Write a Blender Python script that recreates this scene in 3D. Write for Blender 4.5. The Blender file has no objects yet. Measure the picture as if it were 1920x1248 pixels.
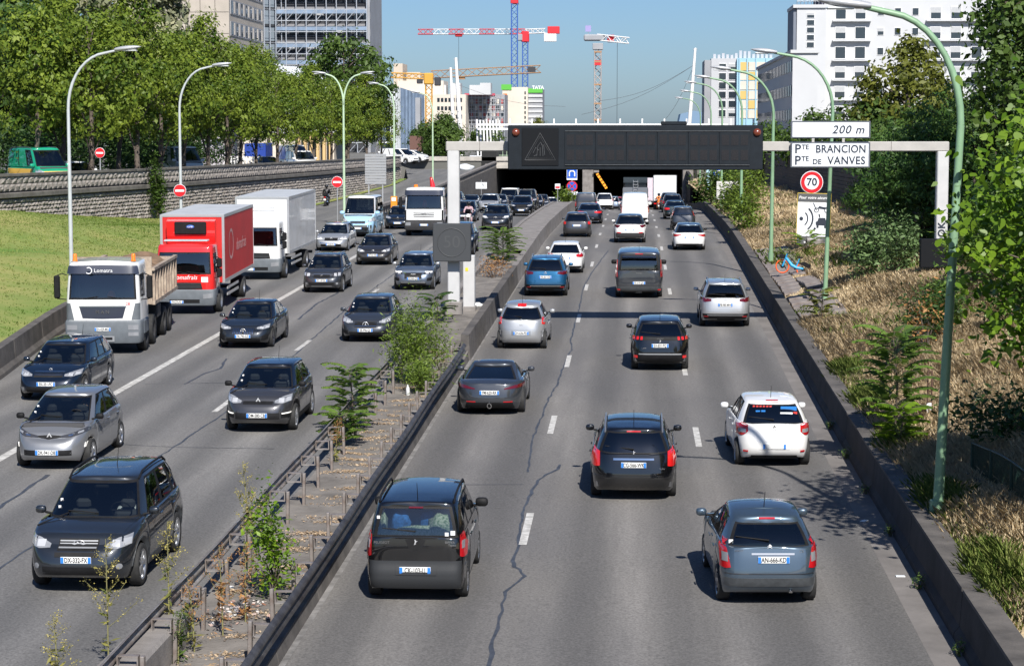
import bpy, bmesh, math, random
import numpy as np
from mathutils import Vector, Matrix
from mathutils.bvhtree import BVHTree
R = math.radians
rnd = random.Random(7)
SC = bpy.context.scene
COL = SC.collection

# ---------------------------------------------------------------- camera
CAM_H = 8.3
cam_d = bpy.data.cameras.new('camera')
cam = bpy.data.objects.new('camera', cam_d)
COL.objects.link(cam)
cam.location = (0, 0, CAM_H)
cam.rotation_euler = (R(90 - 5.528), 0, R(3.302))
cam_d.sensor_width = 36.0
cam_d.lens = 36.0 * 3916.0 / 1920.0
cam_d.clip_start = 0.5
cam_d.clip_end = 6000
SC.camera = cam
# ---------------------------------------------------------------- sky, sun, exposure
SUN = Vector((0.31, -1.06, 1.0)).normalized()
el = math.asin(SUN.z)
az = math.atan2(SUN.x, SUN.y)
world = bpy.data.worlds.new('World')
SC.world = world
world.use_nodes = True
wn = world.node_tree
wn.nodes.clear()
sky = wn.nodes.new('ShaderNodeTexSky')
sky.sky_type = 'NISHITA'
sky.sun_disc = False
sky.sun_elevation = el
sky.sun_rotation = az
sky.altitude = 0
sky.air_density = 0.85
sky.dust_density = 0.7
sky.ozone_density = 9.5
bg = wn.nodes.new('ShaderNodeBackground')
bg.inputs['Strength'].default_value = 0.07
wo = wn.nodes.new('ShaderNodeOutputWorld')
wn.links.new(sky.outputs[0], bg.inputs[0])
wn.links.new(bg.outputs[0], wo.inputs[0])
sun_d = bpy.data.lights.new('sun', 'SUN')
sun_d.energy = 4.8
sun_d.angle = R(0.53)
sun_d.color = (1.0, 0.955, 0.89)
sun = bpy.data.objects.new('sun', sun_d)
COL.objects.link(sun)
sun.rotation_euler = SUN.to_track_quat('Z', 'Y').to_euler()
sun.location = (20, -60, 60)
SC.view_settings.view_transform = 'Standard'
SC.view_settings.look = 'None'
SC.view_settings.gamma = 1.0
SC.view_settings.exposure = 0.55
SC.view_settings.use_curve_mapping = False
SC.render.engine = 'CYCLES'
SC.cycles.use_denoising = True
SC.cycles.max_bounces = 6
SC.cycles.diffuse_bounces = 3
SC.cycles.glossy_bounces = 3
SC.cycles.transmission_bounces = 3
SC.cycles.transparent_max_bounces = 8
SC.cycles.caustics_reflective = False
SC.cycles.caustics_refractive = False

# ---------------------------------------------------------------- the lie of the land
SLOPE = 0.01541          # the motorway climbs gently away from the footbridge, then dives into the tunnel
PROF = [(0, 0), (118, 0), (131, -.16), (144, -.45), (157, -.74), (170, -1.1), (183, -1.47), (200, -2.3),
        (214, -3.2), (233, -4.1), (272, -6.0), (285, -6.6), (420, -12)]
def dip(y):
    if y <= 0: return 0.0
    for (a, b), (c, d) in zip(PROF, PROF[1:]):
        if y <= c: return b + (d - b) * (y - a) / (c - a)
    return PROF[-1][1]
def B(y): return SLOPE * y + dip(y)
def BS(y): return SLOPE * y
def pitch(y): return math.atan((B(y + 2) - B(y - 2)) / 4)

# ---------------------------------------------------------------- materials
_M = {}
def nodes_of(m):
    m.use_nodes = True
    nt = m.node_tree
    return nt, nt.nodes['Principled BSDF']
def mat(name, col=(.5, .5, .5), rough=.6, metal=0., coat=0., var=0., scale=3., col2=None, bump=0., bscale=40., spec=.5, emit=None, detail=4.):
    if name in _M: return _M[name]
    m = bpy.data.materials.new(name)
    nt, b = nodes_of(m)
    b.inputs['Base Color'].default_value = (*col, 1)
    b.inputs['Roughness'].default_value = rough
    b.inputs['Metallic'].default_value = metal
    b.inputs['Specular IOR Level'].default_value = spec
    if coat:
        b.inputs['Coat Weight'].default_value = coat
        b.inputs['Coat Roughness'].default_value = .04
    if emit:
        b.inputs['Emission Color'].default_value = (*emit[0], 1)
        b.inputs['Emission Strength'].default_value = emit[1]
    if var or col2 or bump:
        tc = nt.nodes.new('ShaderNodeTexCoord')
    if var or col2:
        n = nt.nodes.new('ShaderNodeTexNoise')
        n.inputs['Scale'].default_value = scale
        n.inputs['Detail'].default_value = detail
        n.inputs['Roughness'].default_value = .65
        nt.links.new(tc.outputs['Object'], n.inputs['Vector'])
        r = nt.nodes.new('ShaderNodeValToRGB')
        c2 = col2 or tuple(c * (1 - var) for c in col)
        c1 = col if col2 else tuple(min(1, c * (1 + var)) for c in col)
        r.color_ramp.elements[0].position = .35
        r.color_ramp.elements[1].position = .68
        r.color_ramp.elements[0].color = (*c2, 1)
        r.color_ramp.elements[1].color = (*c1, 1)
        nt.links.new(n.outputs['Fac'], r.inputs['Fac'])
        nt.links.new(r.outputs['Color'], b.inputs['Base Color'])
    if bump:
        n2 = nt.nodes.new('ShaderNodeTexNoise')
        n2.inputs['Scale'].default_value = bscale
        n2.inputs['Detail'].default_value = 6
        nt.links.new(tc.outputs['Object'], n2.inputs['Vector'])
        bp = nt.nodes.new('ShaderNodeBump')
        bp.inputs['Strength'].default_value = bump
        bp.inputs['Distance'].default_value = .03
        nt.links.new(n2.outputs['Fac'], bp.inputs['Height'])
        nt.links.new(bp.outputs['Normal'], b.inputs['Normal'])
    _M[name] = m
    return m
def glass_mat(name, tint=(.16, .19, .2), rough=.0, refl=1.0):
    if name in _M: return _M[name]
    m = bpy.data.materials.new(name)
    m.use_nodes = True
    nt = m.node_tree
    nt.nodes.clear()
    o = nt.nodes.new('ShaderNodeOutputMaterial')
    t = nt.nodes.new('ShaderNodeBsdfTransparent')
    t.inputs['Color'].default_value = (*tint, 1)
    g = nt.nodes.new('ShaderNodeBsdfGlossy')
    g.inputs['Roughness'].default_value = rough
    g.inputs['Color'].default_value = (refl, refl, refl, 1)
    f = nt.nodes.new('ShaderNodeFresnel')
    f.inputs['IOR'].default_value = 2.1
    mx = nt.nodes.new('ShaderNodeMixShader')
    nt.links.new(f.outputs[0], mx.inputs[0])
    nt.links.new(t.outputs[0], mx.inputs[1])
    nt.links.new(g.outputs[0], mx.inputs[2])
    nt.links.new(mx.outputs[0], o.inputs[0])
    _M[name] = m
    return m
def leaf_mat(name, c1, c2, trans=.35, rough=.5):
    """leaf colour runs between two greens by the per-leaf attribute 'tint'"""
    if name in _M: return _M[name]
    m = bpy.data.materials.new(name)
    m.use_nodes = True
    nt = m.node_tree
    nt.nodes.clear()
    o = nt.nodes.new('ShaderNodeOutputMaterial')
    at = nt.nodes.new('ShaderNodeAttribute')
    at.attribute_name = 'tint'
    mx = nt.nodes.new('ShaderNodeMix')
    mx.data_type = 'RGBA'
    mx.inputs[6].default_value = (*c1, 1)
    mx.inputs[7].default_value = (*c2, 1)
    nt.links.new(at.outputs['Fac'], mx.inputs[0])
    p = nt.nodes.new('ShaderNodeBsdfPrincipled')
    p.inputs['Roughness'].default_value = rough
    p.inputs['Specular IOR Level'].default_value = .3
    nt.links.new(mx.outputs[2], p.inputs['Base Color'])
    t = nt.nodes.new('ShaderNodeBsdfTranslucent')
    nt.links.new(mx.outputs[2], t.inputs['Color'])
    ms = nt.nodes.new('ShaderNodeMixShader')
    ms.inputs[0].default_value = trans
    nt.links.new(p.outputs[0], ms.inputs[1])
    nt.links.new(t.outputs[0], ms.inputs[2])
    nt.links.new(ms.outputs[0], o.inputs[0])
    _M[name] = m
    return m
def paint(name, col, metal=.35, rough=.32):
    if max(col) < .1: metal = min(metal, .3); col = tuple(c * .5 for c in col)
    m = mat('paint_' + name, col, max(rough, .38), metal, coat=1.0, spec=.15 if metal < .3 else .3)
    m.node_tree.nodes['Principled BSDF'].inputs['Coat IOR'].default_value = 1.8
    return m

BLACK = mat('black_plastic', (.009, .009, .01), .65, var=.3, scale=6, spec=.25)
DARKIN = mat('interior_dark', (.045, .045, .048), .8)
SEATM = mat('seat_cloth', (.045, .045, .05), .9)
SEATG = mat('seat_cloth_grey', (.4, .42, .42), .9)
RUBBER = mat('tyre_rubber', (.02, .02, .02), .8, var=.3, scale=9)
ALLOY = mat('alloy', (.45, .46, .48), .3, .8)
ALLOYD = mat('dark_alloy', (.09, .09, .1), .35, .7)
CHROME = mat('chrome', (.75, .76, .78), .12, 1.)
LENS = mat('lamp_clear', (.3, .31, .33), .2, .25, coat=1.)
REFL = mat('lamp_reflector', (.55, .56, .58), .3, .3, coat=1.)
BADGE = mat('badge_metal', (.8, .8, .8), .35, .6)
LAMPH = mat('lamp_housing', (.06, .06, .065), .15, .3, coat=1.)
TRED = mat('lamp_red', (.42, .008, .012), .15, 0, coat=1.)
TREDB = mat('lamp_red_lit', (.55, .01, .012), .15, 0, coat=1., emit=((1, .03, .02), .12))
TDARK = mat('lamp_dark_red', (.1, .004, .008), .12, 0, coat=1.)
TAMB = mat('lamp_amber', (.75, .2, .01), .2, 0, coat=1.)
DRL = mat('lamp_lit', (.8, .8, .8), .2, emit=((1, .95, .85), .7))
PLATEW = mat('plate_white', (.72, .72, .70), .45)
PLATEB = mat('plate_blue', (.03, .2, .62), .45)
INK = mat('plate_ink', (.012, .012, .015), .5)
GLASS = glass_mat('car_glass', (.58, .64, .64))
GLASSD = glass_mat('car_glass_privacy', (.1, .115, .12))
WHITE = mat('white_print', (.8, .8, .8), .5)

# ---------------------------------------------------------------- mesh helpers
class MB:
    def __init__(s):
        s.v = []; s.f = []; s.m = []; s.s = []
    def add(s, vs, fs, m=0, smooth=False):
        o = len(s.v)
        s.v += [tuple(p) for p in vs]
        for f in fs:
            s.f.append([i + o for i in f]); s.m.append(m); s.s.append(smooth)
    def box(s, c, d, m=0, bev=0., rz=0., M=None):
        x, y, z = d[0] / 2, d[1] / 2, d[2] / 2
        if bev <= 0:
            vs = [(a * x, b * y, e * z) for a in (-1, 1) for b in (-1, 1) for e in (-1, 1)]
            fs = [(0, 1, 3, 2), (4, 6, 7, 5), (0, 4, 5, 1), (2, 3, 7, 6), (0, 2, 6, 4), (1, 5, 7, 3)]
        else:
            b_ = min(bev, x * .98, y * .98, z * .98)
            vs = []; ix = {}
            for a in (-1, 1):
                for b in (-1, 1):
                    for e in (-1, 1):
                        for k in range(3):
                            p = [a * x, b * y, e * z]
                            for q in range(3):
                                if q != k: p[q] -= (a, b, e)[q] * b_
                            ix[(a, b, e, k)] = len(vs); vs.append(tuple(p))
            fs = []
            for k in range(3):
                i, j = (k + 1) % 3, (k + 2) % 3
                for sg in (-1, 1):
                    f = []
                    for (p, q) in ((-1, -1), (1, -1), (1, 1), (-1, 1)):
                        t = [0, 0, 0]; t[k] = sg; t[i] = p; t[j] = q
                        f.append(ix[(*t, k)])
                    fs.append(f if sg > 0 else f[::-1])
            for k in range(3):           # edges parallel to axis k
                i, j = (k + 1) % 3, (k + 2) % 3
                for p in (-1, 1):
                    for q in (-1, 1):
                        t0 = [0, 0, 0]; t1 = [0, 0, 0]
                        t0[k] = -1; t1[k] = 1
                        for t in (t0, t1): t[i] = p; t[j] = q
                        f = [ix[(*t0, i)], ix[(*t1, i)], ix[(*t1, j)], ix[(*t0, j)]]
                        fs.append(f if p * q < 0 else f[::-1])
            for a in (-1, 1):
                for b in (-1, 1):
                    for e in (-1, 1):
                        f = [ix[(a, b, e, 0)], ix[(a, b, e, 1)], ix[(a, b, e, 2)]]
                        fs.append(f if a * b * e > 0 else f[::-1])
        if rz:
            cs, sn = math.cos(rz), math.sin(rz)
            vs = [(p[0] * cs - p[1] * sn, p[0] * sn + p[1] * cs, p[2]) for p in vs]
        if M is not None: vs = [tuple(M @ Vector(p)) for p in vs]
        s.add([(p[0] + c[0], p[1] + c[1], p[2] + c[2]) for p in vs], fs, m)
        return s
    def tube(s, pts, r, n=8, m=0, cap=True, smooth=True):
        pts = [Vector(p) for p in pts]
        rs = r if isinstance(r, (list, tuple)) else [r] * len(pts)
        vs = []; fs = []
        prev = None
        for i, p in enumerate(pts):
            t = (pts[min(i + 1, len(pts) - 1)] - pts[max(i - 1, 0)])
            if t.length < 1e-9: t = Vector((0, 0, 1))
            t.normalize()
            if prev is None:
                a = Vector((1, 0, 0)) if abs(t.x) < .8 else Vector((0, 1, 0))
                a = (a - t * a.dot(t)).normalized()
            else:
                a = (prev - t * prev.dot(t)).normalized()
            prev = a
            b = t.cross(a)
            for k in range(n):
                w = 2 * math.pi * k / n
                q = p + (a * math.cos(w) + b * math.sin(w)) * rs[i]
                vs.append(q)
        for i in range(len(pts) - 1):
            for k in range(n):
                k2 = (k + 1) % n
                fs.append((i * n + k, i * n + k2, (i + 1) * n + k2, (i + 1) * n + k))
        s.add(vs, fs, m, smooth)
        if cap:
            s.add(vs[:n], [tuple(range(n))[::-1]], m)
            s.add(vs[-n:], [tuple(range(n))], m)
        return s
    def lathe(s, prof, n=16, c=(0, 0, 0), axis='z', m=0, smooth=True):
        vs = []; fs = []
        for (r, h) in prof:
            for k in range(n):
                w = 2 * math.pi * k / n
                p = (r * math.cos(w), r * math.sin(w), h)
                if axis == 'x': p = (p[2], p[0], p[1])
                elif axis == 'y': p = (p[0], p[2], p[1])
                vs.append((p[0] + c[0], p[1] + c[1], p[2] + c[2]))
        for i in range(len(prof) - 1):
            for k in range(n):
                k2 = (k + 1) % n
                q = (i * n + k, i * n + k2, (i + 1) * n + k2, (i + 1) * n + k)
                fs.append(q if axis != 'y' else q[::-1])
        s.add(vs, fs, m, smooth)
        return s
    def prism(s, poly, z0, z1, m=0, axis='z'):
        """poly in 2D extruded along an axis ('x': poly is (y,z); 'y': (x,z); 'z': (x,y))"""
        n = len(poly)
        def P(a, b, h):
            return (h, a, b) if axis == 'x' else (a, h, b) if axis == 'y' else (a, b, h)
        vs = [P(a, b, z0) for a, b in poly] + [P(a, b, z1) for a, b in poly]
        fs = [tuple(range(n))[::-1], tuple(range(n, 2 * n))]
        fs += [(i, (i + 1) % n, (i + 1) % n + n, i + n) for i in range(n)]
        if axis == 'y': fs = [f[::-1] for f in fs]
        s.add(vs, fs, m)
        return s
    def sweep(s, prof, path, m=0, closed=True, cap=True, smooth=False):
        """prof: (x,z) section, path: list of (x,y,z) running mostly along y"""
        n = len(prof)
        vs = [(p[0] + a, p[1], p[2] + b) for p in path for a, b in prof]
        fs = []
        K = n if closed else n - 1
        for i in range(len(path) - 1):
            for k in range(K):
                k2 = (k + 1) % n
                fs.append((i * n + k, (i + 1) * n + k, (i + 1) * n + k2, i * n + k2))
        s.add(vs, fs, m, smooth)
        if cap and closed:
            s.add(vs[:n], [tuple(range(n))], m)
            s.add(vs[-n:], [tuple(range(n))[::-1]], m)
        return s
    def grid(s, P, m=0, smooth=True, flip=False):
        nr, nc = len(P), len(P[0])
        vs = [p for row in P for p in row]
        fs = []
        for i in range(nr - 1):
            for j in range(nc - 1):
                f = (i * nc + j, i * nc + j + 1, (i + 1) * nc + j + 1, (i + 1) * nc + j)
                fs.append(f[::-1] if flip else f)
        s.add(vs, fs, m, smooth)
        return s
    def mesh(s, name, mats, merge=False):
        me = bpy.data.meshes.new(name)
        v, f = s.v, s.f
        if merge:
            key = {}; remap = []; nv = []
            for p in v:
                k = (round(p[0], 4), round(p[1], 4), round(p[2], 4))
                if k not in key:
                    key[k] = len(nv); nv.append(p)
                remap.append(key[k])
            nf = []; nm = []; ns = []
            for fc, mi, sm in zip(f, s.m, s.s):
                q = []
                for i in fc:
                    i = remap[i]
                    if i not in q: q.append(i)
                if len(q) > 2: nf.append(q); nm.append(mi); ns.append(sm)
            v, f, mm, ss = nv, nf, nm, ns
        else: mm, ss = s.m, s.s
        me.from_pydata(v, [], f)
        if not isinstance(mats, (list, tuple)): mats = [mats]
        for m in mats: me.materials.append(m)
        me.polygons.foreach_set('material_index', mm)
        me.polygons.foreach_set('use_smooth', ss)
        me.update()
        return me
    def build(s, name, mats, parent=None, loc=(0, 0, 0), rot=(0, 0, 0), merge=False):
        return put(name, s.mesh(name, mats, merge), parent, loc, rot)
def put(name, me, parent=None, loc=(0, 0, 0), rot=(0, 0, 0), scale=None):
    o = bpy.data.objects.new(name, me)
    COL.objects.link(o)
    o.location = loc; o.rotation_euler = rot
    if scale: o.scale = scale
    if parent: o.parent = parent
    return o
def tag(o, label, cat, group=None):
    o['label'] = label; o['category'] = cat
    if group: o['group'] = group
    return o
def thing(name, label, cat, loc=(0, 0, 0), rot=(0, 0, 0), group=None):
    o = put(name, None, None, loc, rot)
    return tag(o, label, cat, group)
def part(name, parent, loc=(0, 0, 0), rot=(0, 0, 0)):
    return put(name, None, parent, loc, rot)
def struct(o):
    o['kind'] = 'structure'; return o
def stuff(o):
    o['kind'] = 'stuff'; return o
def copy_tree(o, parent=None):
    c = o.copy(); COL.objects.link(c); c.parent = parent
    for ch in list(o.children): copy_tree(ch, c)
    return c
def np_mesh(name, V, nper, mats, tint=None, mi=None, smooth=False):
    """V: (k*nper,3) separate polygons of nper corners each; tint: one number per polygon"""
    V = np.asarray(V, dtype=np.float32).reshape(-1, 3)
    k = len(V) // nper
    me = bpy.data.meshes.new(name)
    me.vertices.add(len(V)); me.vertices.foreach_set('co', V.ravel())
    me.loops.add(len(V)); me.loops.foreach_set('vertex_index', np.arange(len(V), dtype=np.int32))
    me.polygons.add(k)
    me.polygons.foreach_set('loop_start', np.arange(0, len(V), nper, dtype=np.int32))
    if mi is not None: me.polygons.foreach_set('material_index', np.asarray(mi, dtype=np.int32))
    if not isinstance(mats, (list, tuple)): mats = [mats]
    for m in mats: me.materials.append(m)
    me.update(calc_edges=True)
    if tint is not None:
        a = me.attributes.new('tint', 'FLOAT', 'FACE')
        a.data.foreach_set('value', np.asarray(tint, dtype=np.float32))
    return me
_txt = {}
def text_mesh(txt, size, depth=.002, bold=0., shear=0., space=1., align='CENTER'):
    k = (txt, size, depth, bold, shear, space, align)
    if k in _txt: return _txt[k]
    cu = bpy.data.curves.new('lettering', 'FONT')
    cu.body = txt; cu.size = size; cu.extrude = depth / 2; cu.offset = bold
    cu.shear = shear; cu.space_character = space
    cu.align_x = align; cu.align_y = 'CENTER'; cu.resolution_u = 3
    o = bpy.data.objects.new('lettering', cu)
    COL.objects.link(o)
    dg = bpy.context.evaluated_depsgraph_get()
    me = bpy.data.meshes.new_from_object(o.evaluated_get(dg))
    bpy.data.objects.remove(o); bpy.data.curves.remove(cu)
    _txt[k] = me
    return me
def text(txt, size, m, parent, loc, face='-y', name='lettering', sx=1., **kw):
    """flat letters standing upright; face '-y' reads from the camera side, '+y' from behind, '+x' from the right"""
    me = text_mesh(txt, size, **kw).copy()
    me.materials.clear(); me.materials.append(m)
    rot = {'-y': (R(90), 0, 0), '+y': (R(90), 0, R(180)), '+x': (R(90), 0, R(90))}[face]
    return put(name, me, parent, loc, rot, (sx, 1, 1))
def ramp(x, pts):
    if x <= pts[0][0]: return pts[0][1]
    for (a, b), (c, d) in zip(pts, pts[1:]):
        if x <= c: return b + (d - b) * (x - a) / (c - a)
    return pts[-1][1]
def sramp(x, pts):
    if x <= pts[0][0]: return pts[0][1]
    for (a, b), (c, d) in zip(pts, pts[1:]):
        if x <= c:
            t = (x - a) / (c - a); t = t * t * (3 - 2 * t)
            return b + (d - b) * t
    return pts[-1][1]
# ================================================================ setting
XR = [(0, 4.9), (46, 5.0), (100, 5.4), (160, 5.85), (200, 6.2), (285, 6.6), (420, 6.6)]         # foot of the right barrier
XL = [(0, -17.6), (50, -17.6), (60.6, -18.75), (73, -20.3), (100, -22.6), (130, -25.2), (150, -27.3)]
WALL = [(-70, 55), (-50, 78), (-36, 98), (-33.4, 109), (-32.5, 116), (-31.2, 128), (-30.2, 137), (-29.3, 155), (-27.8, 185), (-26.8, 225), (-27.4, 246)]
SLZ = [(90, BS(90)), (118, 1.82), (150, 1.82), (178, 1.87), (200, 2.07), (230, 2.44), (285, 3.1), (340, 3.75)]
def slip_z(y): return ramp(y, SLZ) if y > 90 else BS(y)
def street_z(y): return ramp(y, [(90, 4.95), (120, 4.85), (225, 4.35), (300, 3.9), (600, 3.4)])
def xr(y): return ramp(y, XR)
def xl(y): return ramp(y, XL)
def wallx(y): return ramp(y, sorted([(b, a) for a, b in WALL]))
def wall_foot(y): return ramp(y, [(60, 4.6), (98, 4.4), (109, 4.15), (116, 3.6), (128, 2.9), (137, 2.25), (150, 1.85), (185, 1.88), (225, 2.4), (250, 2.7)])
def bank(x, y):
    s = ramp(y, [(30, .36), (74, .33), (123, .14), (285, .12)])
    e = xr(y) + .5
    bump = .10 * math.sin(x * 1.3 + y * .37) + .06 * math.sin(y * .9 - x * 2.1)
    f = min(1, max(0, (x - e) / 1.5))
    base = BS(y) if y < 130 else BS(130) - (y - 130) * .006
    return base + .58 + s * max(0, min(x - e, 9)) + bump * f

def asphalt(name, base, tracks, dark=1.):
    m = bpy.data.materials.new(name)
    nt, b = nodes_of(m)
    tc = nt.nodes.new('ShaderNodeTexCoord')
    def noise(scale, det, vec=None, rough=.6):
        n = nt.nodes.new('ShaderNodeTexNoise'); n.inputs['Scale'].default_value = scale; n.inputs['Detail'].default_value = det; n.inputs['Roughness'].default_value = rough
        nt.links.new(vec or tc.outputs['Object'], n.inputs['Vector']); return n
    def mixc(fac, a, bcol, mode='MIX'):
        x = nt.nodes.new('ShaderNodeMix'); x.data_type = 'RGBA'; x.blend_type = mode
        if isinstance(fac, float): x.inputs[0].default_value = fac
        else: nt.links.new(fac, x.inputs[0])
        if isinstance(a, tuple): x.inputs[6].default_value = (*a, 1)
        else: nt.links.new(a, x.inputs[6])
        if isinstance(bcol, tuple): x.inputs[7].default_value = (*bcol, 1)
        else: nt.links.new(bcol, x.inputs[7])
        return x.outputs[2]
    mp = nt.nodes.new('ShaderNodeMapping'); mp.inputs['Scale'].default_value = (1.1, .045, 1)
    nt.links.new(tc.outputs['Object'], mp.inputs['Vector'])
    streak = noise(1.0, 5, mp.outputs['Vector'])
    mp2 = nt.nodes.new('ShaderNodeMapping'); mp2.inputs['Scale'].default_value = (.35, .06, 1)
    nt.links.new(tc.outputs['Object'], mp2.inputs['Vector'])
    big = noise(1.0, 3, mp2.outputs['Vector'])
    grain = noise(22, 4, None, .8); fine = noise(9, 5)
    def rmp(n, p0, p1):
        r = nt.nodes.new('ShaderNodeMapRange'); r.inputs['From Min'].default_value = p0; r.inputs['From Max'].default_value = p1
        nt.links.new(n.outputs['Fac'], r.inputs['Value']); return r.outputs[0]
    c = mixc(rmp(streak, .35, .7), tuple(x * .78 for x in base), tuple(x * 1.22 for x in base))
    c = mixc(rmp(big, .4, .65), c, tuple((x * .72, x * .73, x * .76)[i] for i, x in enumerate(base)))
    # worn wheel tracks run along y at fixed x, tarred and polished darker
    sx = nt.nodes.new('ShaderNodeSeparateXYZ'); nt.links.new(tc.outputs['Object'], sx.inputs[0])
    wob = nt.nodes.new('ShaderNodeMath'); wob.operation = 'MULTIPLY_ADD'
    nt.links.new(streak.outputs['Fac'], wob.inputs[0]); wob.inputs[1].default_value = .35; nt.links.new(sx.outputs[0], wob.inputs[2])
    tot = None
    for x0 in tracks:
        d = nt.nodes.new('ShaderNodeMath'); d.operation = 'SUBTRACT'; nt.links.new(wob.outputs[0], d.inputs[0]); d.inputs[1].default_value = x0 + .17
        a = nt.nodes.new('ShaderNodeMath'); a.operation = 'ABSOLUTE'; nt.links.new(d.outputs[0], a.inputs[0])
        r = nt.nodes.new('ShaderNodeMapRange'); r.interpolation_type = 'SMOOTHSTEP'
        r.inputs['From Min'].default_value = .1; r.inputs['From Max'].default_value = .75; r.inputs['To Min'].default_value = 1; r.inputs['To Max'].default_value = 0
        nt.links.new(a.outputs[0], r.inputs['Value'])
        if tot is None: tot = r.outputs[0]
        else:
            s_ = nt.nodes.new('ShaderNodeMath'); s_.operation = 'MAXIMUM'; nt.links.new(tot, s_.inputs[0]); nt.links.new(r.outputs[0], s_.inputs[1]); tot = s_.outputs[0]
    k = nt.nodes.new('ShaderNodeMath'); k.operation = 'MULTIPLY'; nt.links.new(tot, k.inputs[0]); k.inputs[1].default_value = .62 * dark
    c = mixc(k.outputs[0], c, tuple((x * .42, x * .43, x * .45)[i] for i, x in enumerate(base)))
    g2 = nt.nodes.new('ShaderNodeMapRange'); g2.inputs['From Min'].default_value = .3; g2.inputs['From Max'].default_value = .72; g2.inputs['To Min'].default_value = .55; g2.inputs['To Max'].default_value = 1.5
    nt.links.new(grain.outputs['Fac'], g2.inputs['Value'])
    gm = nt.nodes.new('ShaderNodeMix'); gm.data_type = 'RGBA'; gm.blend_type = 'MULTIPLY'; gm.inputs[0].default_value = 1
    cb = nt.nodes.new('ShaderNodeCombineColor')
    for i in range(3): nt.links.new(g2.outputs[0], cb.inputs[i])
    nt.links.new(c, gm.inputs[6]); nt.links.new(cb.outputs[0], gm.inputs[7])
    spots = rmp(noise(1.7, 6, None, .75), .66, .74)
    c2 = mixc(spots, gm.outputs[2], tuple(x * .6 for x in base))
    nt.links.new(c2, b.inputs['Base Color'])
    b.inputs['Roughness'].default_value = .82
    b.inputs['Specular IOR Level'].default_value = .35
    bp = nt.nodes.new('ShaderNodeBump'); bp.inputs['Strength'].default_value = .35; bp.inputs['Distance'].default_value = .01
    nt.links.new(grain.outputs['Fac'], bp.inputs['Height']); nt.links.new(bp.outputs[0], b.inputs['Normal'])
    return m
ASPH_R = asphalt('asphalt_right', (.182, .173, .163), [-4.45, -2.75, -.75, .85, 2.45, 4.0])
ASPH_L = asphalt('asphalt_left', (.182, .176, .168), [-8.4, -10.0, -12.1, -13.6, -16.0, -17.6], .8)
ASPH_S = asphalt('asphalt_slip', (.17, .167, .16), [-24], .3)
CONC = mat('concrete', (.27, .25, .235), .85, col2=(.15, .138, .13), scale=1.6, bump=.3, bscale=30, detail=8)
CONCD = mat('concrete_dirty', (.13, .118, .108), .88, col2=(.055, .05, .047), scale=1.3, bump=.3, bscale=25, detail=8)
CONCB = mat('concrete_shaded', (.045, .041, .04), .85, col2=(.014, .013, .013), scale=1.1, bump=.25, bscale=25, detail=8)  # stained concrete with the barrier face's shade put into its colour
GUTTER = mat('gutter_concrete', (.2, .185, .175), .85, col2=(.13, .12, .113), scale=.9, bump=.2, bscale=40, detail=8)
PAINTW = mat('road_paint', (.66, .65, .62), .7, col2=(.3, .29, .27), scale=5, detail=10)
PAINTF = mat('road_paint_faded', (.27, .26, .25), .75, col2=(.12, .115, .11), scale=3.2, detail=10)
TAR = mat('crack_sealant', (.05, .057, .072), .6, var=.3, scale=4)
SOIL = mat('median_soil', (.22, .2, .18), .95, col2=(.11, .1, .09), scale=1.1, bump=.5, bscale=18, detail=9)

def ys_range(a, b, st=4.):
    n = max(2, int(math.ceil((b - a) / st)) + 1)
    s = {round(a + (b - a) * i / (n - 1), 3) for i in range(n)}
    s |= {p for p, _ in PROF if a < p < b}
    return sorted(s)
def strip(name, m, fx0, fx1, ya, yb, fz, n=1, st=4.):
    rows = []
    for y in ys_range(ya, yb, st):
        a, b = fx0(y), fx1(y)
        rows.append([(a + (b - a) * k / n, y, fz(a + (b - a) * k / n, y)) for k in range(n + 1)])
    return MB().grid(rows, 0, False).build(name, m)
# ---- the ground: one sheet to the horizon, sunk under the cutting
GROUND = mat('city_ground', (.16, .155, .145), .95, col2=(.1, .1, .09), scale=.05)
gx = [-3000, -1200, -500, -200, -120, -80, -60, -50, -44, -40, -37, -34.2, -33.4, -31, -28.5, -27.6, -24, -18.9, -18.3, -10, 0, 6.8, 7.2, 10, 13.4, 14, 20, 30, 50, 100, 250, 700, 3000]
gy = [-60, 0, 30, 55, 78, 98, 109, 116, 128, 137, 155, 185, 225, 246, 284.9, 285.2, 300, 340, 420, 600, 1000, 2000, 5000]
rows = []
for y in gy:
    row = []
    for x in gx:
        z = street_z(y) + (.45 if y > 285 else 0) if y < 600 else 3.4 - (y - 600) * .004
        if y < 285:
            wx = wallx(max(y, 55)) if y < 246 else ramp(y, [(246, -27.4), (285, -31)])
            if x > wx - .4 and x < 13.2: z = min(B(y), slip_z(y)) - 1.2
            elif x >= 13.2: z = bank(20, y) + ramp(x, [(13.2, 0), (20, .8), (40, 1.6)])
        row.append((x, y, z))
    rows.append(row)
gm = MB(); gm.grid(rows, 0, False)
keep = [f for f in gm.f if not (min(gm.v[i][1] for i in f) == 284.9 and max(gm.v[i][1] for i in f) == 285.2 and -18.9 <= min(gm.v[i][0] for i in f) and max(gm.v[i][0] for i in f) <= 7.2)]
gm.f = keep; gm.m = gm.m[:len(keep)]; gm.s = gm.s[:len(keep)]
struct(gm.build('ground', GROUND))
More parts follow.
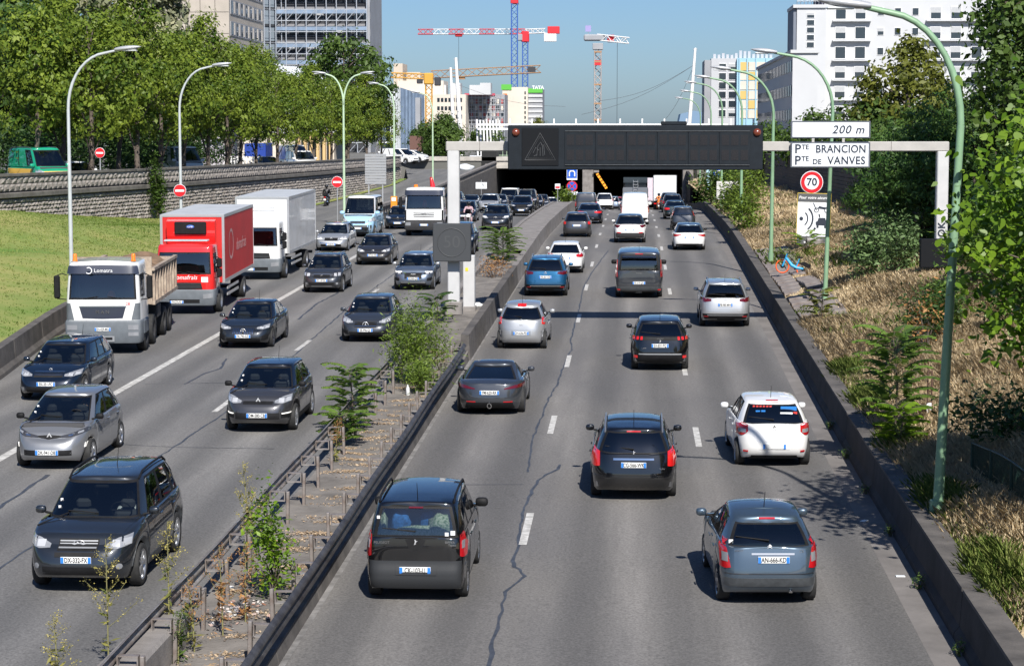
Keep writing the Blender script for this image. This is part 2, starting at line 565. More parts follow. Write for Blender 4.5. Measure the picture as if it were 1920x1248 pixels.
# ---- carriageways
struct(strip('road_right', ASPH_R, lambda y: -5.25, lambda y: xr(y) - .5, -40, 418, lambda x, y: B(y)))
struct(strip('gutter_right', GUTTER, lambda y: xr(y) - .5, lambda y: xr(y) + .05, -40, 418, lambda x, y: B(y) + .002))
struct(strip('road_left', ASPH_L, lambda y: (xl(y) if y < 100 else ramp(y, [(100, -22.6), (150, -18.6)])) if y < 150 else -18.6, lambda y: -6.95, -40, 418, lambda x, y: B(y)))
struct(strip('slip_road', ASPH_S, lambda y: ramp(y, [(100, -22.61), (130, -25.2), (150, -27.3), (155, -28.3), (185, -26.9), (225, -25.9), (246, -26.5), (285, -31), (340, -40)]), lambda y: ramp(y, [(100, -22.6), (150, -18.6), (285, -18.6), (300, -18.6), (340, -14)]), 100, 340, lambda x, y: max(slip_z(y), B(y)) - (.004 if y > 118 else 0) + .004))
# ---- painted lines and tar-filled cracks
def mark(name, m, x0, w, ya, yb, dz=.006):
    return struct(strip(name, m, lambda y: x0 - w / 2, lambda y: x0 + w / 2, ya, yb, lambda x, y: B(y) + dz, st=3))
for x0, y0, n in ((-2.02, 39.97, 13), (1.62, 51.2, 12)):
    for k in range(n):
        y = y0 + 13.0 * k
        mark('lane_dash', PAINTW, x0, .15, y - 1.5, y + 1.5)
mark('lane_dash', PAINTW, 1.62, .15, 36.7, 39.7)
for y in (56.15, 69.75, 89.2, 105.3, 119.2): mark('lane_dash', PAINTW, -11.1, .16, y - 1.5, y + 1.5)
for k in range(6): mark('lane_dash', PAINTW, -11.1, .16, 131 + 13 * k, 134 + 13 * k)
mark('lane_line', PAINTW, -14.62, .24, -20, 127)
mark('lane_dash', PAINTW, -14.62, .2, 135, 138)
mark('edge_line', PAINTF, -5.12, .1, -20, 284)
def ribbon(name, pts, w, m=TAR, dz=.005, side='R'):
    pts = [Vector((x, y, 0)) for x, y in pts]
    fine = []
    for a, b in zip(pts, pts[1:]):
        n = max(2, int((b - a).length / .35))
        for i in range(n):
            p = a.lerp(b, i / n); p.x += rnd.uniform(-.025, .025); fine.append(p)
    fine.append(pts[-1])
    rows = []
    for i, p in enumerate(fine):
        t = (fine[min(i + 1, len(fine) - 1)] - fine[max(0, i - 1)]).normalized()
        n = Vector((t.y, -t.x, 0)); ww = w * (.6 + .8 * rnd.random()) / 2
        rows.append([tuple(p - n * ww + Vector((0, 0, B(p.y) + dz))), tuple(p + n * ww + Vector((0, 0, B(p.y) + dz)))])
    return struct(MB().grid(rows, 0, False).build(name, m))
ribbon('crack_seal', [(-2.1, 26), (-2.06, 30), (-2.11, 31.5), (-2.1, 33.4), (-2.11, 34.7), (-1.91, 35.5), (-1.86, 35.9), (-1.96, 36.4), (-2.07, 36.6), (-2.11, 37.1), (-2.08, 38), (-2.15, 40), (-2.18, 42.1), (-2.1, 43.9), (-2.02, 45.1), (-1.87, 45.8), (-1.66, 46.5), (-1.62, 47.1)], .06)
ribbon('crack_seal', [(-2.3, 46.1), (-2.33, 47.8), (-2.41, 50.9), (-2.29, 57.8), (-2.17, 60.6), (-2.12, 65.5), (-2.0, 69), (-2.1, 71.4), (-2.12, 76.4), (-2.1, 83.4), (-2.15, 91.7), (-1.93, 100.2), (-1.33, 114.3)], .05, TAR)
ribbon('crack_seal', [(-12.9, 36), (-12.89, 41.5), (-12.92, 43.9), (-12.93, 45.2)], .09)
ribbon('crack_seal', [(-11.3, 30), (-10.99, 47.7), (-10.79, 54.4), (-10.9, 63.8), (-11.35, 84), (-11.3, 100), (-11.2, 120)], .05)
ribbon('crack_seal', [(-13.07, 60), (-12.93, 62.4), (-12.7, 63.6), (-12.99, 66)], .08)
ribbon('crack_seal', [(-12.6, 78), (-12.8, 84), (-12.5, 92)], .08)
ribbon('crack_seal', [(-14.3, 60), (-12, 60.3), (-9, 60.1)], .03)
ribbon('crack_seal', [(-5.1, 44.8), (-3.5, 44.5), (-2.3, 44.6)], .03)
ribbon('crack_seal', [(-12.9, 49.5), (-10.9, 49.0), (-8.5, 48.9)], .03)
# ---- concrete barrier on the right: cast in lengths, weathered; shade is painted into the dark face, light into the coping
def segs(ya, yb, L_):
    y = ya; out = []
    while y < yb - .5: out.append((y, min(yb, y + L_))); y += L_
    return out
bar = tag(put('concrete_barrier', None), 'long weathered concrete barrier with pale flat top right of the carriageway', 'barrier')
for (a, b) in segs(8, 284, 6.0):
    path = [(xr(y), y, B(y)) for y in ys_range(a, b - .03, 3)]
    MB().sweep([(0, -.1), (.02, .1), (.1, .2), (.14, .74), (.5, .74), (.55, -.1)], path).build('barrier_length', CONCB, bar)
    path = [(xr(y), y, B(y)) for y in ys_range(a + .02, b - .05, 3)]
    MB().sweep([(.13, .742), (.13, .80), (.53, .80), (.53, .742)], path).build('coping', CONCD, bar)
bar2 = tag(put('concrete_barrier', None), 'dark concrete barrier at the foot of the green bank on the left', 'barrier')
for (a, b) in segs(20, 140, 5.5):
    path = [(xl(y), y, BS(y)) for y in ys_range(a, b - .06, 3)]
    MB().sweep([(.05, -.1), (0.03, .12), (-.08, .25), (-.12, .82), (-.42, .82), (-.5, -.1)], path).build('barrier_length', CONCD, bar2)
# ---- median
struct(strip('median_ground', SOIL, lambda y: -7.0, lambda y: -5.2, -30, 66, lambda x, y: B(y) + ramp(y, [(59, .1), (66, .3)]) + .03 * math.sin(x * 3 + y), n=4, st=1.5))
struct(strip('median_fill', SOIL, lambda y: -6.85, lambda y: -5.3, 66, 104, lambda x, y: B(y) + ramp(y, [(66, .3), (72, .62)]) + .05 * math.sin(x * 4 + y * 1.3), n=4, st=1.5))
struct(strip('median_top', CONC, lambda y: -6.85, lambda y: -5.3, 104, 285, lambda x, y: B(y) + .74, n=2))
mw = tag(put('median_wall', None), 'low grey concrete wall along the right edge of the median', 'wall')
for a, b in segs(66, 284, 7.0):
    MB().sweep([(.0, -.1), (-.04, .3), (-.06, .82), (-.32, .82), (-.34, -.1)], [(-5.12, y, B(y)) for y in ys_range(a, b - .05, 3)]).build('wall_length', CONCD if a < 90 else CONC, mw)
mw = tag(put('median_wall', None), 'low grey concrete wall along the left edge of the median', 'wall')
for a, b in segs(64, 284, 7.0):
    MB().sweep([(.0, -.1), (.04, .3), (.06, .8), (.3, .8), (.32, -.1)], [(-7.08, y, B(y)) for y in ys_range(a, b - .05, 3)]).build('wall_length', CONC, mw)
kb = tag(put('kerb', None), 'low concrete kerb under the right guardrail of the median', 'kerb')
for a, b in segs(14, 66, 4.0):
    MB().sweep([(.0, -.05), (-.06, .22), (-.4, .22), (-.42, -.05)], [(-5.16, y, B(y)) for y in ys_range(a, b - .03, 3)]).build('kerb_length', CONCD, kb)
blk = MB().box((0, 0, .3), (.62, 5.2, .6), 0, .05).build('concrete_block', CONC, None, (-7.0, 28.6, B(28.6)))
tag(blk, 'weathered concrete end block under the left guardrail near the weeds', 'block')
# ---- guardrails
GALV = mat('galvanised_rusty', (.38, .365, .35), .5, .4, col2=(.19, .145, .12), scale=2.5, detail=8)
GALVD = mat('galvanised_dark', (.12, .115, .115), .5, .5, col2=(.05, .045, .045), scale=2.5, detail=8)
WB = [(0, -.155), (.03, -.14), (.075, -.1), (.08, -.07), (.03, -.03), (.02, 0), (.03, .03), (.08, .07), (.075, .1), (.03, .14), (0, .155)]
def wbeam(sg): return [(sg * a, b) for a, b in WB] + [(sg * (a - .006) - sg * .004, b) for a, b in WB[::-1]]
def guardrail(label, x0, sg, ya, yb, zc, m, step, m2):
    g = tag(put('guardrail', None), label, 'guardrail')
    for a, b in segs(ya, yb, 4.0):
        MB().sweep(wbeam(sg), [(x0, y, B(y) + zc + .02 * math.sin(y * .5)) for y in ys_range(a, b - .01, 2)], smooth=True).build('rail', m, g)
    y = ya + .6
    post = MB().box((0, 0, .36), (.06, .11, .78), 0, .01).mesh('post', m2)
    br = MB()
    br.box((0, 0, .09), (.3, .12, .015)); br.box((0, 0, -.09), (.3, .12, .015)); br.box((.14, 0, 0), (.015, .12, .18)); br.box((-.14, 0, 0), (.015, .12, .18))
    br = br.mesh('bracket', m2)
    while y < yb:
        p = put('post', post, g, (x0 - sg * .36, y, B(y)), (0, R(rnd.uniform(-2, 2)), R(rnd.uniform(-4, 4))))
        put('bracket', br, p, (sg * .2, 0, zc))
        y += step
    return g
guardrail('rusty crash rail on posts left of the leaf-strewn median', -7.0, -1, 15, 64, .66, GALV, 2.0, GALV)
guardrail('dark smooth crash rail right of the leaf-strewn median', -5.18, 1, 15, 64, .62, GALVD, 2.0, GALV)
# ---- banks
GRASSL = mat('bank_turf', (.1, .19, .022), .95, col2=(.3, .28, .09), scale=.17, bump=.5, bscale=14, detail=9)
rows = []
for y in ys_range(20, 152, 2.2):
    a, b = xl(y) - .45, wallx(max(55, y))
    b = min(b, a - .3)
    za, zb_ = BS(y) + .7, wall_foot(y)
    rows.append([(a + (b - a) * k / 14, y, za + (zb_ - za) * (k / 14) ** .85 + .12 * math.sin(k * .9 + y * .2) * min(1, k / 3) * (1 - k / 14)) for k in range(15)])
LB = rows
struct(MB().grid(rows, 0, True, True).build('left_bank', GRASSL))
struct(strip('left_verge', GRASSL, lambda y: wallx(y) - .02, lambda y: ramp(y, [(150, -27.3), (155, -28.4), (185, -27.0), (225, -26.0), (246, -26.6)]), 150, 246, lambda x, y: slip_z(y) + .03))
DRYG = mat('bank_dry_soil', (.6, .48, .31), .95, col2=(.42, .33, .2), scale=.6, bump=.6, bscale=12, detail=9)
rows = []
for y in ys_range(-10, 285, 1.8):
    a = xr(y) + .45
    rows.append([(x, y, bank(x, y)) for x in [a, a + .3, a + .8, a + 1.5, a + 2.3, a + 3.2, a + 4.2, a + 5.5, a + 7, 13.2, 14, 17, 22]])
struct(MB().grid(rows, 0, True).build('right_bank', DRYG))
PAVE = mat('old_paving', (.3, .27, .25), .9, col2=(.15, .12, .11), scale=1.8, bump=.4, bscale=15, detail=8)
pv = tag(put('broken_paving', None), 'strip of broken grey paving slabs behind the right barrier by the bicycle', 'paving')
for k in range(26):
    y = 71 + k * 1.35
    for c in range(2):
        if rnd.random() < .12: continue
        x = xr(y) + 1.0 + c * .78
        MB().box((0, 0, 0), (.74, 1.28, .1), 0, .015).build('slab', PAVE, pv, (x, y, bank(x, y) + .06), (R(rnd.uniform(-2, 2)), R(rnd.uniform(-3, 3)) - math.atan(.2), R(rnd.uniform(-3, 3))))
# ---- stone retaining wall on the left, with its parapet of big blocks
STONE = mat('rough_stone', (.40, .365, .33), .9, col2=(.2, .175, .155), scale=1.4, bump=.8, bscale=7, detail=8)
JOINT = mat('wall_joint', (.09, .08, .072), .95, var=.3)
CAP = mat('wall_cap', (.2, .185, .165), .9, col2=(.1, .09, .08), scale=1.2, detail=8)
def wall_pts(st):
    pts = [Vector((a, b, 0)) for a, b in WALL[1:]]
    out = []; carry = 0
    for a, b in zip(pts, pts[1:]):
        L_ = (b - a).length; d = carry
        while d < L_: out.append((a.lerp(b, d / L_), (b - a).normalized())); d += st
        carry = d - L_
    return out
def stone_mb(mb, p, t, z, w, h, dep, seed, m=0):
    g = random.Random(seed); n = Vector((t.y, -t.x, 0))
    nx, nz = 3, 3
    P = []
    for j in range(nz + 1):
        row = []
        for i in range(nx + 1):
            e = 0 if (i in (0, nx) or j in (0, nz)) else g.uniform(.02, .09)
            q = p + t * (w * (i / nx - .5)) + n * (dep + e)
            row.append((q.x, q.y, z + h * (j / nz - .5)))
        P.append(row)
    mb.grid(P, m, False)
    bd = [P[0][i] for i in range(nx + 1)] + [P[j][nx] for j in range(1, nz + 1)] + [P[nz][i] for i in range(nx - 1, -1, -1)] + [P[j][0] for j in range(nz - 1, 0, -1)]
    k = len(bd); bk = [(q[0] - n.x * (dep + .03), q[1] - n.y * (dep + .03), q[2]) for q in bd]
    mb.add(bd + bk, [(i, i + k, (i + 1) % k + k, (i + 1) % k) for i in range(k)], m)
sw = tag(put('stone_wall', None), 'long curved rough stone retaining wall with block parapet on the left', 'wall')
core = MB(); cap = MB(); led = MB()
prev = None
for p, t in wall_pts(2.0):
    n = Vector((t.y, -t.x, 0)); tz = street_z(p.y) + .98; fz = min(wall_foot(p.y), slip_z(p.y)) - .6
    cur = [p + n * 0, p - n * .45]
    q = [(p.x, p.y, fz), (p.x, p.y, tz), (p.x - n.x * .45, p.y - n.y * .45, tz), (p.x - n.x * .45, p.y - n.y * .45, fz)]
    cp = [(p.x + n.x * a, p.y + n.y * a, tz + b) for a, b in ((.14, 0.004), (.14, .13), (-.55, .13), (-.55, .004))]
    lz = tz - 1.0
    lp = [(p.x + n.x * a, p.y + n.y * a, lz + b) for a, b in ((.0, -.16), (.22, -.12), (.22, .1), (.0, .14))]
    if prev:
        for bb, aa, b2 in ((core, prev[0], q), (cap, prev[1], cp), (led, prev[2], lp)):
            bb.add(aa + b2, [(i, (i + 1) % 4, (i + 1) % 4 + 4, i + 4) for i in range(4)])
    prev = (q, cp, lp)
core.build('wall_core', JOINT, sw); cap.build('coping', CAP, sw); led.build('ledge', CAP, sw)
k = 0
for p, t in wall_pts(.72):
    if p.y < 100: continue
    tz = street_z(p.y) + .98
    for r in range(2):
        off = t * (.36 if r else 0)
        mb = MB(); stone_mb(mb, p + off - p, t, 0, .68, .36, .05, k); k += 1
        mb.build('stone', STONE, sw, (p.x, p.y, tz - .2 - r * .4))
rub = MB(); k = 1000
for p, t in wall_pts(.46):
    if p.y < 98: continue
    tz = street_z(p.y) - .24; fz = min(wall_foot(p.y), slip_z(p.y)) - .1
    r = 0; z = tz
    while z > fz:
        stone_mb(rub, p + t * ((r % 2) * .23 + rnd.uniform(-.04, .04)), t, z - .11, .43, .185, .02 + rnd.random() * .05, k); k += 1; r += 1; z -= .225
stuff(rub.build('rubble_face', STONE, sw))
# ---- ramp wall with its parapet, right of the slip road
rw_ = tag(put('ramp_wall', None), 'concrete wall with slotted parapet between slip road and tunnel approach', 'wall')
for a, b in segs(150, 285, 6.0):
    ysr = ys_range(a, b - .02, 3)
    rows = [[(-18.55, y, B(y) - .2), (-18.55, y, slip_z(y) + .35)] for y in ysr]
    MB().sweep([(0, 0), (0, 1)], [(0, 0, 0)], cap=False) if False else None
    m_ = MB(); m_.grid(rows, 0, False, True)
    m_.grid([[(-18.85, y, B(y) - .2), (-18.85, y, slip_z(y) + .35)] for y in ysr], 0, False)
    m_.grid([[(-18.85, y, slip_z(y) + .35), (-18.55, y, slip_z(y) + .35)] for y in ysr], 0, False)
    m_.build('wall_length', CONCD, rw_)
    MB().sweep([(-.2, .85), (-.2, 1.05), (.22, 1.05), (.22, .85)], [(-18.7, y, slip_z(y)) for y in ysr]).build('parapet_rail', CONC, rw_)
    yy = a + .75
    while yy < b:
        MB().box((-18.7, yy, slip_z(yy) + .6), (.26, .4, .5)).build('parapet_post', CONC, rw_); yy += 1.5
# ---- tunnel mouth
TUN = mat('tunnel_dark', (.02, .02, .02), .95)  # one near-black colour for tunnel walls, roof and far end
TCON = mat('portal_concrete', (.5, .47, .42), .85, col2=(.3, .28, .25), scale=.7, detail=8)
tn = tag(put('tunnel_portal', None), 'twin tunnel mouth with pale concrete lintel under the bridge deck', 'tunnel')
MB().box((-6, 286.5, 3.72), (26.6, 2.6, .9), 0, .03).build('lintel', TCON, tn)
for k in range(9): MB().box((-17.7 + k * 2.95, 285.05, 3.42), (2.8, .3, .5), 0, .02).build('lintel_panel', TCON, tn)
MB().box((-6.1, 288, .4), (1.5, 6, 5.4), 0, .05).build('pier', CONC, tn)
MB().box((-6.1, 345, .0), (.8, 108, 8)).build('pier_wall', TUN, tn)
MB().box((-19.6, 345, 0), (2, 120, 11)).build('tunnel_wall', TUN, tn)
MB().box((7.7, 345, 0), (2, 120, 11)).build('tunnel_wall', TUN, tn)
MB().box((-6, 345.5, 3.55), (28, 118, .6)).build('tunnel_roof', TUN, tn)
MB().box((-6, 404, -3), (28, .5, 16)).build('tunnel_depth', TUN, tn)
MB().box((7.4, 283.5, .5), (1.4, 3.6, 6.2), 0, .05).build('abutment', CONC, tn)
MB().box((-19.4, 284, 1.2), (1.2, 2.5, 5.2), 0, .05).build('abutment', CONC, tn)
MB().box((-6, 288, 4.45), (60, 6, .55), 0, .03).build('deck_edge', TCON, tn)
dw = MB()
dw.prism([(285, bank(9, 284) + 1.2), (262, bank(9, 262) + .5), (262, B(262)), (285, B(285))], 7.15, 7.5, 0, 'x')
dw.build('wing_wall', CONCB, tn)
# ---- dark block wall at the top of the right bank
BLKW = mat('dark_block', (.085, .085, .095), .9, col2=(.05, .05, .055), scale=2, detail=6)
bw = tag(put('block_wall', None), 'dark grey block wall along the top of the dry right bank', 'wall')
MB().prism([(88, bank(13.2, 88) - .3), (215, bank(13.2, 215) - .3), (215, 6.0), (88, 6.6)], 13.3, 13.7, 0, 'x').build('wall_core', JOINT, bw)
cm = MB()
for a in range(88, 215, 1):
    z0, zt = bank(13.2, a) - .1, 6.6 - (a - 88) * .6 / 127
    r = 0; z = zt - .12
    while z > z0:
        cm.box((13.28, a + .5 + (r % 2) * .5, z), (.08, .97, .22)); z -= .25; r += 1
stuff(cm.build('blockwork', BLKW, bw))
# ================================================================ vehicles: generator
def outline_half(nf, nr, sf, us, sr):
    out = [((max(0, 1 - s ** nf)) ** (1 / nf), s) for s in sf]
    for u in us:
        n = nf if u > 0 else nr
        out.append((u, (1 - abs(u) ** n) ** (1 / n)))
    out += [(-(max(0, 1 - s ** nr)) ** (1 / nr), s) for s in reversed(sr)]
    return out
def ring_faces(P, key):
    """P[row][station] half outlines (front centre -> rear centre, x >= 0). key(r, j, side) -> bucket name or None. returns {bucket: MB}"""
    out = {}
    for r in range(len(P) - 1):
        for j in range(len(P[0]) - 1):
            q = [P[r][j], P[r][j + 1], P[r + 1][j + 1], P[r + 1][j]]
            for side in (1, -1):
                k = key(r, j, side)
                if k is None: continue
                b = out.setdefault(k, MB())
                vs = [(p[0] * side, p[1], p[2]) for p in q]
                b.add(vs, [(0, 1, 2, 3) if side < 0 else (3, 2, 1, 0)], 0, True)
    return out
_wheels = {}
def wheel_meshes(r, w, rim_m, style):
    k = (r, w, rim_m.name, style)
    if k in _wheels: return _wheels[k]
    rr = r * (.72 if style != 'truck' else .56)
    t = MB()
    h = w / 2
    t.lathe([(rr, -h * .9), (r * .93, -h), (r * .985, -h * .8), (r, -h * .45), (r, h * .45), (r * .985, h * .8), (r * .93, h), (rr, h * .9)], 28, axis='x')
    tyre = t.mesh('tyre', RUBBER)
    m = MB()
    m.lathe([(0.001, -h * .2), (rr, -h * .2)], 24, axis='x', m=1)
    if style == 'truck':
        m.lathe([(rr * 1.01, h * .92), (rr * .93, h * .8), (rr * .8, h * .2), (rr * .55, h * .2), (rr * .5, h * .6), (0.001, h * .65)], 24, axis='x')
    elif style == 'cover':
        m.lathe([(rr * 1.01, h * .92), (rr * .93, h * .75), (rr * .6, h * .85), (0.001, h * .9)], 24, axis='x')
        for i in range(7):
            a = 2 * math.pi * i / 7
            m.box((h * .86, rr * .68 * math.cos(a), rr * .68 * math.sin(a)), (.012, rr * .16, rr * .3), 1, M=Matrix.Rotation(a, 3, 'X'))
    else:
        m.lathe([(rr * 1.01, h * .92), (rr * .92, h * .86), (rr * .9, h * .3), (rr * .88, -h * .18)], 24, axis='x')
        for i in range(5):
            a = 2 * math.pi * i / 5
            for da in (-.13, .13):
                b = a + da
                m.box((h * .68, rr * .5 * math.cos(b), rr * .5 * math.sin(b)), (.03, rr * .86, rr * .11), 0, M=Matrix.Rotation(b, 3, 'X'))
        m.lathe([(rr * .2, h * .6), (rr * .18, h * .85), (0.001, h * .88)], 12, axis='x')
    rim = m.mesh('rim', [rim_m, DARKIN])
    _wheels[k] = (tyre, rim)
    return tyre, rim
def add_wheel(root, x, y, r, w, rim_m=ALLOY, style='alloy', z=None):
    ty, rm = wheel_meshes(r, w, rim_m, style)
    e = part('wheel', root, (x, y, r if z is None else z), (0, 0, 0 if x > 0 else math.pi))
    put('tyre', ty, e); put('rim', rm, e)
    return e
def resample(pts, n):
    pts = [Vector(p) for p in pts]
    d = [0]
    for a, b in zip(pts, pts[1:]): d.append(d[-1] + (b - a).length)
    out = []
    for i in range(n):
        t = d[-1] * i / (n - 1)
        for k in range(len(pts) - 1):
            if t <= d[k + 1] + 1e-9:
                f = (t - d[k]) / max(1e-9, d[k + 1] - d[k])
                out.append(pts[k].lerp(pts[k + 1], f)); break
    return out
DIRS = {'F': (Vector((0, 20, 0)), Vector((0, -1, 0))), 'R': (Vector((0, -20, 0)), Vector((0, 1, 0))),
        'S': (Vector((20, 0, 0)), Vector((-1, 0, 0))), 'L': (Vector((-20, 0, 0)), Vector((1, 0, 0))), 'T': (Vector((0, 0, 20)), Vector((0, 0, -1)))}
def hit(bvh, d, a, b):
    o, dr = DIRS[d]
    if d in 'FR': p = Vector((a, 0, b)) + o
    elif d in 'SL': p = Vector((0, a, b)) + o
    else: p = Vector((a, b, 0)) + o
    h = bvh.ray_cast(p, dr)
    if h[0] is not None and h[1].dot(dr) < -.04: return h[0], h[1]
    q = p + dr * 20
    if d in 'FR': q.y = (p.y / abs(p.y)) * 1.6
    elif d in 'SL': q.x = (p.x / abs(p.x)) * .7
    h2 = bvh.find_nearest(q)
    return h2[0], (h2[1] if h2[1].dot(dr) < 0 else -dr)
def patch_mb(bvh, d, lower, upper, off=.006, nu=0, nv=0, thick=.012):
    Lw = sum((Vector(b) - Vector(a)).length for a, b in zip(lower, lower[1:]))
    Hh = (Vector(upper[len(upper) // 2]) - Vector(lower[len(lower) // 2])).length
    nu = nu or max(3, min(22, int(Lw / .05) + 2)); nv = nv or max(2, min(14, int(Hh / .05) + 2))
    lo, up = resample(lower, nu), resample(upper, nu)
    dr = DIRS[d][1]
    G = []
    for j in range(nv):
        row = []
        for i in range(nu):
            p = lo[i].lerp(up[i], j / (nv - 1))
            h, n = hit(bvh, d, p.x, p.y)
            n = (n - dr * .35).normalized()
            row.append((h + n * off, n))
        G.append(row)
    mb = MB()
    pts = [[tuple(q[0]) for q in row] for row in G]
    mb.grid(pts, 0, True)
    bnd = [(0, i) for i in range(nu)] + [(j, nu - 1) for j in range(1, nv)] + [(nv - 1, i) for i in range(nu - 2, -1, -1)] + [(j, 0) for j in range(nv - 2, 0, -1)]
    a = [G[j][i][0] for j, i in bnd]; b = [G[j][i][0] - G[j][i][1] * thick for j, i in bnd]
    k = len(bnd)
    mb.add([tuple(p) for p in a + b], [(i, (i + 1) % k, (i + 1) % k + k, i + k) for i in range(k)], 0, False)
    return mb
def mirx(pl): return [(-a, b) for a, b in pl]
def circ(cx, cz, r, a0, a1, n=9):
    return [(cx + r * math.cos(R(a0 + (a1 - a0) * i / (n - 1))), cz + r * math.sin(R(a0 + (a1 - a0) * i / (n - 1)))) for i in range(n)]
def plate(root, bvh, d, z, txt, x0=0., w=.52, h=.115, tilt=0.):
    ys = [hit(bvh, d, x0 + sx * w / 2, z + sz * h / 2)[0].y for sx in (-1, 0, 1) for sz in (-1, 1)]
    sg = 1 if d == 'F' else -1
    y = (max(ys) if d == 'F' else min(ys)) + sg * .012
    mb = MB().box((0, 0, 0), (w, .014, h), 0, .006)
    p = mb.build('number_plate', PLATEW, root, (x0, y, z))
    bw = w * .095
    for sx in (-1, 1):
        MB().box((sx * (w / 2 - bw / 2 - .004), sg * .0085, 0), (bw, .003, h * .9), 0).build('blue_band', PLATEB, p)
    if txt:
        t = text(txt, h * 1.02, INK, p, (0, sg * .0095, -.002), '+y' if d == 'F' else '-y', 'plate_lettering', sx=.7, bold=.002)
    return p
def badge(root, bvh, d, z, kind, s=.07, x0=0., m=BADGE):
    h, n = hit(bvh, d, x0, z)
    sg = 1 if d == 'F' else -1
    mb = MB()
    if kind == 'diamond':
        a, b = s * .62, s * 1.0
        o = [(0, -b), (a, 0), (0, b), (-a, 0)]; i = [(p * .5, q * .55) for p, q in o]
        vs = [(p, -.012, q) for p, q in o] + [(p, .0, q) for p, q in o] + [(p, .0, q) for p, q in i] + [(p, -.012, q) for p, q in i]
        fs = []
        for k in range(4):
            k2 = (k + 1) % 4
            for r in range(3): fs.append((r * 4 + k, r * 4 + k2, (r + 1) * 4 + k2, (r + 1) * 4 + k))
        mb.add(vs, fs)
    elif kind in ('ring', 'star', 'oval', 'rings'):
        def ring(cx, a, b, w):
            pts = [(cx + a * math.cos(2 * math.pi * k / 20), 0, b * math.sin(2 * math.pi * k / 20)) for k in range(21)]
            mb.tube(pts, w, 6)
        if kind == 'rings':
            for k in range(4): ring((k - 1.5) * s * .62, s * .42, s * .42, s * .07)
        else: ring(0, s * (1.35 if kind == 'oval' else 1), s * (.72 if kind == 'oval' else 1), s * .1)
        if kind == 'star':
            for k in range(3):
                a = math.pi / 2 + k * 2 * math.pi / 3
                mb.tube([(0, 0, 0), (s * math.cos(a), 0, s * math.sin(a))], [s * .17, s * .04], 6)
        if kind == 'oval':
            for sx in (-1, 1): mb.tube([(sx * s * .55, 0, s * .5), (sx * s * .4, 0, -s * .5)], s * .12, 6)
            mb.tube([(-s * .5, 0, -s * .12), (s * .5, 0, s * .12)], s * .1, 6)
        if kind == 'ring':
            mb.tube([(-s * .55, 0, s * .6), (-s * .2, 0, -s * .6), (0, 0, 0), (s * .2, 0, -s * .6), (s * .55, 0, s * .6)], s * .1, 6)
    elif kind == 'beast':
        mb.tube([(-s * .5, 0, -s * .8), (-s * .1, 0, -s * .3), (s * .1, 0, s * .3), (-s * .1, 0, s * .9)], [s * .1, s * .2, s * .22, s * .12], 6)
        mb.tube([(s * .1, 0, s * .2), (s * .6, 0, s * .5)], [s * .14, s * .08], 6)
        mb.tube([(0, 0, -s * .2), (s * .5, 0, -s * .8)], [s * .16, s * .08], 6)
    elif kind == 'chevrons':
        for k in (0, 1):
            mb.tube([(-s * .8, 0, -s * .5 + k * s * .6), (0, 0, s * .2 + k * s * .6), (s * .8, 0, -s * .5 + k * s * .6)], s * .14, 6)
    else:
        mb.box((0, 0, 0), (s * 2, .01, s * .5), 0, .004)
    return mb.build('badge', m, root, (x0, h.y + sg * .01, z))

def mirror(root, x, y, z, pm, big=1., cover=None):
    sg = 1 if x > 0 else -1
    mb = MB()
    a, b, c = .095 * big, .065 * big, .068 * big
    P = []
    for i in range(7):
        th = -math.pi / 2 + math.pi * i / 6
        row = []
        for k in range(13):
            ph = 2 * math.pi * k / 12
            f = lambda v, n: math.copysign(abs(v) ** n, v)
            row.append((a * f(math.cos(th), .6) * f(math.cos(ph), .7) + x, b * f(math.cos(th), .6) * f(math.sin(ph), .7) + y, c * f(math.sin(th), .7) + z))
        P.append(row)
    mb.grid(P, 0, True)
    o = mb.build('mirror', [pm], root, merge=True)
    MB().tube([(x - sg * .08 * big, y, z - .05 * big), (x - sg * .2 * big, y + .02, z - .07 * big)], .022 * big, 6).build('mirror_arm', BLACK, o)
    return o

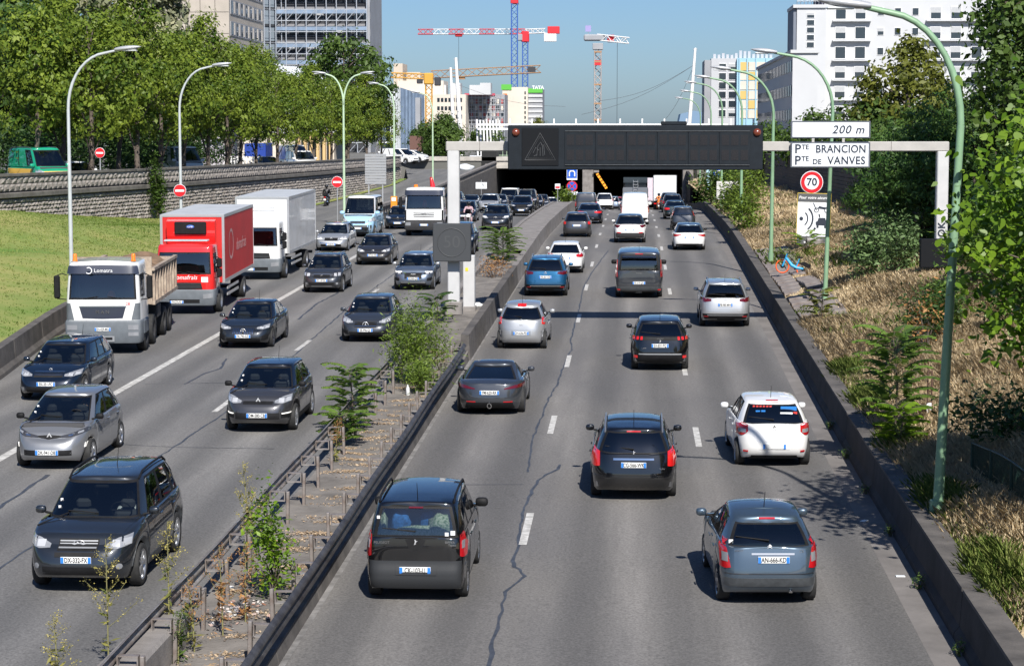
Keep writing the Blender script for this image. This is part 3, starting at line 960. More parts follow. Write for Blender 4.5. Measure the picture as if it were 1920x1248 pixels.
def car(name, label, cat, loc, heading, sp, group):
    """sp: the proportions and the dress of one vehicle. Local axes: +y forward, x right, z up, origin on the road"""
    L, W, H = sp['L'], sp['W'], sp['H']
    hw = W / 2
    lod = sp.get('lod', 0)
    pm = sp['paint']
    wb, fo, rw = sp['wb'], sp['fo'], sp.get('rw', .32)
    y = loc[1]
    root = thing(name, label, cat, (loc[0], y, B(y)), (0, 0, 0), group)
    pt = pitch(y)
    root.rotation_euler = (pt if heading > 0 else -pt, 0, (0 if heading > 0 else math.pi) + R(sp.get('turn', 0)))
    yw = (L / 2 - fo, L / 2 - fo - wb)
    arch = rw * 1.13
    deck = [(L / 2 - q, z) for q, z in sp['deck']][::-1]
    def ztop(yy): return sramp(yy, deck)
    zlow = sp.get('zlow', .2)
    fprof = sp.get('fprof', [(0, -.14), (.12, -.03), (.3, 0), (.55, -.02), (.8, -.07), (.93, -.14), (1, -.24)])
    rprof = sp.get('rprof', [(0, .14), (.12, .03), (.35, 0), (.55, .02), (.8, .06), (1, .1)])
    wprof = sp.get('wprof', [(0, .925), (.06, .955), (.25, .985), (.5, 1.), (.72, .99), (.88, .965), (1, .93)])
    nf, nr = sp.get('nf', 5.), sp.get('nr', 6.5)
    # ---- lower body
    sides = set()
    for c in yw:
        for a in (0, 18, 36, 54, 70, 82, 90):
            for sg in (-1, 1): sides.add(round(c + sg * arch * math.sin(R(a)), 4))
        sides.add(round(c + arch + .006, 4)); sides.add(round(c - arch - .006, 4))
    nmid = 5
    for i in range(1, nmid): sides.add(round(yw[0] - arch - (wb - 2 * arch) * i / nmid, 4))
    sides = sorted(sides, reverse=True)
    sfr = [0, .15, .3, .45, .6, .72, .82, .89, .935]
    ufmin = (1 - .935 ** nf) ** (1 / nf); urmin = (1 - .935 ** nr) ** (1 / nr)
    us = [2 * yy / L for yy in sides if -urmin + .01 < 2 * yy / L < ufmin - .01]
    lo_out = outline_half(nf, nr, sfr, us, sfr)
    vs_ = [0, .06, .18, .34, .5, .64, .78, .88, .95, 1.0]
    def zb(yy, u):
        for c in yw:
            if abs(yy - c) < arch + .001:
                return max(zlow, rw + math.sqrt(max(0, arch ** 2 - (yy - c) ** 2)))
        e = max(0, abs(u) - .8) / .2
        return zlow + .05 * e * e
    def yof(u, v):
        yy = u * L / 2
        if u > .7: yy += ramp(v, fprof) * ((u - .7) / .3) ** 1.5
        if u < -.7: yy += ramp(v, rprof) * ((-u - .7) / .3) ** 1.5
        return yy
    P = []
    for v in vs_:
        P.append([(hw * ramp(v, wprof) * s, yof(u, v), zb(u * L / 2, u) + v * (ztop(u * L / 2) - zb(u * L / 2, u))) for u, s in lo_out])
    wt = ramp(1, wprof)
    cr = sp.get('crown', .03)
    for t in (.93, .8, .55, .28, 0):
        P.append([(hw * wt * s * t, yof(u, 1), ztop(u * L / 2) + cr * s * (1 - t * t)) for u, s in lo_out])
    nside = len(vs_)
    qc, qh, qr, qt = sp['cab']                      # distances behind the front bumper: windscreen foot, roof front, roof rear, backlight foot
    yc, yh, yr, yt = (L / 2 - q for q in (qc, qh, qr, qt))
    def klow(r, j, side):
        if r >= nside - 1:
            ym = (lo_out[j][0] + lo_out[j + 1][0]) * L / 4
            if yt + .12 < ym < yc - .12 and r >= nside: return None
        return 'body'
    body = ring_faces(P, klow)['body']
    # ---- cabin
    c0, c1 = sp.get('cw', (.925, .71))
    cf, crn = sp.get('cn', (5.5, 7.))
    wins = sp.get('wins', [(.70, .13), (.07, -.42), (-.48, -.66)])
    fs_ = [0, .2, .4, .6, .78, .87, .905, .935]
    us2 = []
    for a, b in wins: us2 += [a, a - .025, (a * 2 + b) / 3, (a + 2 * b) / 3, b + .025, b]
    out2 = outline_half(cf, crn, fs_, us2, [0, .2, .4, .6, .8, .87, .91, .945])
    vr = [0, .05, .1, .3, .5, .7, .87, .93, 1.0]
    edge = sp.get('edge', .07)
    def zroof(u): return H - edge - sp.get('drop', .05) * max(0, -u) ** 2 * 1.0 - sp.get('dropf', .03) * max(0, u) ** 2
    bulge = sp.get('bulge', .12)
    C = []
    for v in vr:
        row = []
        for u, s in out2:
            f0, r0 = yc + (yh - yc) * v, yt + (yr - yt) * v
            f0 += bulge * v * (1 - v) * 1.2
            r0 -= sp.get('rbulge', .1) * v * (1 - v) * 1.2
            yy = (f0 + r0) / 2 + u * (f0 - r0) / 2
            z0 = ztop(max(yt, min(yc, yy))) - .015
            wv = c0 + (c1 - c0) * (v * .75 + .25 * v * v)
            row.append((hw * wv * s, yy, z0 + v * (zroof(u) - z0)))
        C.append(row)
    for t, dz in ((.965, .025), (.88, .048), (.6, .062), (.3, .069), (0, .07)):
        C.append([(p[0] * t, p[1] + (0 if abs(u) < .6 else -math.copysign((1 - t) * .05 * s, u)), p[2] + dz * edge / .07 * min(1, s * 1.6)) for p, (u, s) in zip(C[len(vr) - 1], out2)])
    nfr, nwin = len(fs_), len(wins)
    def kcab(r, j, side):
        if r >= len(vr) - 1: return 'roof'
        if r == 0: return 'roof'
        gv = 2 <= r <= 6
        if j < nfr - 1:                                           # windscreen side of the outline
            if j <= nfr - 4: return 'windscreen' if gv else 'seal'
            if j == nfr - 3: return 'seal'
            return 'roof'
        if j == nfr - 1: return 'roof'
        k = j - nfr
        if k < nwin * 6:
            w, q = divmod(k, 6)
            if q == 5: return 'seal' if sp.get('blackpil', True) and w < nwin - 1 else 'roof'
            if sp.get('panel', False) and w >= sp['panel']: return 'roof'
            if gv and 1 <= q <= 3: return 'side_window%d_%d' % (w, side)
            return 'seal'
        k -= nwin * 6
        if k <= 1: return 'roof'
        if sp.get('rearpanel'): return 'roof'
        if k == 2: return 'seal'
        return 'rear_window' if gv else ('seal' if r > 0 else 'roof')
    cab = ring_faces(C, kcab)
    allmb = MB(); allmb.add(body.v, body.f)
    for b in cab.values(): allmb.add(b.v, b.f)
    bvh = BVHTree.FromPolygons([Vector(p) for p in allmb.v], allmb.f)
    ob = body.build('body', pm, root, merge=True)
    rp = sp.get('roofpaint', pm)
    parts = {'body': ob}
    for k, b in cab.items():
        nm = 'side_window' if k.startswith('side') else k
        mm = rp if k == 'roof' else BLACK if k == 'seal' else (GLASSD if (sp.get('privacy') and (k == 'rear_window' or (k.startswith('side') and k[11] != '0'))) else GLASS)
        o = b.build('window_seal' if k == 'seal' else nm, mm, root, merge=True)
        if k == 'seal': stuff(o)
        parts[k] = o
    # ---- dark insides
    zbelt = ztop((yc + yt) / 2)
    ib = MB()
    ib.box((0, (yc + yt) / 2, .36), (W * .86, yc - yt - .1, .1))
    ib.box((0, 0, zlow + .08), (W * .62, L * .84, .14))
    ib.box((0, yc - .1, zbelt - .12), (W * .84, .62, .18), 0, .06)
    for yy in yw: ib.box((0, yy, rw + .1), (W * .66, arch * 1.9, arch * 1.3))
    ib.build('floor_pan', DARKIN, root)
    if lod < 2:
        sm = sp.get('seatm', SEATM)
        sh = MB().box((0, 0, .28), (.5, .16, .62), 0, .06).mesh('seat', sm)
        hr = MB().box((0, 0, 0), (.26, .1, .18), 0, .045).mesh('headrest', sm)
        for sx in (-1, 1):
            s_ = put('seat', sh, root, (sx * hw * .42, yc - 1.15, min(.5, H * .62 - .42)), (R(-12), 0, 0))
            put('headrest', hr, s_, (0, 0, .7))
        rb = MB().box((0, 0, .26), (W * .72, .16, .56), 0, .06).mesh('rear_seat', sm)
        if yt < yc - 2.0 and H > 1.35:
            s_ = put('rear_seat', rb, root, (0, max(yt + .35, yc - 2.05), .5), (R(-14), 0, 0))
            for sx in (-1, 0, 1): put('headrest', hr, s_, (sx * hw * .52, 0, .62))
        if lod == 0:
            m = MB()
            m.tube([(.18 * math.cos(2 * math.pi * k / 16), 0, .18 * math.sin(2 * math.pi * k / 16)) for k in range(17)], .014, 6)
            m.tube([(-.17, 0, 0), (.17, 0, 0)], .016, 6)
            m.build('steering_wheel', BLACK, root, (-hw * .42, yc - .52, zbelt + .04), (R(-25), 0, 0))
    # ---- wheels
    for sx in (-1, 1):
        for k, yy in enumerate(yw):
            add_wheel(root, sx * (hw * .985 - .11), yy, rw, .21, sp.get('rim', ALLOY), sp.get('rimstyle', 'alloy'))
    # ---- panels projected on to the shell
    def pp(nm, d, lo, up, m, off=.006, parent=root, both=False, thick=.012, nu=0, nv=0):
        """x in front or rear views is a share of the half width"""
        res = []
        for sg in ((1, -1) if both else (1,)):
            if d in 'FR': f = lambda pl: [(a * hw * sg, b) for a, b in pl]; dd = d
            elif d == 'S': f = lambda pl: [(L / 2 - a, b) for a, b in pl]; dd = 'S' if sg > 0 else 'L'
            else: f = lambda pl: [(a * hw, L / 2 - b) for a, b in pl]; dd = 'T'
            o = patch_mb(bvh, dd, f(lo), f(up), off, nu, nv, thick).build(nm, m, parent)
            res.append(o)
        return res
    zs = zlow + .1
    # doors
    if lod < 2:
        for (qa, qb) in sp.get('doors', []):
            zt_ = lambda q: ztop(L / 2 - q) - .025
            mid = (qa + qb) / 2
            aq = yw[1]
            lo = [(qa, zs), (mid, zs), (qb, zs)]
            rear_arch = L / 2 - yw[1] - arch - .03
            if qb > rear_arch:
                lo = [(qa, zs), (rear_arch - .02, zs), (rear_arch + .12, rw + arch * .75), (qb, rw + arch + .04)]
            up = [(qa, zt_(qa)), (mid, zt_(mid)), (qb, zt_(qb))]
            for o in pp('door', 'S', lo, up, pm, .005, both=True):
                sg = 1 if o.data.vertices[0].co.x > 0 else -1
                hx = hit(bvh, 'S' if sg > 0 else 'L', L / 2 - qb + .16, zbelt - .12)[0].x
                MB().box((hx + sg * .03, L / 2 - qb + .16, zbelt - .12), (.03, .2, .03), 0, .012).build('door_handle', sp.get('handlem', pm), o)
        if sp.get('bonnet', True):
            pp('bonnet', 'T', [(-.74, .44), (0, .36), (.74, .44)], [(-.84, qc - .06), (0, qc - .16), (.84, qc - .06)], pm, .005, nu=12, nv=10)
    if sp.get('sillm') is not None:
        pp('sill_trim', 'S', [(L / 2 - yw[0] + arch + .02, zlow + .01), (L / 2 - yw[1] - arch - .02, zlow + .01)], [(L / 2 - yw[0] + arch + .02, zlow + .16), (L / 2 - yw[1] - arch - .02, zlow + .16)], sp['sillm'], .012, both=True)
        for yy in yw:
            c = L / 2 - yy
            pp('arch_trim', 'S', circ(c, rw, arch + .005, 172, 8, 11), circ(c, rw, arch + .075, 172, 8, 11), sp['sillm'], .012, both=True, nv=2)
    # mirrors
    for sx in (-1, 1):
        mirror(root, sx * (hw + .055), yc - .42, ztop(yc - .42) + .085, sp.get('mirm', pm), sp.get('mirs', 1.))
    if sp.get('rails') is not None:
        for sx in (-1, 1):
            pts = []
            for i in range(9):
                yy = yh - .15 + (yr - yh + .25) * i / 8
                h, n = hit(bvh, 'T', sx * hw * c1 * .92, yy)
                pts.append((h.x, h.y, h.z + (.015 if i in (0, 8) else .055)))
            MB().tube(pts, .02, 6).build('roof_rail', sp['rails'], root)
    if sp.get('aerial', True) and lod < 2:
        ya = sp.get('aerial_y', yr + .25)
        h, n = hit(bvh, 'T', 0, ya)
        MB().tube([h, (0, h.y - .13, h.z + .28)], [.008, .004], 5).build('aerial', BLACK, root)
    if lod < 2:
        for x0 in (-.1, .45):
            a = hit(bvh, 'F', x0 * hw, zbelt + .07)[0]; b = hit(bvh, 'F', (x0 + .62) * hw * .9, zbelt + .1)[0]
            if sp.get('face') == 'F': MB().tube([a + Vector((0, .02, 0)), (a + b) / 2 + Vector((0, .04, .01)), b + Vector((0, .02, 0))], .011, 5).build('wiper', BLACK, root)
        if sp.get('face') == 'F':
            for k in range(2):
                h_ = hit(bvh, 'F', hw * .66, zbelt + .14 + .1 * k)[0]
                MB().box((h_.x, h_.y + .012, h_.z), (.045, .01, .05)).build('sticker', WHITE, root)
            MB().box((0, yh + .02, H - .2), (.24, .04, .07), 0, .02).build('rear_view_mirror', BLACK, root)
        if sp.get('wiper_r'):
            zz = ztop(yt) + .1
            a = hit(bvh, 'R', 0, zz)[0]; b = hit(bvh, 'R', -.36 * hw * 2 * .9, zz + .05)[0]
            MB().tube([a + Vector((0, -.03, 0)), b + Vector((0, -.025, 0))], [.016, .009], 5).build('rear_wiper', BLACK, root)
    # ---- dress
    for it in sp.get('dress', []):
        nm, d, lo, up, m = it[:5]
        kw = it[5] if len(it) > 5 else {}
        res = pp(nm, d, lo, up, m, **{k: v for k, v in kw.items() if k != 'sub'})
        for sb in kw.get('sub', []):                      # pieces set into the piece: (name, lower, upper, material)
            for o, sg in zip(res, (1, -1)):
                f = lambda pl: [(a * hw * sg, b) for a, b in pl]
                patch_mb(bvh, d, f(sb[1]), f(sb[2]), kw.get('off', .006) + .005).build(sb[0], sb[3], o)
    for bd in sp.get('badges', []): badge(root, bvh, *bd[:3], **(bd[3] if len(bd) > 3 else {}))
    if 'plate' in sp:
        d, z, txt = sp['plate'][:3]
        plate(root, bvh, d, z, txt, *(sp['plate'][3:]))
    for (txt, d, x0, z, size) in sp.get('texts', []):
        h, n = hit(bvh, d, x0 * hw, z)
        sg = 1 if d == 'F' else -1
        text(txt, size, CHROME, root, (x0 * hw, h.y + sg * .012, z), '+y' if d == 'F' else '-y', 'lettering')
    return root, bvh, pp
# ================================================================ vehicles: the cars
def rc(x0, x1, z0, z1): return [(x0, z0), ((x0 + x1) / 2, z0), (x1, z0)], [(x0, z1), ((x0 + x1) / 2, z1), (x1, z1)]
def S(base, **kw):
    d = dict(base); d.update(kw); return d
MINI = dict(L=3.95, W=1.71, H=1.49, wb=2.5, fo=.8, rw=.30, deck=[(0, .66), (.18, .75), (.95, .93), (1.7, .95), (3.2, .99), (3.95, .95)], cab=(.9, 1.75, 3.4, 3.83), doors=[(1.25, 2.3), (2.32, 3.15)])
COMPACT = dict(L=4.3, W=1.8, H=1.45, wb=2.63, fo=.86, rw=.315, deck=[(0, .66), (.18, .74), (1.1, .92), (1.9, .94), (3.5, .98), (4.3, .95)], cab=(1.05, 1.95, 3.65, 4.17), doors=[(1.4, 2.45), (2.47, 3.35)])
WAGON = dict(L=4.6, W=1.81, H=1.47, wb=2.68, fo=.9, rw=.315, deck=[(0, .66), (.18, .75), (1.15, .92), (2, .94), (4.0, .98), (4.6, .94)], cab=(1.1, 2.0, 4.2, 4.5), doors=[(1.45, 2.5), (2.52, 3.45)], wins=[(.72, .2), (.15, -.25), (-.31, -.66)])
SEDAN = dict(L=4.65, W=1.82, H=1.43, wb=2.72, fo=.88, rw=.32, deck=[(0, .66), (.18, .74), (1.15, .9), (2.2, .93), (3.7, .98), (4.2, .99), (4.65, .95)], cab=(1.1, 2.05, 3.45, 4.15), doors=[(1.45, 2.5), (2.52, 3.4)], wins=[(.66, .1), (.05, -.5)])
SUVB = dict(L=4.5, W=1.85, H=1.66, wb=2.67, fo=.92, rw=.35, zlow=.25, deck=[(0, .8), (.2, .92), (1.1, 1.06), (2, 1.08), (3.8, 1.12), (4.5, 1.07)], cab=(1.05, 1.85, 3.95, 4.36), doors=[(1.4, 2.45), (2.47, 3.4)], sillm=BLACK)
MPV = dict(L=4.3, W=1.8, H=1.64, wb=2.7, fo=.88, rw=.31, deck=[(0, .72), (.18, .84), (.9, 1.02), (1.7, 1.05), (3.5, 1.08), (4.3, 1.02)], cab=(.85, 1.85, 3.95, 4.2), doors=[(1.3, 2.4), (2.42, 3.4)])
VANB = dict(L=5.0, W=2.0, H=1.98, wb=2.95, fo=.98, rw=.335, zlow=.25, deck=[(0, .85), (.2, 1.0), (.95, 1.16), (1.7, 1.19), (4.5, 1.2), (5.0, 1.15)], cab=(.85, 1.75, 4.85, 4.95), cw=(.965, .87), doors=[(1.2, 2.2)], wins=[(.76, .36), (.3, -.2), (-.26, -.74)], panel=1, mirs=1.45, edge=.1, cn=(7, 12), nr=12., rprof=[(0, .1), (.1, .02), (.3, 0), (.6, .0), (1, .02)])
BIGVAN = dict(L=5.6, W=2.07, H=2.5, wb=3.6, fo=.9, rw=.345, zlow=.26, deck=[(0, .95), (.2, 1.12), (.85, 1.36), (1.6, 1.38), (5.1, 1.38), (5.6, 1.36)], cab=(.8, 1.65, 5.45, 5.55), cw=(.97, .86), doors=[(1.1, 2.1)], wins=[(.8, .46), (.4, -.1), (-.16, -.78)], mirs=1.6, edge=.14, cn=(7, 14), nr=14., rprof=[(0, .1), (.1, .02), (.3, 0), (.6, .0), (1, .02)], rw_=.34, aerial=False)
def nose(zh=(.72, .86), gx=.46, gz=(.62, .72), iz=(.3, .46), hx=(.52, .9), gm=BLACK, bars=0, fog=.42, drl=None, rise=.05, hm=None):
    """the usual front: two headlamps, a grille, a lower intake"""
    d = []
    l0 = [(hx[0], zh[0] + .01), ((hx[0] + hx[1]) / 2, zh[0]), (hx[1], zh[0] + rise)]
    u0 = [(hx[0], zh[0] + .06), ((hx[0] + hx[1]) / 2, zh[1]), (hx[1], zh[1] + rise)]
    c = (hx[0] + hx[1]) / 2
    sub = [('reflector', *rc(c - .1, c + .04, zh[0] + .025, zh[1] - .035), REFL), ('reflector', *rc(c + .09, c + .19, zh[0] + .04, zh[1] - .015), REFL)]
    d.append(('headlight', 'F', l0, u0, hm or LENS, dict(both=True, off=.008, sub=sub)))
    d.append(('grille', 'F', *rc(-gx, gx, *gz), gm, dict(off=.006)))
    for k in range(bars):
        z = gz[0] + (gz[1] - gz[0]) * (k + .5) / bars
        d.append(('grille_bar', 'F', *rc(-gx * .97, gx * .97, z - .008, z + .008), CHROME, dict(off=.02)))
    d.append(('lower_intake', 'F', *rc(-.62, .62, *iz), BLACK, dict(off=.006)))
    if fog: d.append(('fog_lamp', 'F', *rc(.7, .8, fog - .045, fog + .045), LENS, dict(both=True, off=.012)))
    if drl: d.append(('running_light', 'F', *rc(drl[0], drl[1], drl[2] - .012, drl[2] + .012), DRL, dict(both=True, off=.016)))
    return d
def tail(tx=(.78, 1.0), tz=(.75, 1.0), m=TRED, bump=(.27, .46), gate=(.52, .93), gx=.74, bm=BLACK, white=None, pm=None, lamp_in=None, high=None):
    d = []
    l0 = [(tx[0], tz[0] + .03), ((tx[0] + tx[1]) / 2, tz[0]), (tx[1] * .985, tz[0] + .02)]
    u0 = [(tx[0], tz[1] - .03), ((tx[0] + tx[1]) / 2, tz[1]), (tx[1] * .985, tz[1])]
    if lamp_in: l0, u0 = lamp_in
    sub = []
    if white: sub.append(('reversing_lamp', *rc(tx[0] + .03, tx[1] - .06, white[0], white[1]), LENS))
    d.append(('tail_light', 'R', l0, u0, m, dict(both=True, off=.012, sub=sub)))
    if bump: d.append(('bumper_trim', 'R', *rc(-.88, .88, *bump), bm, dict(off=.008)))
    if gate and pm: d.append(('tailgate', 'R', [(-gx, gate[0] + .02), (0, gate[0]), (gx, gate[0] + .02)], [(-gx, gate[1]), (0, gate[1]), (gx, gate[1])], pm, dict(off=.005)))
    if high: d.append(('brake_light', 'R', *rc(-.16, .16, high, high + .03), TRED, dict(off=.012)))
    return d
GL = 'vehicles on the left carriageway facing the footbridge'
GR = 'vehicles on the right carriageway driving away'
def left(name, label, cat, X, Y, sp): return car(name, label, cat, (X, Y + sp['L'] / 2), -1, S(sp, face='F'), GL)
def right(name, label, cat, X, Y, sp): return car(name, label, cat, (X, Y + sp['L'] / 2), 1, S(sp, face='R'), GR)

GRAPH = paint('graphite', (.032, .038, .047), .5, .3)
GREYM = paint('grey_metal', (.085, .085, .092), .6, .3)
SILV = paint('silver', (.42, .43, .44), .55, .3)
SILVD = paint('silver_grey', (.27, .275, .285), .6, .3)
WHT = paint('white', (.74, .74, .73), 0, .35)
BLK = paint('black', (.005, .005, .006), 0, .25)
NAVY = paint('navy', (.01, .02, .042), .4, .3)
BLUE = paint('blue', (.012, .1, .22), .5, .3)
SLATE = paint('slate_blue', (.062, .092, .125), .55, .3)
BRWN = paint('brown_grey', (.06, .055, .052), .55, .3)
GUNM = paint('gunmetal', (.07, .077, .09), .65, .3)
LBLUE = paint('steel_blue', (.13, .16, .21), .6, .3)
DGREEN = paint('dark_green', (.012, .03, .03), .4, .3)
REDP = paint('red', (.3, .01, .012), .3, .3)
SKYB = paint('sky_blue', (.34, .56, .76), 0, .35)
PLAST = mat('grey_plastic', (.05, .055, .06), .5, var=.2, scale=8)
SKID = mat('skid_plate', (.33, .34, .35), .4, .4)

# ---------------------------------------------------------------- coming towards us
left('suv', 'dark grey off-roader with roof rails nearest the left guardrail', 'car', -9.28, 33.98,
     S(SUVB, L=4.68, W=1.89, H=1.74, wb=2.7, fo=.93, rw=.365, paint=GRAPH, rails=BLACK, sillm=PLAST, aerial_y=-.6, mirm=GRAPH,
       deck=[(0, .84), (.22, .98), (1.15, 1.1), (2, 1.11), (4, 1.14), (4.68, 1.08)], cab=(1.08, 1.85, 4.15, 4.52), plate=('F', .62, 'DX-332-FX'),
       dress=nose((.79, .95), .36, (.76, .93), (.36, .5), (.5, .9), fog=None, rise=.04) + [('grille_bar', 'F', *rc(-.34, .34, z - .01, z + .01), SKID, dict(off=.018)) for z in (.8, .85, .895)]
       + [('fog_lamp', 'F', circ(.74, .5, .05, 180, 360, 9), circ(.74, .5, .05, 180, 0, 9), LENS, dict(both=True, off=.012)), ('bumper_insert', 'F', *rc(-.4, .4, .66, .735), BLACK, dict(off=.006))],
       badges=[('F', .865, 'oval', dict(s=.065))]))
left('electric_hatchback', 'light grey rounded hatchback with slim dark headlamps below the dark estate', 'car', -13.06, 45.58,
     S(MINI, L=4.08, W=1.73, H=1.56, wb=2.59, fo=.84, rw=.32, paint=SILVD, deck=[(0, .72), (.2, .82), (.85, 1.0), (1.6, 1.02), (3.3, 1.05), (4.08, .98)], cab=(.75, 1.8, 3.55, 3.95), doors=[(1.25, 2.35), (2.37, 3.2)], nf=3.8, mirm=BLACK, plate=('F', .43, 'DK-941-DB'),
       dress=[('headlight', 'F', [(.3, .73), (.6, .75), (.94, .85)], [(.3, .775), (.6, .83), (.95, .95)], LAMPH, dict(both=True, off=.008, sub=[('reflector', [(.5, .765), (.62, .775)], [(.5, .79), (.62, .815)], CHROME), ('reflector', [(.72, .81), (.84, .84)], [(.72, .845), (.84, .88)], LENS)])),
              ('grille', 'F', [(-.3, .735), (0, .7), (.3, .735)], [(-.3, .775), (0, .79), (.3, .775)], BLACK, dict(off=.007)),
              ('lower_intake', 'F', *rc(-.62, .62, .36, .48), BLACK), ('running_light', 'F', [(.86, .5), (.9, .52)], [(.88, .6), (.92, .61)], DRL, dict(both=True, off=.012))],
       badges=[('F', .745, 'diamond', dict(s=.1))]))
left('estate_car', 'dark navy estate car nearest the concrete barrier, in front of the tipper lorry', 'car', -16.08, 56.18,
     S(WAGON, L=4.66, W=1.81, H=1.48, paint=NAVY, plate=('F', .5, 'EK-351-FC'), dress=nose((.68, .8), .44, (.66, .79), (.27, .42), (.5, .94), bars=0, fog=.36) + [('grille_frame', 'F', *rc(-.46, .46, .79, .805), CHROME, dict(off=.012)), ('grille_bar', 'F', *rc(-.43, .43, .72, .73), CHROME, dict(off=.016))], badges=[('F', .83, 'ring', dict(s=.045))]))
left('crossover', 'grey crossover with black roof and diamond badge beside the median', 'car', -9.3, 51.02,
     S(SUVB, L=4.12, W=1.78, H=1.57, wb=2.6, fo=.86, rw=.335, zlow=.22, paint=GREYM, roofpaint=BLK, sillm=BLACK, deck=[(0, .78), (.2, .88), (.95, 1.02), (1.7, 1.03), (3.4, 1.07), (4.12, 1.0)], cab=(.85, 1.75, 3.6, 4.0), doors=[(1.25, 2.3), (2.32, 3.15)], plate=('F', .47, 'DM-580-CB'), mirm=BLACK, nf=4.2,
       dress=nose((.75, .9), .42, (.735, .8), (.37, .53), (.47, .9), fog=None, rise=.05) + [('running_light', 'F', *rc(.68, .9, .5, .525), DRL, dict(both=True, off=.016)), ('fog_surround', 'F', *rc(.66, .92, .4, .49), BLACK, dict(both=True, off=.008))], badges=[('F', .78, 'diamond', dict(s=.11))]))
left('saloon_car', 'dark grey sports saloon with upright grille bars and black sunroof', 'car', -12.93, 68.51,
     S(SEDAN, L=4.55, W=1.83, H=1.44, paint=GRAPH, roofpaint=BLK, rim=ALLOYD, plate=('F', .44, 'FX-790-GZ'),
       dress=nose((.65, .76), .4, (.5, .69), (.25, .38), (.48, .9), fog=None) + [('grille_slat', 'F', *rc(x - .015, x + .015, .51, .68), CHROME, dict(off=.016)) for x in [(-.36 + .06 * k) for k in range(13) if abs(-.36 + .06 * k) > .05]]
       + [('side_intake', 'F', [(.66, .29), (.92, .33)], [(.7, .46), (.94, .5)], BLACK, dict(both=True, off=.008))], badges=[('F', .6, 'star', dict(s=.085))]))
left('hatchback', 'dark grey hatchback with star badge beside the tall green bush', 'car', -9.09, 70.53,
     S(COMPACT, paint=GUNM, plate=('F', .44, 'EE-996-QJ'), rim=ALLOYD, dress=nose((.66, .8), .42, (.53, .7), (.25, .38), (.5, .9), bars=2, fog=None, rise=.07) + [('side_intake', 'F', [(.64, .29), (.92, .34)], [(.68, .42), (.94, .46)], BLACK, dict(both=True, off=.008))], badges=[('F', .615, 'star', dict(s=.095))]))
left('crossover', 'dark grey crossover with roof rails right of the white box lorry', 'car', -13.29, 88.58,
     S(SUVB, L=4.16, W=1.74, H=1.58, wb=2.54, fo=.85, rw=.33, zlow=.22, paint=GUNM, rails=ALLOY, deck=[(0, .74), (.2, .86), (.95, 1.0), (1.7, 1.02), (3.4, 1.06), (4.16, 1.0)], cab=(.88, 1.75, 3.65, 4.05), doors=[(1.3, 2.3), (2.32, 3.15)], plate=('F', .55, 'EY-147-DL'),
       dress=nose((.7, .88), .4, (.66, .8), (.36, .48), (.5, .9), bars=0, fog=.42, rise=.05, hm=LAMPH) + [('skid', 'F', *rc(-.5, .5, .26, .31), SKID, dict(off=.014)), ('grille_frame', 'F', *rc(-.42, .42, .79, .805), CHROME, dict(off=.012))], badges=[('F', .74, 'beast', dict(s=.06))]))
left('crossover', 'pale blue-grey crossover with big dark grille beside the dot-matrix speed panel', 'car', -9.5, 90.01,
     S(SUVB, L=4.2, W=1.79, H=1.53, wb=2.6, fo=.84, rw=.34, zlow=.22, paint=LBLUE, sillm=PLAST, deck=[(0, .78), (.2, .88), (1.0, .99), (1.8, 1.01), (3.5, 1.04), (4.2, 1.0)], cab=(.95, 1.8, 3.7, 4.08), doors=[(1.35, 2.35), (2.37, 3.2)], plate=('F', .53, 'GC-860-QX'), mirm=SILV,
       dress=nose((.7, .83), .42, (.52, .76), (.27, .38), (.52, .9), fog=None, hm=LAMPH, drl=(.56, .9, .81)) + [('skid', 'F', *rc(-.6, .6, .33, .38), SKID, dict(off=.014)), ('side_intake', 'F', [(.66, .42), (.9, .44)], [(.68, .55), (.9, .57)], BLACK, dict(both=True, off=.008))], badges=[('F', .69, 'rings', dict(s=.075))]))
left('hatchback', 'brown-grey hatchback with lit lamps between silver estate and crossover', 'car', -12.95, 103.53,
     S(COMPACT, paint=BRWN, plate=('F', .52, 'CT-531-PZ'), lod=1, dress=nose((.66, .79), .45, (.68, .76), (.27, .4), (.48, .9), fog=.33, drl=(.56, .68, .72)) + [('grille_bar', 'F', *rc(-.44, .44, .685, .697), CHROME, dict(off=.014))], badges=[('F', .72, 'ring', dict(s=.055))]))
left('estate_car', 'silver estate car with diamond badge in front of the blue minibus', 'car', -16.4, 112.85,
     S(WAGON, L=4.63, W=1.81, H=1.46, paint=SILV, plate=('F', .4, 'FJ-028-TB'), lod=1, dress=nose((.68, .82), .4, (.6, .74), (.28, .42), (.46, .9), fog=None, drl=(.55, .9, .69)) + [('skid', 'F', *rc(-.66, .66, .46, .49), CHROME, dict(off=.012))], badges=[('F', .7, 'diamond', dict(s=.1))]))
left('minibus', 'white-roofed minibus with sky blue bonnet behind the silver estate', 'van', -16.7, 126.22,
     S(BIGVAN, paint=SKYB, roofpaint=WHT, privacy=True, plate=('F', .55, ''), lod=1, texts=[('TPMR', 'F', 0, 1.3, .1)], dress=nose((.92, 1.14), .45, (.82, .98), (.4, .62), (.6, .96), fog=.5, gm=PLAST, rise=.16, bars=3) + [('bumper', 'F', *rc(-.9, .9, .32, .74), PLAST, dict(off=.004))], badges=[('F', 1.03, 'diamond', dict(s=.12))]))
left('hatchback', 'dark blue hatchback half hidden behind the white flat-fronted lorry', 'car', -15.5, 137.2,
     S(COMPACT, H=1.5, paint=NAVY, plate=('F', .42, ''), lod=1, dress=nose((.7, .84), .4, (.66, .76), (.28, .44), (.5, .9), fog=None), badges=[('F', .74, 'diamond', dict(s=.09))]))
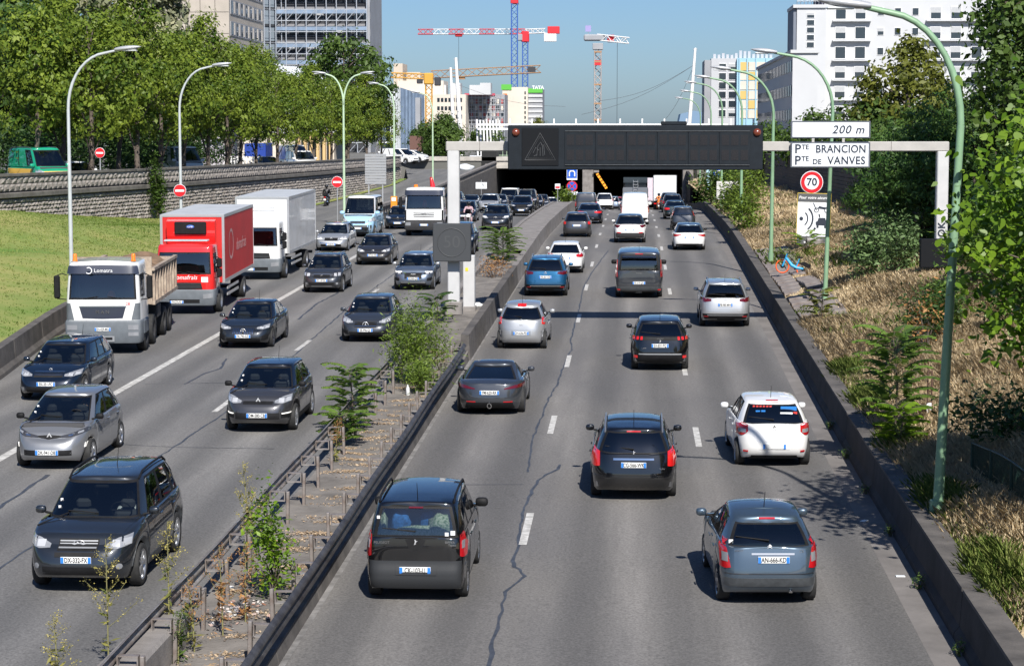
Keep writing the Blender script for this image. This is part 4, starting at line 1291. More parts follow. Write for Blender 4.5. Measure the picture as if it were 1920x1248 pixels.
left('suv', 'dark blue off-roader mostly hidden by the gantry leg and speed panel', 'car', -9.3, 110.1,
     S(SUVB, W=1.86, paint=NAVY, lod=1, plate=('F', .6, ''), dress=nose((.8, .93), .4, (.7, .9), (.35, .5))))
left('suv', 'dark grey off-roader with bright lamps beside the low median shrub', 'car', -8.95, 135.96,
     S(SUVB, L=4.66, W=1.89, H=1.64, paint=GRAPH, rails=ALLOY, lod=1, plate=('F', .52, ''), dress=nose((.78, .93), .42, (.7, .88), (.35, .46), (.5, .9), bars=2, fog=None, drl=(.62, .9, .9)) + [('skid', 'F', *rc(-.7, .7, .3, .35), CHROME, dict(off=.012))], badges=[('F', .8, 'star', dict(s=.1))]))
left('crossover', 'black compact crossover with shining grille behind the grey off-roader', 'car', -8.75, 164,
     S(SUVB, L=4.38, W=1.8, H=1.6, paint=BLK, lod=2, plate=('F', .5, ''), dress=nose((.8, .92), .42, (.68, .9), (.35, .5), bars=1)))
left('hatchback', 'pale silver hatchback in the far jam beside the motor scooter', 'car', -12.3, 178,
     S(COMPACT, H=1.5, paint=SILV, lod=2, plate=('F', .45, ''), dress=nose((.72, .88), .4, (.5, .66), (.28, .4))))
left('hatchback', 'dark blue hatchback just right of the gantry leg, behind the scooter', 'car', -12.2, 150.5,
     S(COMPACT, H=1.5, paint=NAVY, lod=2, plate=('F', .45, ''), dress=nose((.72, .86), .4, (.62, .74))))
left('crossover', 'dark blue crossover in the outer far lane left of the silver hatchback', 'car', -15.6, 180,
     S(SUVB, paint=NAVY, lod=2, plate=('F', .55, ''), dress=nose((.8, .93), .4, (.7, .86))))
left('saloon_car', 'dark saloon far back in the outer lane under the ramp wall', 'car', -15.5, 198,
     S(SEDAN, paint=GRAPH, lod=2, dress=nose()))
left('hatchback', 'dark blue hatchback in front of the white van with a roof rack', 'car', -12.4, 191,
     S(COMPACT, paint=NAVY, lod=2, plate=('F', .45, ''), dress=nose((.72, .86), .4, (.62, .74))))
left('van', 'white van with a roof rack at the mouth of the left tunnel', 'van', -12.7, 214,
     S(BIGVAN, H=2.4, paint=WHT, lod=2, panel=1, rails=ALLOY, plate=('F', .55, ''), dress=nose((.95, 1.15), .45, (.85, 1.0), (.4, .62), (.6, .96), fog=None, rise=.1)))
left('van', 'second white van just behind the one with the roof rack', 'van', -11.9, 226,
     S(BIGVAN, H=2.3, paint=WHT, lod=2, panel=1, dress=nose((.95, 1.15), .45, (.85, 1.0), (.4, .62), (.6, .96), fog=None, rise=.1)))
left('people_carrier', 'dark people carrier behind the black compact crossover', 'car', -9.35, 183.5,
     S(MPV, L=4.9, W=1.93, H=1.88, paint=GRAPH, lod=2, deck=[(0, .82), (.2, .98), (.95, 1.14), (1.7, 1.16), (4.5, 1.18), (4.9, 1.1)], cab=(.9, 1.8, 4.6, 4.8), plate=('F', .5, ''), dress=nose((.86, 1.0), .45, (.76, .96), bars=2)))
left('hatchback', 'small dark car in the tunnel mouth beside the people carrier', 'car', -9.2, 207, S(MPV, paint=NAVY, lod=2, dress=nose((.78, .9), .4, (.66, .78))))
left('hatchback', 'pale grey hatchback low in the far jam by the little sign', 'car', -8.95, 226, S(COMPACT, paint=SILV, lod=2, dress=nose()))
left('hatchback', 'tiny pale car deepest in the left tunnel mouth', 'car', -9.0, 243, S(MINI, paint=SILVD, lod=2, dress=nose()))
left('hatchback', 'dark grey hatchback tucked behind the blue one in the far middle lane', 'car', -12.3, 203, S(COMPACT, paint=GRAPH, lod=2, dress=nose()))
left('crossover', 'dark crossover last in the outer far lane before the tunnel', 'car', -15.4, 216, S(SUVB, paint=NAVY, lod=2, dress=nose((.8, .93), .4, (.7, .86))))
left('saloon_car', 'dark saloon close behind the dark people carrier', 'car', -9.3, 195.5, S(SEDAN, paint=BLK, lod=2, dress=nose()))
# ---------------------------------------------------------------- driving away
c3 = right
r1 = right('leisure_van', 'black boxy leisure van with patterned cloth behind its rear window', 'car', -3.55, 33.77,
      S(MPV, L=3.97, W=1.69, H=1.72, wb=2.51, fo=.8, rw=.3, paint=BLK, rails=BLACK, deck=[(0, .8), (.2, .92), (.75, 1.08), (1.6, 1.1), (3.5, 1.13), (3.97, 1.1)], cab=(.7, 1.5, 3.72, 3.88), cw=(.95, .8), nr=11., cn=(5.5, 11.), edge=.08, doors=[(1.1, 2.1), (2.12, 3.05)], wins=[(.68, .2), (.14, -.36), (-.42, -.72)], wiper_r=True, rimstyle='cover', mirm=BLACK, mirs=1.2,
        plate=('R', .57, 'CK-103-LJ'), badges=[('R', 1.02, 'beast', dict(s=.06))], texts=[('PEUGEOT', 'R', -.66, 1.02, .06), ('BIPPER', 'R', .68, 1.03, .055), ('Tepee', 'R', .72, .985, .05)], seatm=SEATG,
        rprof=[(0, .08), (.12, .0), (.42, .0), (.47, .04), (.8, .05), (1, .07)],
        dress=tail((.87, 1.0), (.77, 1.17), TRED, None, (.62, 1.08), .8, pm=BLK, white=(.92, 1.04)) + [('bumper', 'R', [(-.97, .26), (0, .25), (.97, .26)], [(-.99, .72), (0, .72), (.99, .72)], mat('bumper_charcoal', (.028, .03, .033), .6, spec=.3), dict(off=.012)), ('plate_recess', 'R', *rc(-.38, .42, .49, .65), mat('bumper_charcoal', ()), dict(off=.022)), ('badge_panel', 'R', [(-.12, .93), (0, .88), (.14, .93)], [(-.2, 1.07), (0, 1.09), (.2, 1.07)], BLACK, dict(off=.014)), ('brake_light', 'R', *rc(-.14, .14, 1.56, 1.585), TDARK, dict(off=.02))]))
CLOTH = mat('printed_cloth', (.6, .62, .5), .9, col2=(.12, .2, .1), scale=26, detail=2)
CLOTHB = mat('blue_cloth', (.03, .14, .4), .9, var=.5, scale=12)
def lump(nm, par, c, d, m, seed=0):
    g = random.Random(seed); P = []
    for i in range(9):
        th = -math.pi / 2 + math.pi * i / 8; row = []
        for k in range(15):
            ph = 2 * math.pi * k / 14; q = 1 + .22 * math.sin(3 * ph + seed) * math.cos(th) + .12 * math.sin(5 * th + seed + 2 * ph)
            row.append((c[0] + d[0] / 2 * math.cos(th) * math.cos(ph) * q, c[1] + d[1] / 2 * math.cos(th) * math.sin(ph) * q, c[2] + d[2] / 2 * math.sin(th) * q))
        P.append(row)
    return MB().grid(P).build(nm, m, par, merge=True)
lump('printed_cloth', r1[0], (.42, -1.6, 1.22), (.5, .3, .5), CLOTH, 1)
lump('printed_cloth', r1[0], (.0, -1.62, 1.14), (.9, .3, .2), CLOTH, 2)
lump('printed_cloth', r1[0], (-.55, -1.6, 1.25), (.12, .25, .45), CLOTH, 5)
lump('dark_bag', r1[0], (-.27, -1.55, 1.3), (.3, .3, .36), CLOTHB, 3)
lump('blue_bag', r1[0], (.2, -1.45, 1.3), (.3, .2, .3), CLOTHB, 4)
for x, z, s in ((-.62, 1.42, .05), (.52, 1.16, .06), (.62, 1.18, .075)):
    h, n = hit(r1[1], 'R', x, z); MB().box((x, h.y - .02, z), (s, .004, s), 0).build('sticker', WHITE, r1[0])
r2 = right('hatchback', 'blue-grey hatchback with tall triangular tail lights nearest the right barrier', 'car', 2.17, 33.79,
      S(MINI, L=3.86, W=1.67, H=1.52, wb=2.44, fo=.75, rw=.3, paint=SLATE, deck=[(0, .7), (.2, .8), (.8, .97), (1.6, .99), (3.2, 1.03), (3.86, .98)], cab=(.7, 1.75, 3.3, 3.72), edge=.11, drop=.1, dropf=.08, nr=7., cn=(4.5, 6.5), turn=3.2, wiper_r=True, seatm=SEATG, rimstyle='cover', aerial_y=-.95,
        plate=('R', .8, 'AN-666-KD', .06), badges=[('R', 1.0, 'chevrons', dict(s=.045))], texts=[('CITROEN', 'R', -.6, .94, .035), ('C3', 'R', .62, .93, .06)],
        dress=tail((.78, .97), (.66, 1.12), TRED, (.36, .5), (.55, .97), .7, PLAST, white=(.76, .9), pm=SLATE, lamp_in=([(.76, .67), (.86, .65), (.95, .66)], [(.88, 1.13), (.91, 1.16), (.95, 1.15)]), high=1.37) + [('chrome_strip', 'R', *rc(-.36, .48, .875, .905), ALLOY, dict(off=.014)), ('bumper_line', 'R', *rc(-.96, .96, .565, .58), GUNM, dict(off=.012)), ('exhaust', 'R', circ(.42, .26, .04, 180, 360, 7), circ(.42, .26, .04, 180, 0, 7), CHROME, dict(off=.03))]))
h, n = hit(r2[1], 'R', -.62, 1.06); MB().box((-.62, h.y - .012, 1.06), (.07, .004, .06)).build('sticker', WHITE, r2[0])
right('estate_car', 'black estate car with chrome tailgate strip in the middle lane', 'car', .05, 42.67,
      S(WAGON, L=4.5, W=1.82, H=1.53, wb=2.71, rw=.31, paint=BLK, rails=ALLOY, deck=[(0, .7), (.2, .82), (.95, .98), (2, 1.0), (4.0, 1.03), (4.5, .98)], cab=(.9, 1.9, 4.05, 4.37), nr=5.5, cn=(5, 5.), wiper_r=True, privacy=True, aerial_y=-1.2, plate=('R', .78, 'CG-566-WK'), badges=[('R', 1.01, 'beast', dict(s=.055))],
        texts=[('308 SW', 'R', .62, .7, .05)], dress=tail((.77, 1.0), (.72, 1.06), TREDB, None, (.6, .98), .74, pm=BLK, high=1.4) + [('chrome_strip', 'R', *rc(-.46, .46, .875, .915), CHROME, dict(off=.014)), ('bumper', 'R', [(-.97, .26), (0, .25), (.97, .26)], [(-.98, .55), (0, .55), (.98, .55)], BLK, dict(off=.014))]))
r4 = right('hatchback', 'white rounded hatchback with coloured stickers on its rear window', 'car', 3.15, 46.85,
      S(MINI, L=4.03, W=1.72, H=1.49, wb=2.58, fo=.8, rw=.305, paint=WHT, deck=[(0, .68), (.2, .78), (.9, .95), (1.7, .97), (3.3, 1.02), (4.03, .97)], cab=(.85, 1.8, 3.4, 3.86), nr=5.5, cn=(5, 5.5), privacy=True, wiper_r=True, aerial_y=-1.0, turn=2., plate=('R', .5, ''), badges=[('R', .93, 'diamond', dict(s=.05, m=ALLOYD))], texts=[('CLIO', 'R', 0, .86, .045)],
        dress=tail((.7, .97), (.74, .99), TRED, None, (.6, .96), .68, white=(.8, .88), pm=WHT, lamp_in=([(.68, .83), (.82, .73), (.95, .74)], [(.68, .97), (.82, 1.0), (.95, .96)]), high=1.42) + [('reflector', 'R', *rc(.68, .8, .37, .41), TRED, dict(both=True, off=.014)), ('plate_recess', 'R', *rc(-.4, .4, .43, .57), WHT, dict(off=.006)), ('lower_valance', 'R', *rc(-.6, .6, .22, .29), BLACK, dict(off=.012))]))
RSTK = mat('red_sticker', (.6, .05, .04), .5); BSTK = mat('blue_sticker', (.02, .2, .6), .5)
for x, z, w_, hh, m in [(-.42 + .075 * k, 1.33, .05, .05, RSTK) for k in range(6)] + [(-.34, 1.24, .1, .04, BSTK), (-.22, 1.24, .09, .05, BSTK), (.36, 1.29, .36, .1, BSTK), (.3, 1.2, .28, .05, WHITE), (.5, 1.2, .09, .06, RSTK)]:
    h, n = hit(r4[1], 'R', x, z); MB().box((x, h.y - .014, z), (w_, .004, hh)).build('sticker', m, r4[0])
right('coupe', 'low dark grey sports coupe with central exhaust beside the median', 'car', -3.73, 54.29,
      S(SEDAN, L=4.2, W=1.83, H=1.27, wb=2.42, fo=.9, rw=.325, zlow=.16, paint=GUNM, deck=[(0, .56), (.2, .68), (1.1, .82), (2.1, .85), (3.2, .9), (3.7, .9), (4.2, .84)], cab=(1.05, 2.0, 2.75, 3.8), cw=(.86, .62), wins=[(.6, -.12), (-.16, -.32)], doors=[(1.4, 2.55)], nr=4.5, nf=4., cn=(4.5, 4.), aerial=False, rim=ALLOYD, plate=('R', .62, 'FM-620-RR'),
        dress=tail((.4, .95), (.73, .82), TDARK, None, None, white=None, lamp_in=([(.42, .7), (.7, .72), (.97, .74)], [(.42, .73), (.7, .8), (.97, .83)])) + [('diffuser', 'R', [(-.72, .2), (0, .18), (.72, .2)], [(-.66, .36), (0, .36), (.66, .36)], BLACK, dict(off=.01)), ('reflector', 'R', *rc(.4, .66, .37, .395), TRED, dict(both=True, off=.014)), ('exhaust', 'R', circ(0, .29, .07, 180, 360, 9), circ(0, .29, .07, 180, 0, 9), CHROME, dict(off=.05, thick=.06)), ('exhaust_bore', 'R', circ(0, .29, .05, 180, 360, 9), circ(0, .29, .05, 180, 0, 9), BLACK, dict(off=.055))]))
right('crossover', 'glossy black crossover with clawed red tail lights in the middle lane', 'car', .86, 63.47,
      S(SUVB, L=4.3, W=1.79, H=1.55, wb=2.6, fo=.86, rw=.345, zlow=.23, paint=BLK, deck=[(0, .78), (.2, .9), (1.0, 1.0), (1.8, 1.02), (3.6, 1.07), (4.3, 1.04)], cab=(.95, 1.8, 3.72, 4.18), privacy=True, nr=6., wiper_r=True, plate=('R', .8, 'EA-831-FQ'), badges=[('R', .93, 'beast', dict(s=.05))], texts=[('PEUGEOT', 'R', 0, 1.01, .05), ('e-2008', 'R', -.55, .72, .05)],
        dress=[('tail_light', 'R', [(x, .97), (x + .07, .97)], [(x - .015, 1.06), (x + .055, 1.06)], TREDB, dict(both=True, off=.016)) for x in (.6, .73, .86)]
        + [('light_band', 'R', *rc(-.97, .97, .955, 1.075), BLACK, dict(off=.006)), ('bumper', 'R', *rc(-.95, .95, .25, .56), BLACK, dict(off=.01)), ('chrome_strip', 'R', *rc(-.72, .72, .53, .56), SKID, dict(off=.018)), ('reflector', 'R', *rc(.76, .88, .42, .5), TREDB, dict(both=True, off=.018)), ('tailgate', 'R', *rc(-.75, .75, .6, .94), BLK, dict(off=.005))]))
right('hatchback', 'small rounded silver hatchback with high brake light beside the median', 'car', -3.64, 68.83,
      S(MINI, L=3.79, W=1.68, H=1.52, wb=2.45, fo=.74, rw=.295, paint=SILV, deck=[(0, .7), (.2, .8), (.8, .95), (1.6, .98), (3.1, 1.02), (3.79, .97)], cab=(.75, 1.65, 3.25, 3.64), edge=.1, drop=.08, nr=4.2, cn=(4.6, 4.2), turn=-1, rimstyle='cover', wiper_r=True, plate=('R', .56, 'DH-636-PD'), badges=[('R', .97, 'oval', dict(s=.045))], texts=[('MICRA', 'R', .0, .82, .04)],
        dress=tail((.8, 1.0), (.82, 1.08), TREDB, None, (.66, .98), .66, white=(.9, .96), pm=SILV) + [('brake_light', 'R', *rc(-.17, .17, 1.4, 1.46), TREDB, dict(off=.03)), ('bumper', 'R', [(-.97, .25), (0, .24), (.97, .25)], [(-.99, .62), (0, .6), (.99, .62)], SILV, dict(off=.014)), ('plate_recess', 'R', *rc(-.38, .38, .49, .63), SILVD, dict(off=.018))]))
TIG = S(SUVB, L=4.5, W=1.85, H=1.65, paint=SILV, rails=ALLOY, privacy=True, wiper_r=True, nr=6.5)
def tig_dress(pm): return tail((.55, 1.0), (.93, 1.07), TDARK, (.27, .52), (.58, 1.07), .76, BLACK, pm=pm, lamp_in=([(.55, .97), (.78, .94), (.98, .96)], [(.55, 1.05), (.78, 1.08), (.98, 1.1)])) + [('chrome_strip', 'R', *rc(-.7, .7, .455, .475), SKID, dict(off=.016)), ('reflector', 'R', *rc(.66, .84, .41, .435), TRED, dict(both=True, off=.016))]
right('suv', 'silver off-roader beside the right barrier in the gantry shadow', 'car', 3.38, 75.82, S(TIG, plate=('R', .84, 'FB-985-MW'), badges=[('R', 1.0, 'ring', dict(s=.055))], dress=tig_dress(SILV)))
right('suv', 'bright blue off-roader beside the median behind a white hatchback', 'car', -3.64, 87.36, S(TIG, paint=BLUE, plate=('R', .84, 'FX-261-CR'), badges=[('R', 1.0, 'ring', dict(s=.055))], dress=tig_dress(BLUE)))
right('van', 'dark grey passenger van with slim tall tail lights in the middle lane', 'van', .28, 86.84,
      S(VANB, paint=GUNM, privacy=False, plate=('R', .66, 'FS-319-QG'), lod=0, mirm=BLACK, texts=[('TRANSIT', 'R', 0, 1.06, .07)], doors=[(1.2, 2.2), (2.25, 3.4)], panel=None,
        dress=tail((.9, .99), (.88, 1.62), TREDB, (.28, .5), (.56, 1.16), .82, PLAST, pm=GUNM, white=(1.05, 1.15), high=1.84) + [('reflector', 'R', *rc(.78, .9, .36, .4), TREDB, dict(both=True, off=.016)), ('tow_bar', 'R', *rc(-.12, .12, .24, .3), SKID, dict(off=.08))]))
right('hatchback', 'white hatchback just ahead of the bright blue off-roader', 'car', -3.2, 99.19,
      S(MINI, L=4.05, W=1.75, H=1.46, paint=WHT, lod=1, privacy=True, plate=('R', .75, ''), badges=[('R', .9, 'ring', dict(s=.05))], dress=tail((.62, .98), (.78, .95), TRED, (.26, .36), None, pm=WHT, lamp_in=([(.62, .8), (.8, .78), (.97, .8)], [(.6, .92), (.8, .96), (.97, .96)]))))
right('hatchback', 'white hatchback with black rear window nearest the right barrier', 'car', 3.11, 114.54,
      S(COMPACT, L=4.37, paint=WHT, roofpaint=SLATE, lod=1, privacy=True, plate=('R', .72, ''), mirm=BLACK, dress=tail((.55, .98), (.78, .9), TRED, None, None, lamp_in=([(.5, .84), (.75, .78), (.97, .74)], [(.5, .87), (.75, .88), (.97, .88)])) + [('lower_valance', 'R', *rc(-.8, .8, .22, .36), BLACK, dict(off=.01)), ('chrome_strip', 'R', *rc(-.6, .6, .36, .385), SKID, dict(off=.014))]))
right('suv', 'white off-roader with dark lower bumper behind the white van', 'car', -.15, 120.82,
      S(SUVB, W=1.87, H=1.65, paint=WHT, roofpaint=GRAPH, lod=1, privacy=True, plate=('R', .78, ''), dress=tail((.6, .98), (.9, 1.04), TDARK, (.27, .6), None, bm=GREYM, lamp_in=([(.62, .96), (.75, .88), (.97, .98)], [(.6, 1.04), (.75, 1.06), (.97, 1.08)])) + [('light_strip', 'R', *rc(-.6, .6, 1.02, 1.045), TDARK, dict(off=.012)), ('fog_lamp', 'R', *rc(.55, .8, .58, .64), TRED, dict(both=True, off=.014))]))
right('hatchback', 'dark grey hatchback with bright red lamps in the left lane', 'car', -3.38, 126.94,
      S(MINI, W=1.71, H=1.5, paint=GREYM, lod=1, plate=('R', .72, ''), dress=tail((.78, 1.0), (.78, .97), TREDB, None, None)))
right('saloon_car', 'black saloon braking ahead of the dark grey hatchback', 'car', -3.05, 147.5,
      S(SEDAN, paint=NAVY, lod=1, privacy=True, dress=tail((.4, .98), (.76, .9), TREDB, (.25, .36), None)))
right('van', 'small dark grey delivery van ahead of the black saloon', 'van', -3.75, 168,
      S(MPV, W=1.8, H=1.8, paint=GREYM, lod=2, rearpanel=True, panel=1, cab=(.85, 1.7, 4.1, 4.2), cw=(.95, .82), deck=[(0, .72), (.18, .84), (.9, 1.02), (1.7, 1.05), (3.9, 1.08), (4.3, 1.06)], nr=11., cn=(6, 11.), dress=tail((.88, 1.0), (.7, 1.1), TREDB, (.27, .5), None)))
right('people_carrier', 'white people carrier at the mouth of the right tunnel', 'car', -2.75, 204,
      S(MPV, W=1.8, H=1.7, paint=WHT, lod=2, privacy=True, dress=tail((.84, 1.0), (.9, 1.3), TRED, (.27, .5), None)))
right('hatchback', 'pale blue car entering the right tunnel beside the white people carrier', 'car', -2.2, 222, S(COMPACT, H=1.55, paint=LBLUE, lod=2, dress=tail(m=TREDB)))
right('hatchback', 'small dark red car in the right tunnel mouth by the orange arm', 'car', -1.75, 236, S(COMPACT, H=1.52, paint=REDP, lod=2, dress=tail(m=TREDB)))
right('van', 'white panel van in the middle lane under the flatbed lorry', 'van', .15, 146,
      S(BIGVAN, L=5.2, W=2.0, H=2.25, wb=3.3, paint=WHT, lod=1, rearpanel=True, panel=1, cab=(.8, 1.65, 5.1, 5.16), deck=[(0, .95), (.2, 1.12), (.85, 1.3), (1.6, 1.32), (4.8, 1.32), (5.2, 1.3)], plate=('R', .6, ''), dress=tail((.9, 1.0), (.85, 1.35), TREDB, (.28, .5), None) + [('rear_door', 'R', *rc(.02, .84, .56, 1.95), WHT, dict(both=True, off=.008))]))
right('hatchback', 'dark green-grey boxy hatchback with tall lamps by the right barrier', 'car', 3.3, 136.8,
      S(MINI, L=3.65, W=1.62, H=1.56, wb=2.3, paint=GUNM, lod=1, dress=tail((.84, 1.0), (.95, 1.3), TREDB, (.27, .5), None), cab=(.8, 1.55, 3.4, 3.55)))
right('saloon_car', 'dark green old saloon ahead of the boxy hatchback', 'car', 3.2, 157,
      S(SEDAN, W=1.75, H=1.4, paint=DGREEN, lod=2, dress=tail((.5, .98), (.72, .88), TREDB, (.25, .4), None)))
right('hatchback', 'dark car ahead of the old green saloon near the tunnel', 'car', 3.35, 176, S(COMPACT, H=1.55, paint=GRAPH, lod=2, dress=tail()))
right('suv', 'dark off-roader queuing closest behind the tall white lorry', 'car', 3.45, 196, S(SUVB, paint=NAVY, lod=2, dress=tail()))
# ================================================================ lorries
def lorry_root(name, label, X, Y, heading, group, turn=0.):
    root = thing(name, label, 'lorry', (X, Y, B(Y)), group=group)
    pt = pitch(Y + 4)
    root.rotation_euler = (pt if heading > 0 else -pt, 0, (0 if heading > 0 else math.pi) + R(turn))
    return root
def cab(root, pm, W, z0, z1, glass, depth, rake=.22, side=True, tumble=.06, n=9.):
    """cab-over shell. glass = (bottom, top) of the windscreen. Front face at y=0"""
    hw = W / 2
    g0, g1 = glass
    zs = [z0, z0 + (g0 - z0) * .35, z0 + (g0 - z0) * .7, g0 - .06, g0, g0 + (g1 - g0) * .33, g0 + (g1 - g0) * .66, g1, g1 + .05, (g1 + z1) / 2, z1 - .12, z1 - .04]
    outl = outline_half(n, 26, [0, .2, .4, .6, .75, .85, .9, .94], [.86, .8, .55, .25, -.05, -.12, -.6], [0, .3, .6, .85, .97])
    P = []
    for z in zs:
        t = max(0, (z - g0 + .1) / (z1 - g0))
        yf = -rake * t * t - .04 * max(0, (z - z0) / (g0 - z0)) if z < g0 else -.04 - rake * (.35 * t + .65 * t * t)
        if z > z1 - .06: yf -= .08
        w = hw * (1 - tumble * t) * (1 if z < z1 - .06 else .975)
        P.append([(w * s, (yf - depth) / 2 + u * (yf + depth) / 2, z) for u, s in outl])
    top = P[-1]
    for t in (.96, .85, .5, 0): P.append([(p[0] * t, (p[1] + depth / 2) * (.92 + .08 * t) - depth / 2, z1 - .04 + .06 * (1 - t * t)) for p in top])
    def key(r, j, sd):
        if 4 <= r <= 6:
            if j <= 4: return 'windscreen'
            if j == 5: return 'seal'
            if 9 <= j <= 11 and side: return 'side_window%d' % sd
        if r in (3, 7) and j <= 5: return 'seal'
        return 'cab'
    B_ = ring_faces(P, key)
    am = MB()
    for b in B_.values(): am.add(b.v, b.f)
    bvh = BVHTree.FromPolygons([Vector(p) for p in am.v], am.f)
    for k, b in B_.items():
        nm = 'side_window' if k.startswith('side') else 'window_seal' if k == 'seal' else k
        q_ = b.build(nm, pm if k == 'cab' else BLACK if k == 'seal' else GLASS, root, merge=True)
        if k == 'seal': stuff(q_)
    m = MB(); m.box((0, -depth * .5, z0 + .2), (W * .86, depth * .85, .3)); m.box((0, -.35, g0 - .15), (W * .86, .5, .25), 0, .08); m.box((0, -depth + .12, (g0 + g1) / 2), (W * .88, .06, 1.1))
    m.build('cab_interior', DARKIN, root)
    for sx in (-1, 1):
        s_ = MB().box((0, 0, .3), (.5, .16, .75), 0, .06).build('seat', SEATM, root, (sx * hw * .5, -1.15, g0 - .45))
        MB().box((0, 0, 0), (.28, .12, .2), 0, .05).build('headrest', SEATM, s_, (0, 0, .78))
    return bvh
def tmirror(root, x, y, z, h=.42, m=BLACK):
    sg = 1 if x > 0 else -1
    o = MB().box((x, y, z), (.2, .12, h), 0, .04).build('mirror', m, root)
    MB().tube([(x, y, z + h / 2), (x - sg * .16, y - .06, z + h / 2 + .06), (x - sg * .3, y - .12, z + h / 2)], .018, 6).build('mirror_arm', BLACK, o)
    MB().tube([(x, y, z - h / 2), (x - sg * .3, y - .12, z - h / 2 - .05)], .018, 6).build('mirror_arm', BLACK, o)
def tp(root, bvh, W, nm, lo, up, m, off=.01, both=False, parent=None, thick=.012):
    out = []
    for sg in ((1, -1) if both else (1,)):
        f = lambda pl: [(a * W / 2 * sg, b) for a, b in pl]
        out.append(patch_mb(bvh, 'F', f(lo), f(up), off, thick=thick).build(nm, m, parent or root))
    return out
CHAS = mat('chassis', (.025, .025, .027), .7, var=.3)
def chassis(root, L, W, axles, r=.48, dual=True, rim=ALLOY, mud=True):
    MB().box((-.42, -L / 2 - .2, .82), (.1, L - .6, .24)).build('chassis_rail', CHAS, root)
    MB().box((.42, -L / 2 - .2, .82), (.1, L - .6, .24)).build('chassis_rail', CHAS, root)
    for i, (y, st) in enumerate(axles):
        MB().tube([(-W / 2 + .3, y, r), (W / 2 - .3, y, r)], .07, 8).build('axle', CHAS, root)
        for sx in (-1, 1):
            add_wheel(root, sx * (W / 2 - (.16 if st else .29)), y, r, .3 if st else .55, rim, 'truck')
def bumper(root, W, z0, z1, m, d=.5, y=.04):
    outl = outline_half(8, 30, [0, .3, .6, .8, .9, .95], [.8, .2, -.4], [0, .5, .95])
    P = []
    for z, k in ((z0, .97), (z0 + .06, 1.), ((z0 + z1) / 2, 1.0), (z1 - .05, 1.0), (z1, .985)):
        P.append([(W / 2 * k * s, (y - d) / 2 + u * (y + d) / 2 - (1 - k), z) for u, s in outl])
    for t in (.7, 0): P.append([(p[0] * t, p[1], z1) for p in P[4]])
    b = ring_faces(P, lambda r, j, s: 'b')['b']
    o = b.build('bumper', m, root, merge=True)
    return o, BVHTree.FromPolygons([Vector(p) for p in b.v], b.f)
def cargo_box(root, W, z0, z1, y0, y1, m, trim, roof, nm='cargo_box'):
    o = MB().box((0, (y0 + y1) / 2, (z0 + z1) / 2), (W, y0 - y1, z1 - z0), 0, .015).build(nm, m, root)
    for sx in (-1, 1):
        MB().box((sx * W / 2, (y0 + y1) / 2, z0 + .06), (.03, y0 - y1 + .01, .14)).build('bottom_rail', trim, o)
        MB().box((sx * W / 2, (y0 + y1) / 2, z1 - .05), (.03, y0 - y1 + .01, .11)).build('top_rail', trim, o)
        for yy in (y0, y1): MB().box((sx * (W / 2 - .03), yy, (z0 + z1) / 2), (.1, .04, z1 - z0 + .005)).build('corner_post', trim, o)
    MB().box((0, y0, z1 - .04), (W - .1, .035, .09)).build('front_rail', trim, o)
    MB().box((0, (y0 + y1) / 2, z1 + .004), (W - .02, y0 - y1 - .02, .02)).build('box_roof', roof, o)
    return o
TRIM = mat('box_trim_alu', (.55, .56, .57), .35, .6)
ROOFG = mat('box_roof_grey', (.42, .44, .46), .6, var=.1, scale=1.)
BOXW = mat('box_white', (.72, .73, .74), .3, 0, coat=.4, col2=(.58, .58, .57), scale=1.3, detail=8)
REDB = mat('box_red', (.5, .018, .016), .55, 0, var=.1, scale=.8)
REDC = paint('lorry_red', (.62, .02, .018), 0, .35)
TWH = paint('lorry_white', (.76, .76, .75), 0, .4)
MGREY = mat('lorry_grey_plastic', (.12, .135, .15), .55, var=.12, scale=3)
ORANGE = mat('beacon', (.85, .2, .01), .25, coat=1.)
def beacon(root, x, y, z):
    MB().lathe([(.085, 0), (.085, .03), (.07, .06), (.07, .2), (.05, .24), (.001, .25)], 12).build('beacon', ORANGE, root, (x, y, z))
# ---- tipper
t = lorry_root('tipper_lorry', 'white cab tipper lorry loaded with earth in front of the red lorry', -17.2, 66.84, -1, GL, 5.)
W = 2.5
bv = cab(t, TWH, 2.44, .78, 3.02, (1.86, 2.6), 2.2, rake=.24)
VISD = mat('visor_dark', (.03, .035, .055), .3, coat=.5)
bo, bb = bumper(t, 2.5, .38, 1.12, MGREY, .9)
tp(t, bv, W, 'sun_visor', [(-.9, 2.62), (0, 2.62), (.9, 2.62)], [(-.86, 2.88), (0, 2.9), (.86, 2.88)], VISD, .07, thick=.07)
tp(t, bv, W, 'grille', [(-.52, 1.2), (0, 1.18), (.52, 1.2)], [(-.6, 1.56), (0, 1.56), (.6, 1.56)], VISD, .015)
tp(t, bv, W, 'grille_lip', [(-.62, 1.57), (.62, 1.57)], [(-.6, 1.6), (.6, 1.6)], ALLOY, .02)
tp(t, bv, W, 'corner_panel', [(.74, 1.14), (.95, 1.14)], [(.84, 1.68), (.95, 1.68)], MGREY, .012, True)
text('Lomatra', .17, WHITE, t, (-.05, .01, 2.75), '+y', space=1.05)
lg = MB(); lg.tube([(.42 + .1 * math.cos(R(a)), .015, 2.75 + .1 * math.sin(R(a))) for a in range(60, 330, 20)], .018, 6); lg.build('logo', WHITE, t)
text('M A N', .16, CHROME, t, (0, .02, 1.4), '+y'); text('28', .14, mat('red_print', (.5, .02, .02), .5), t, (-.82, hit(bv, 'F', -.82, 1.66)[0].y + .01, 1.66), '+y')
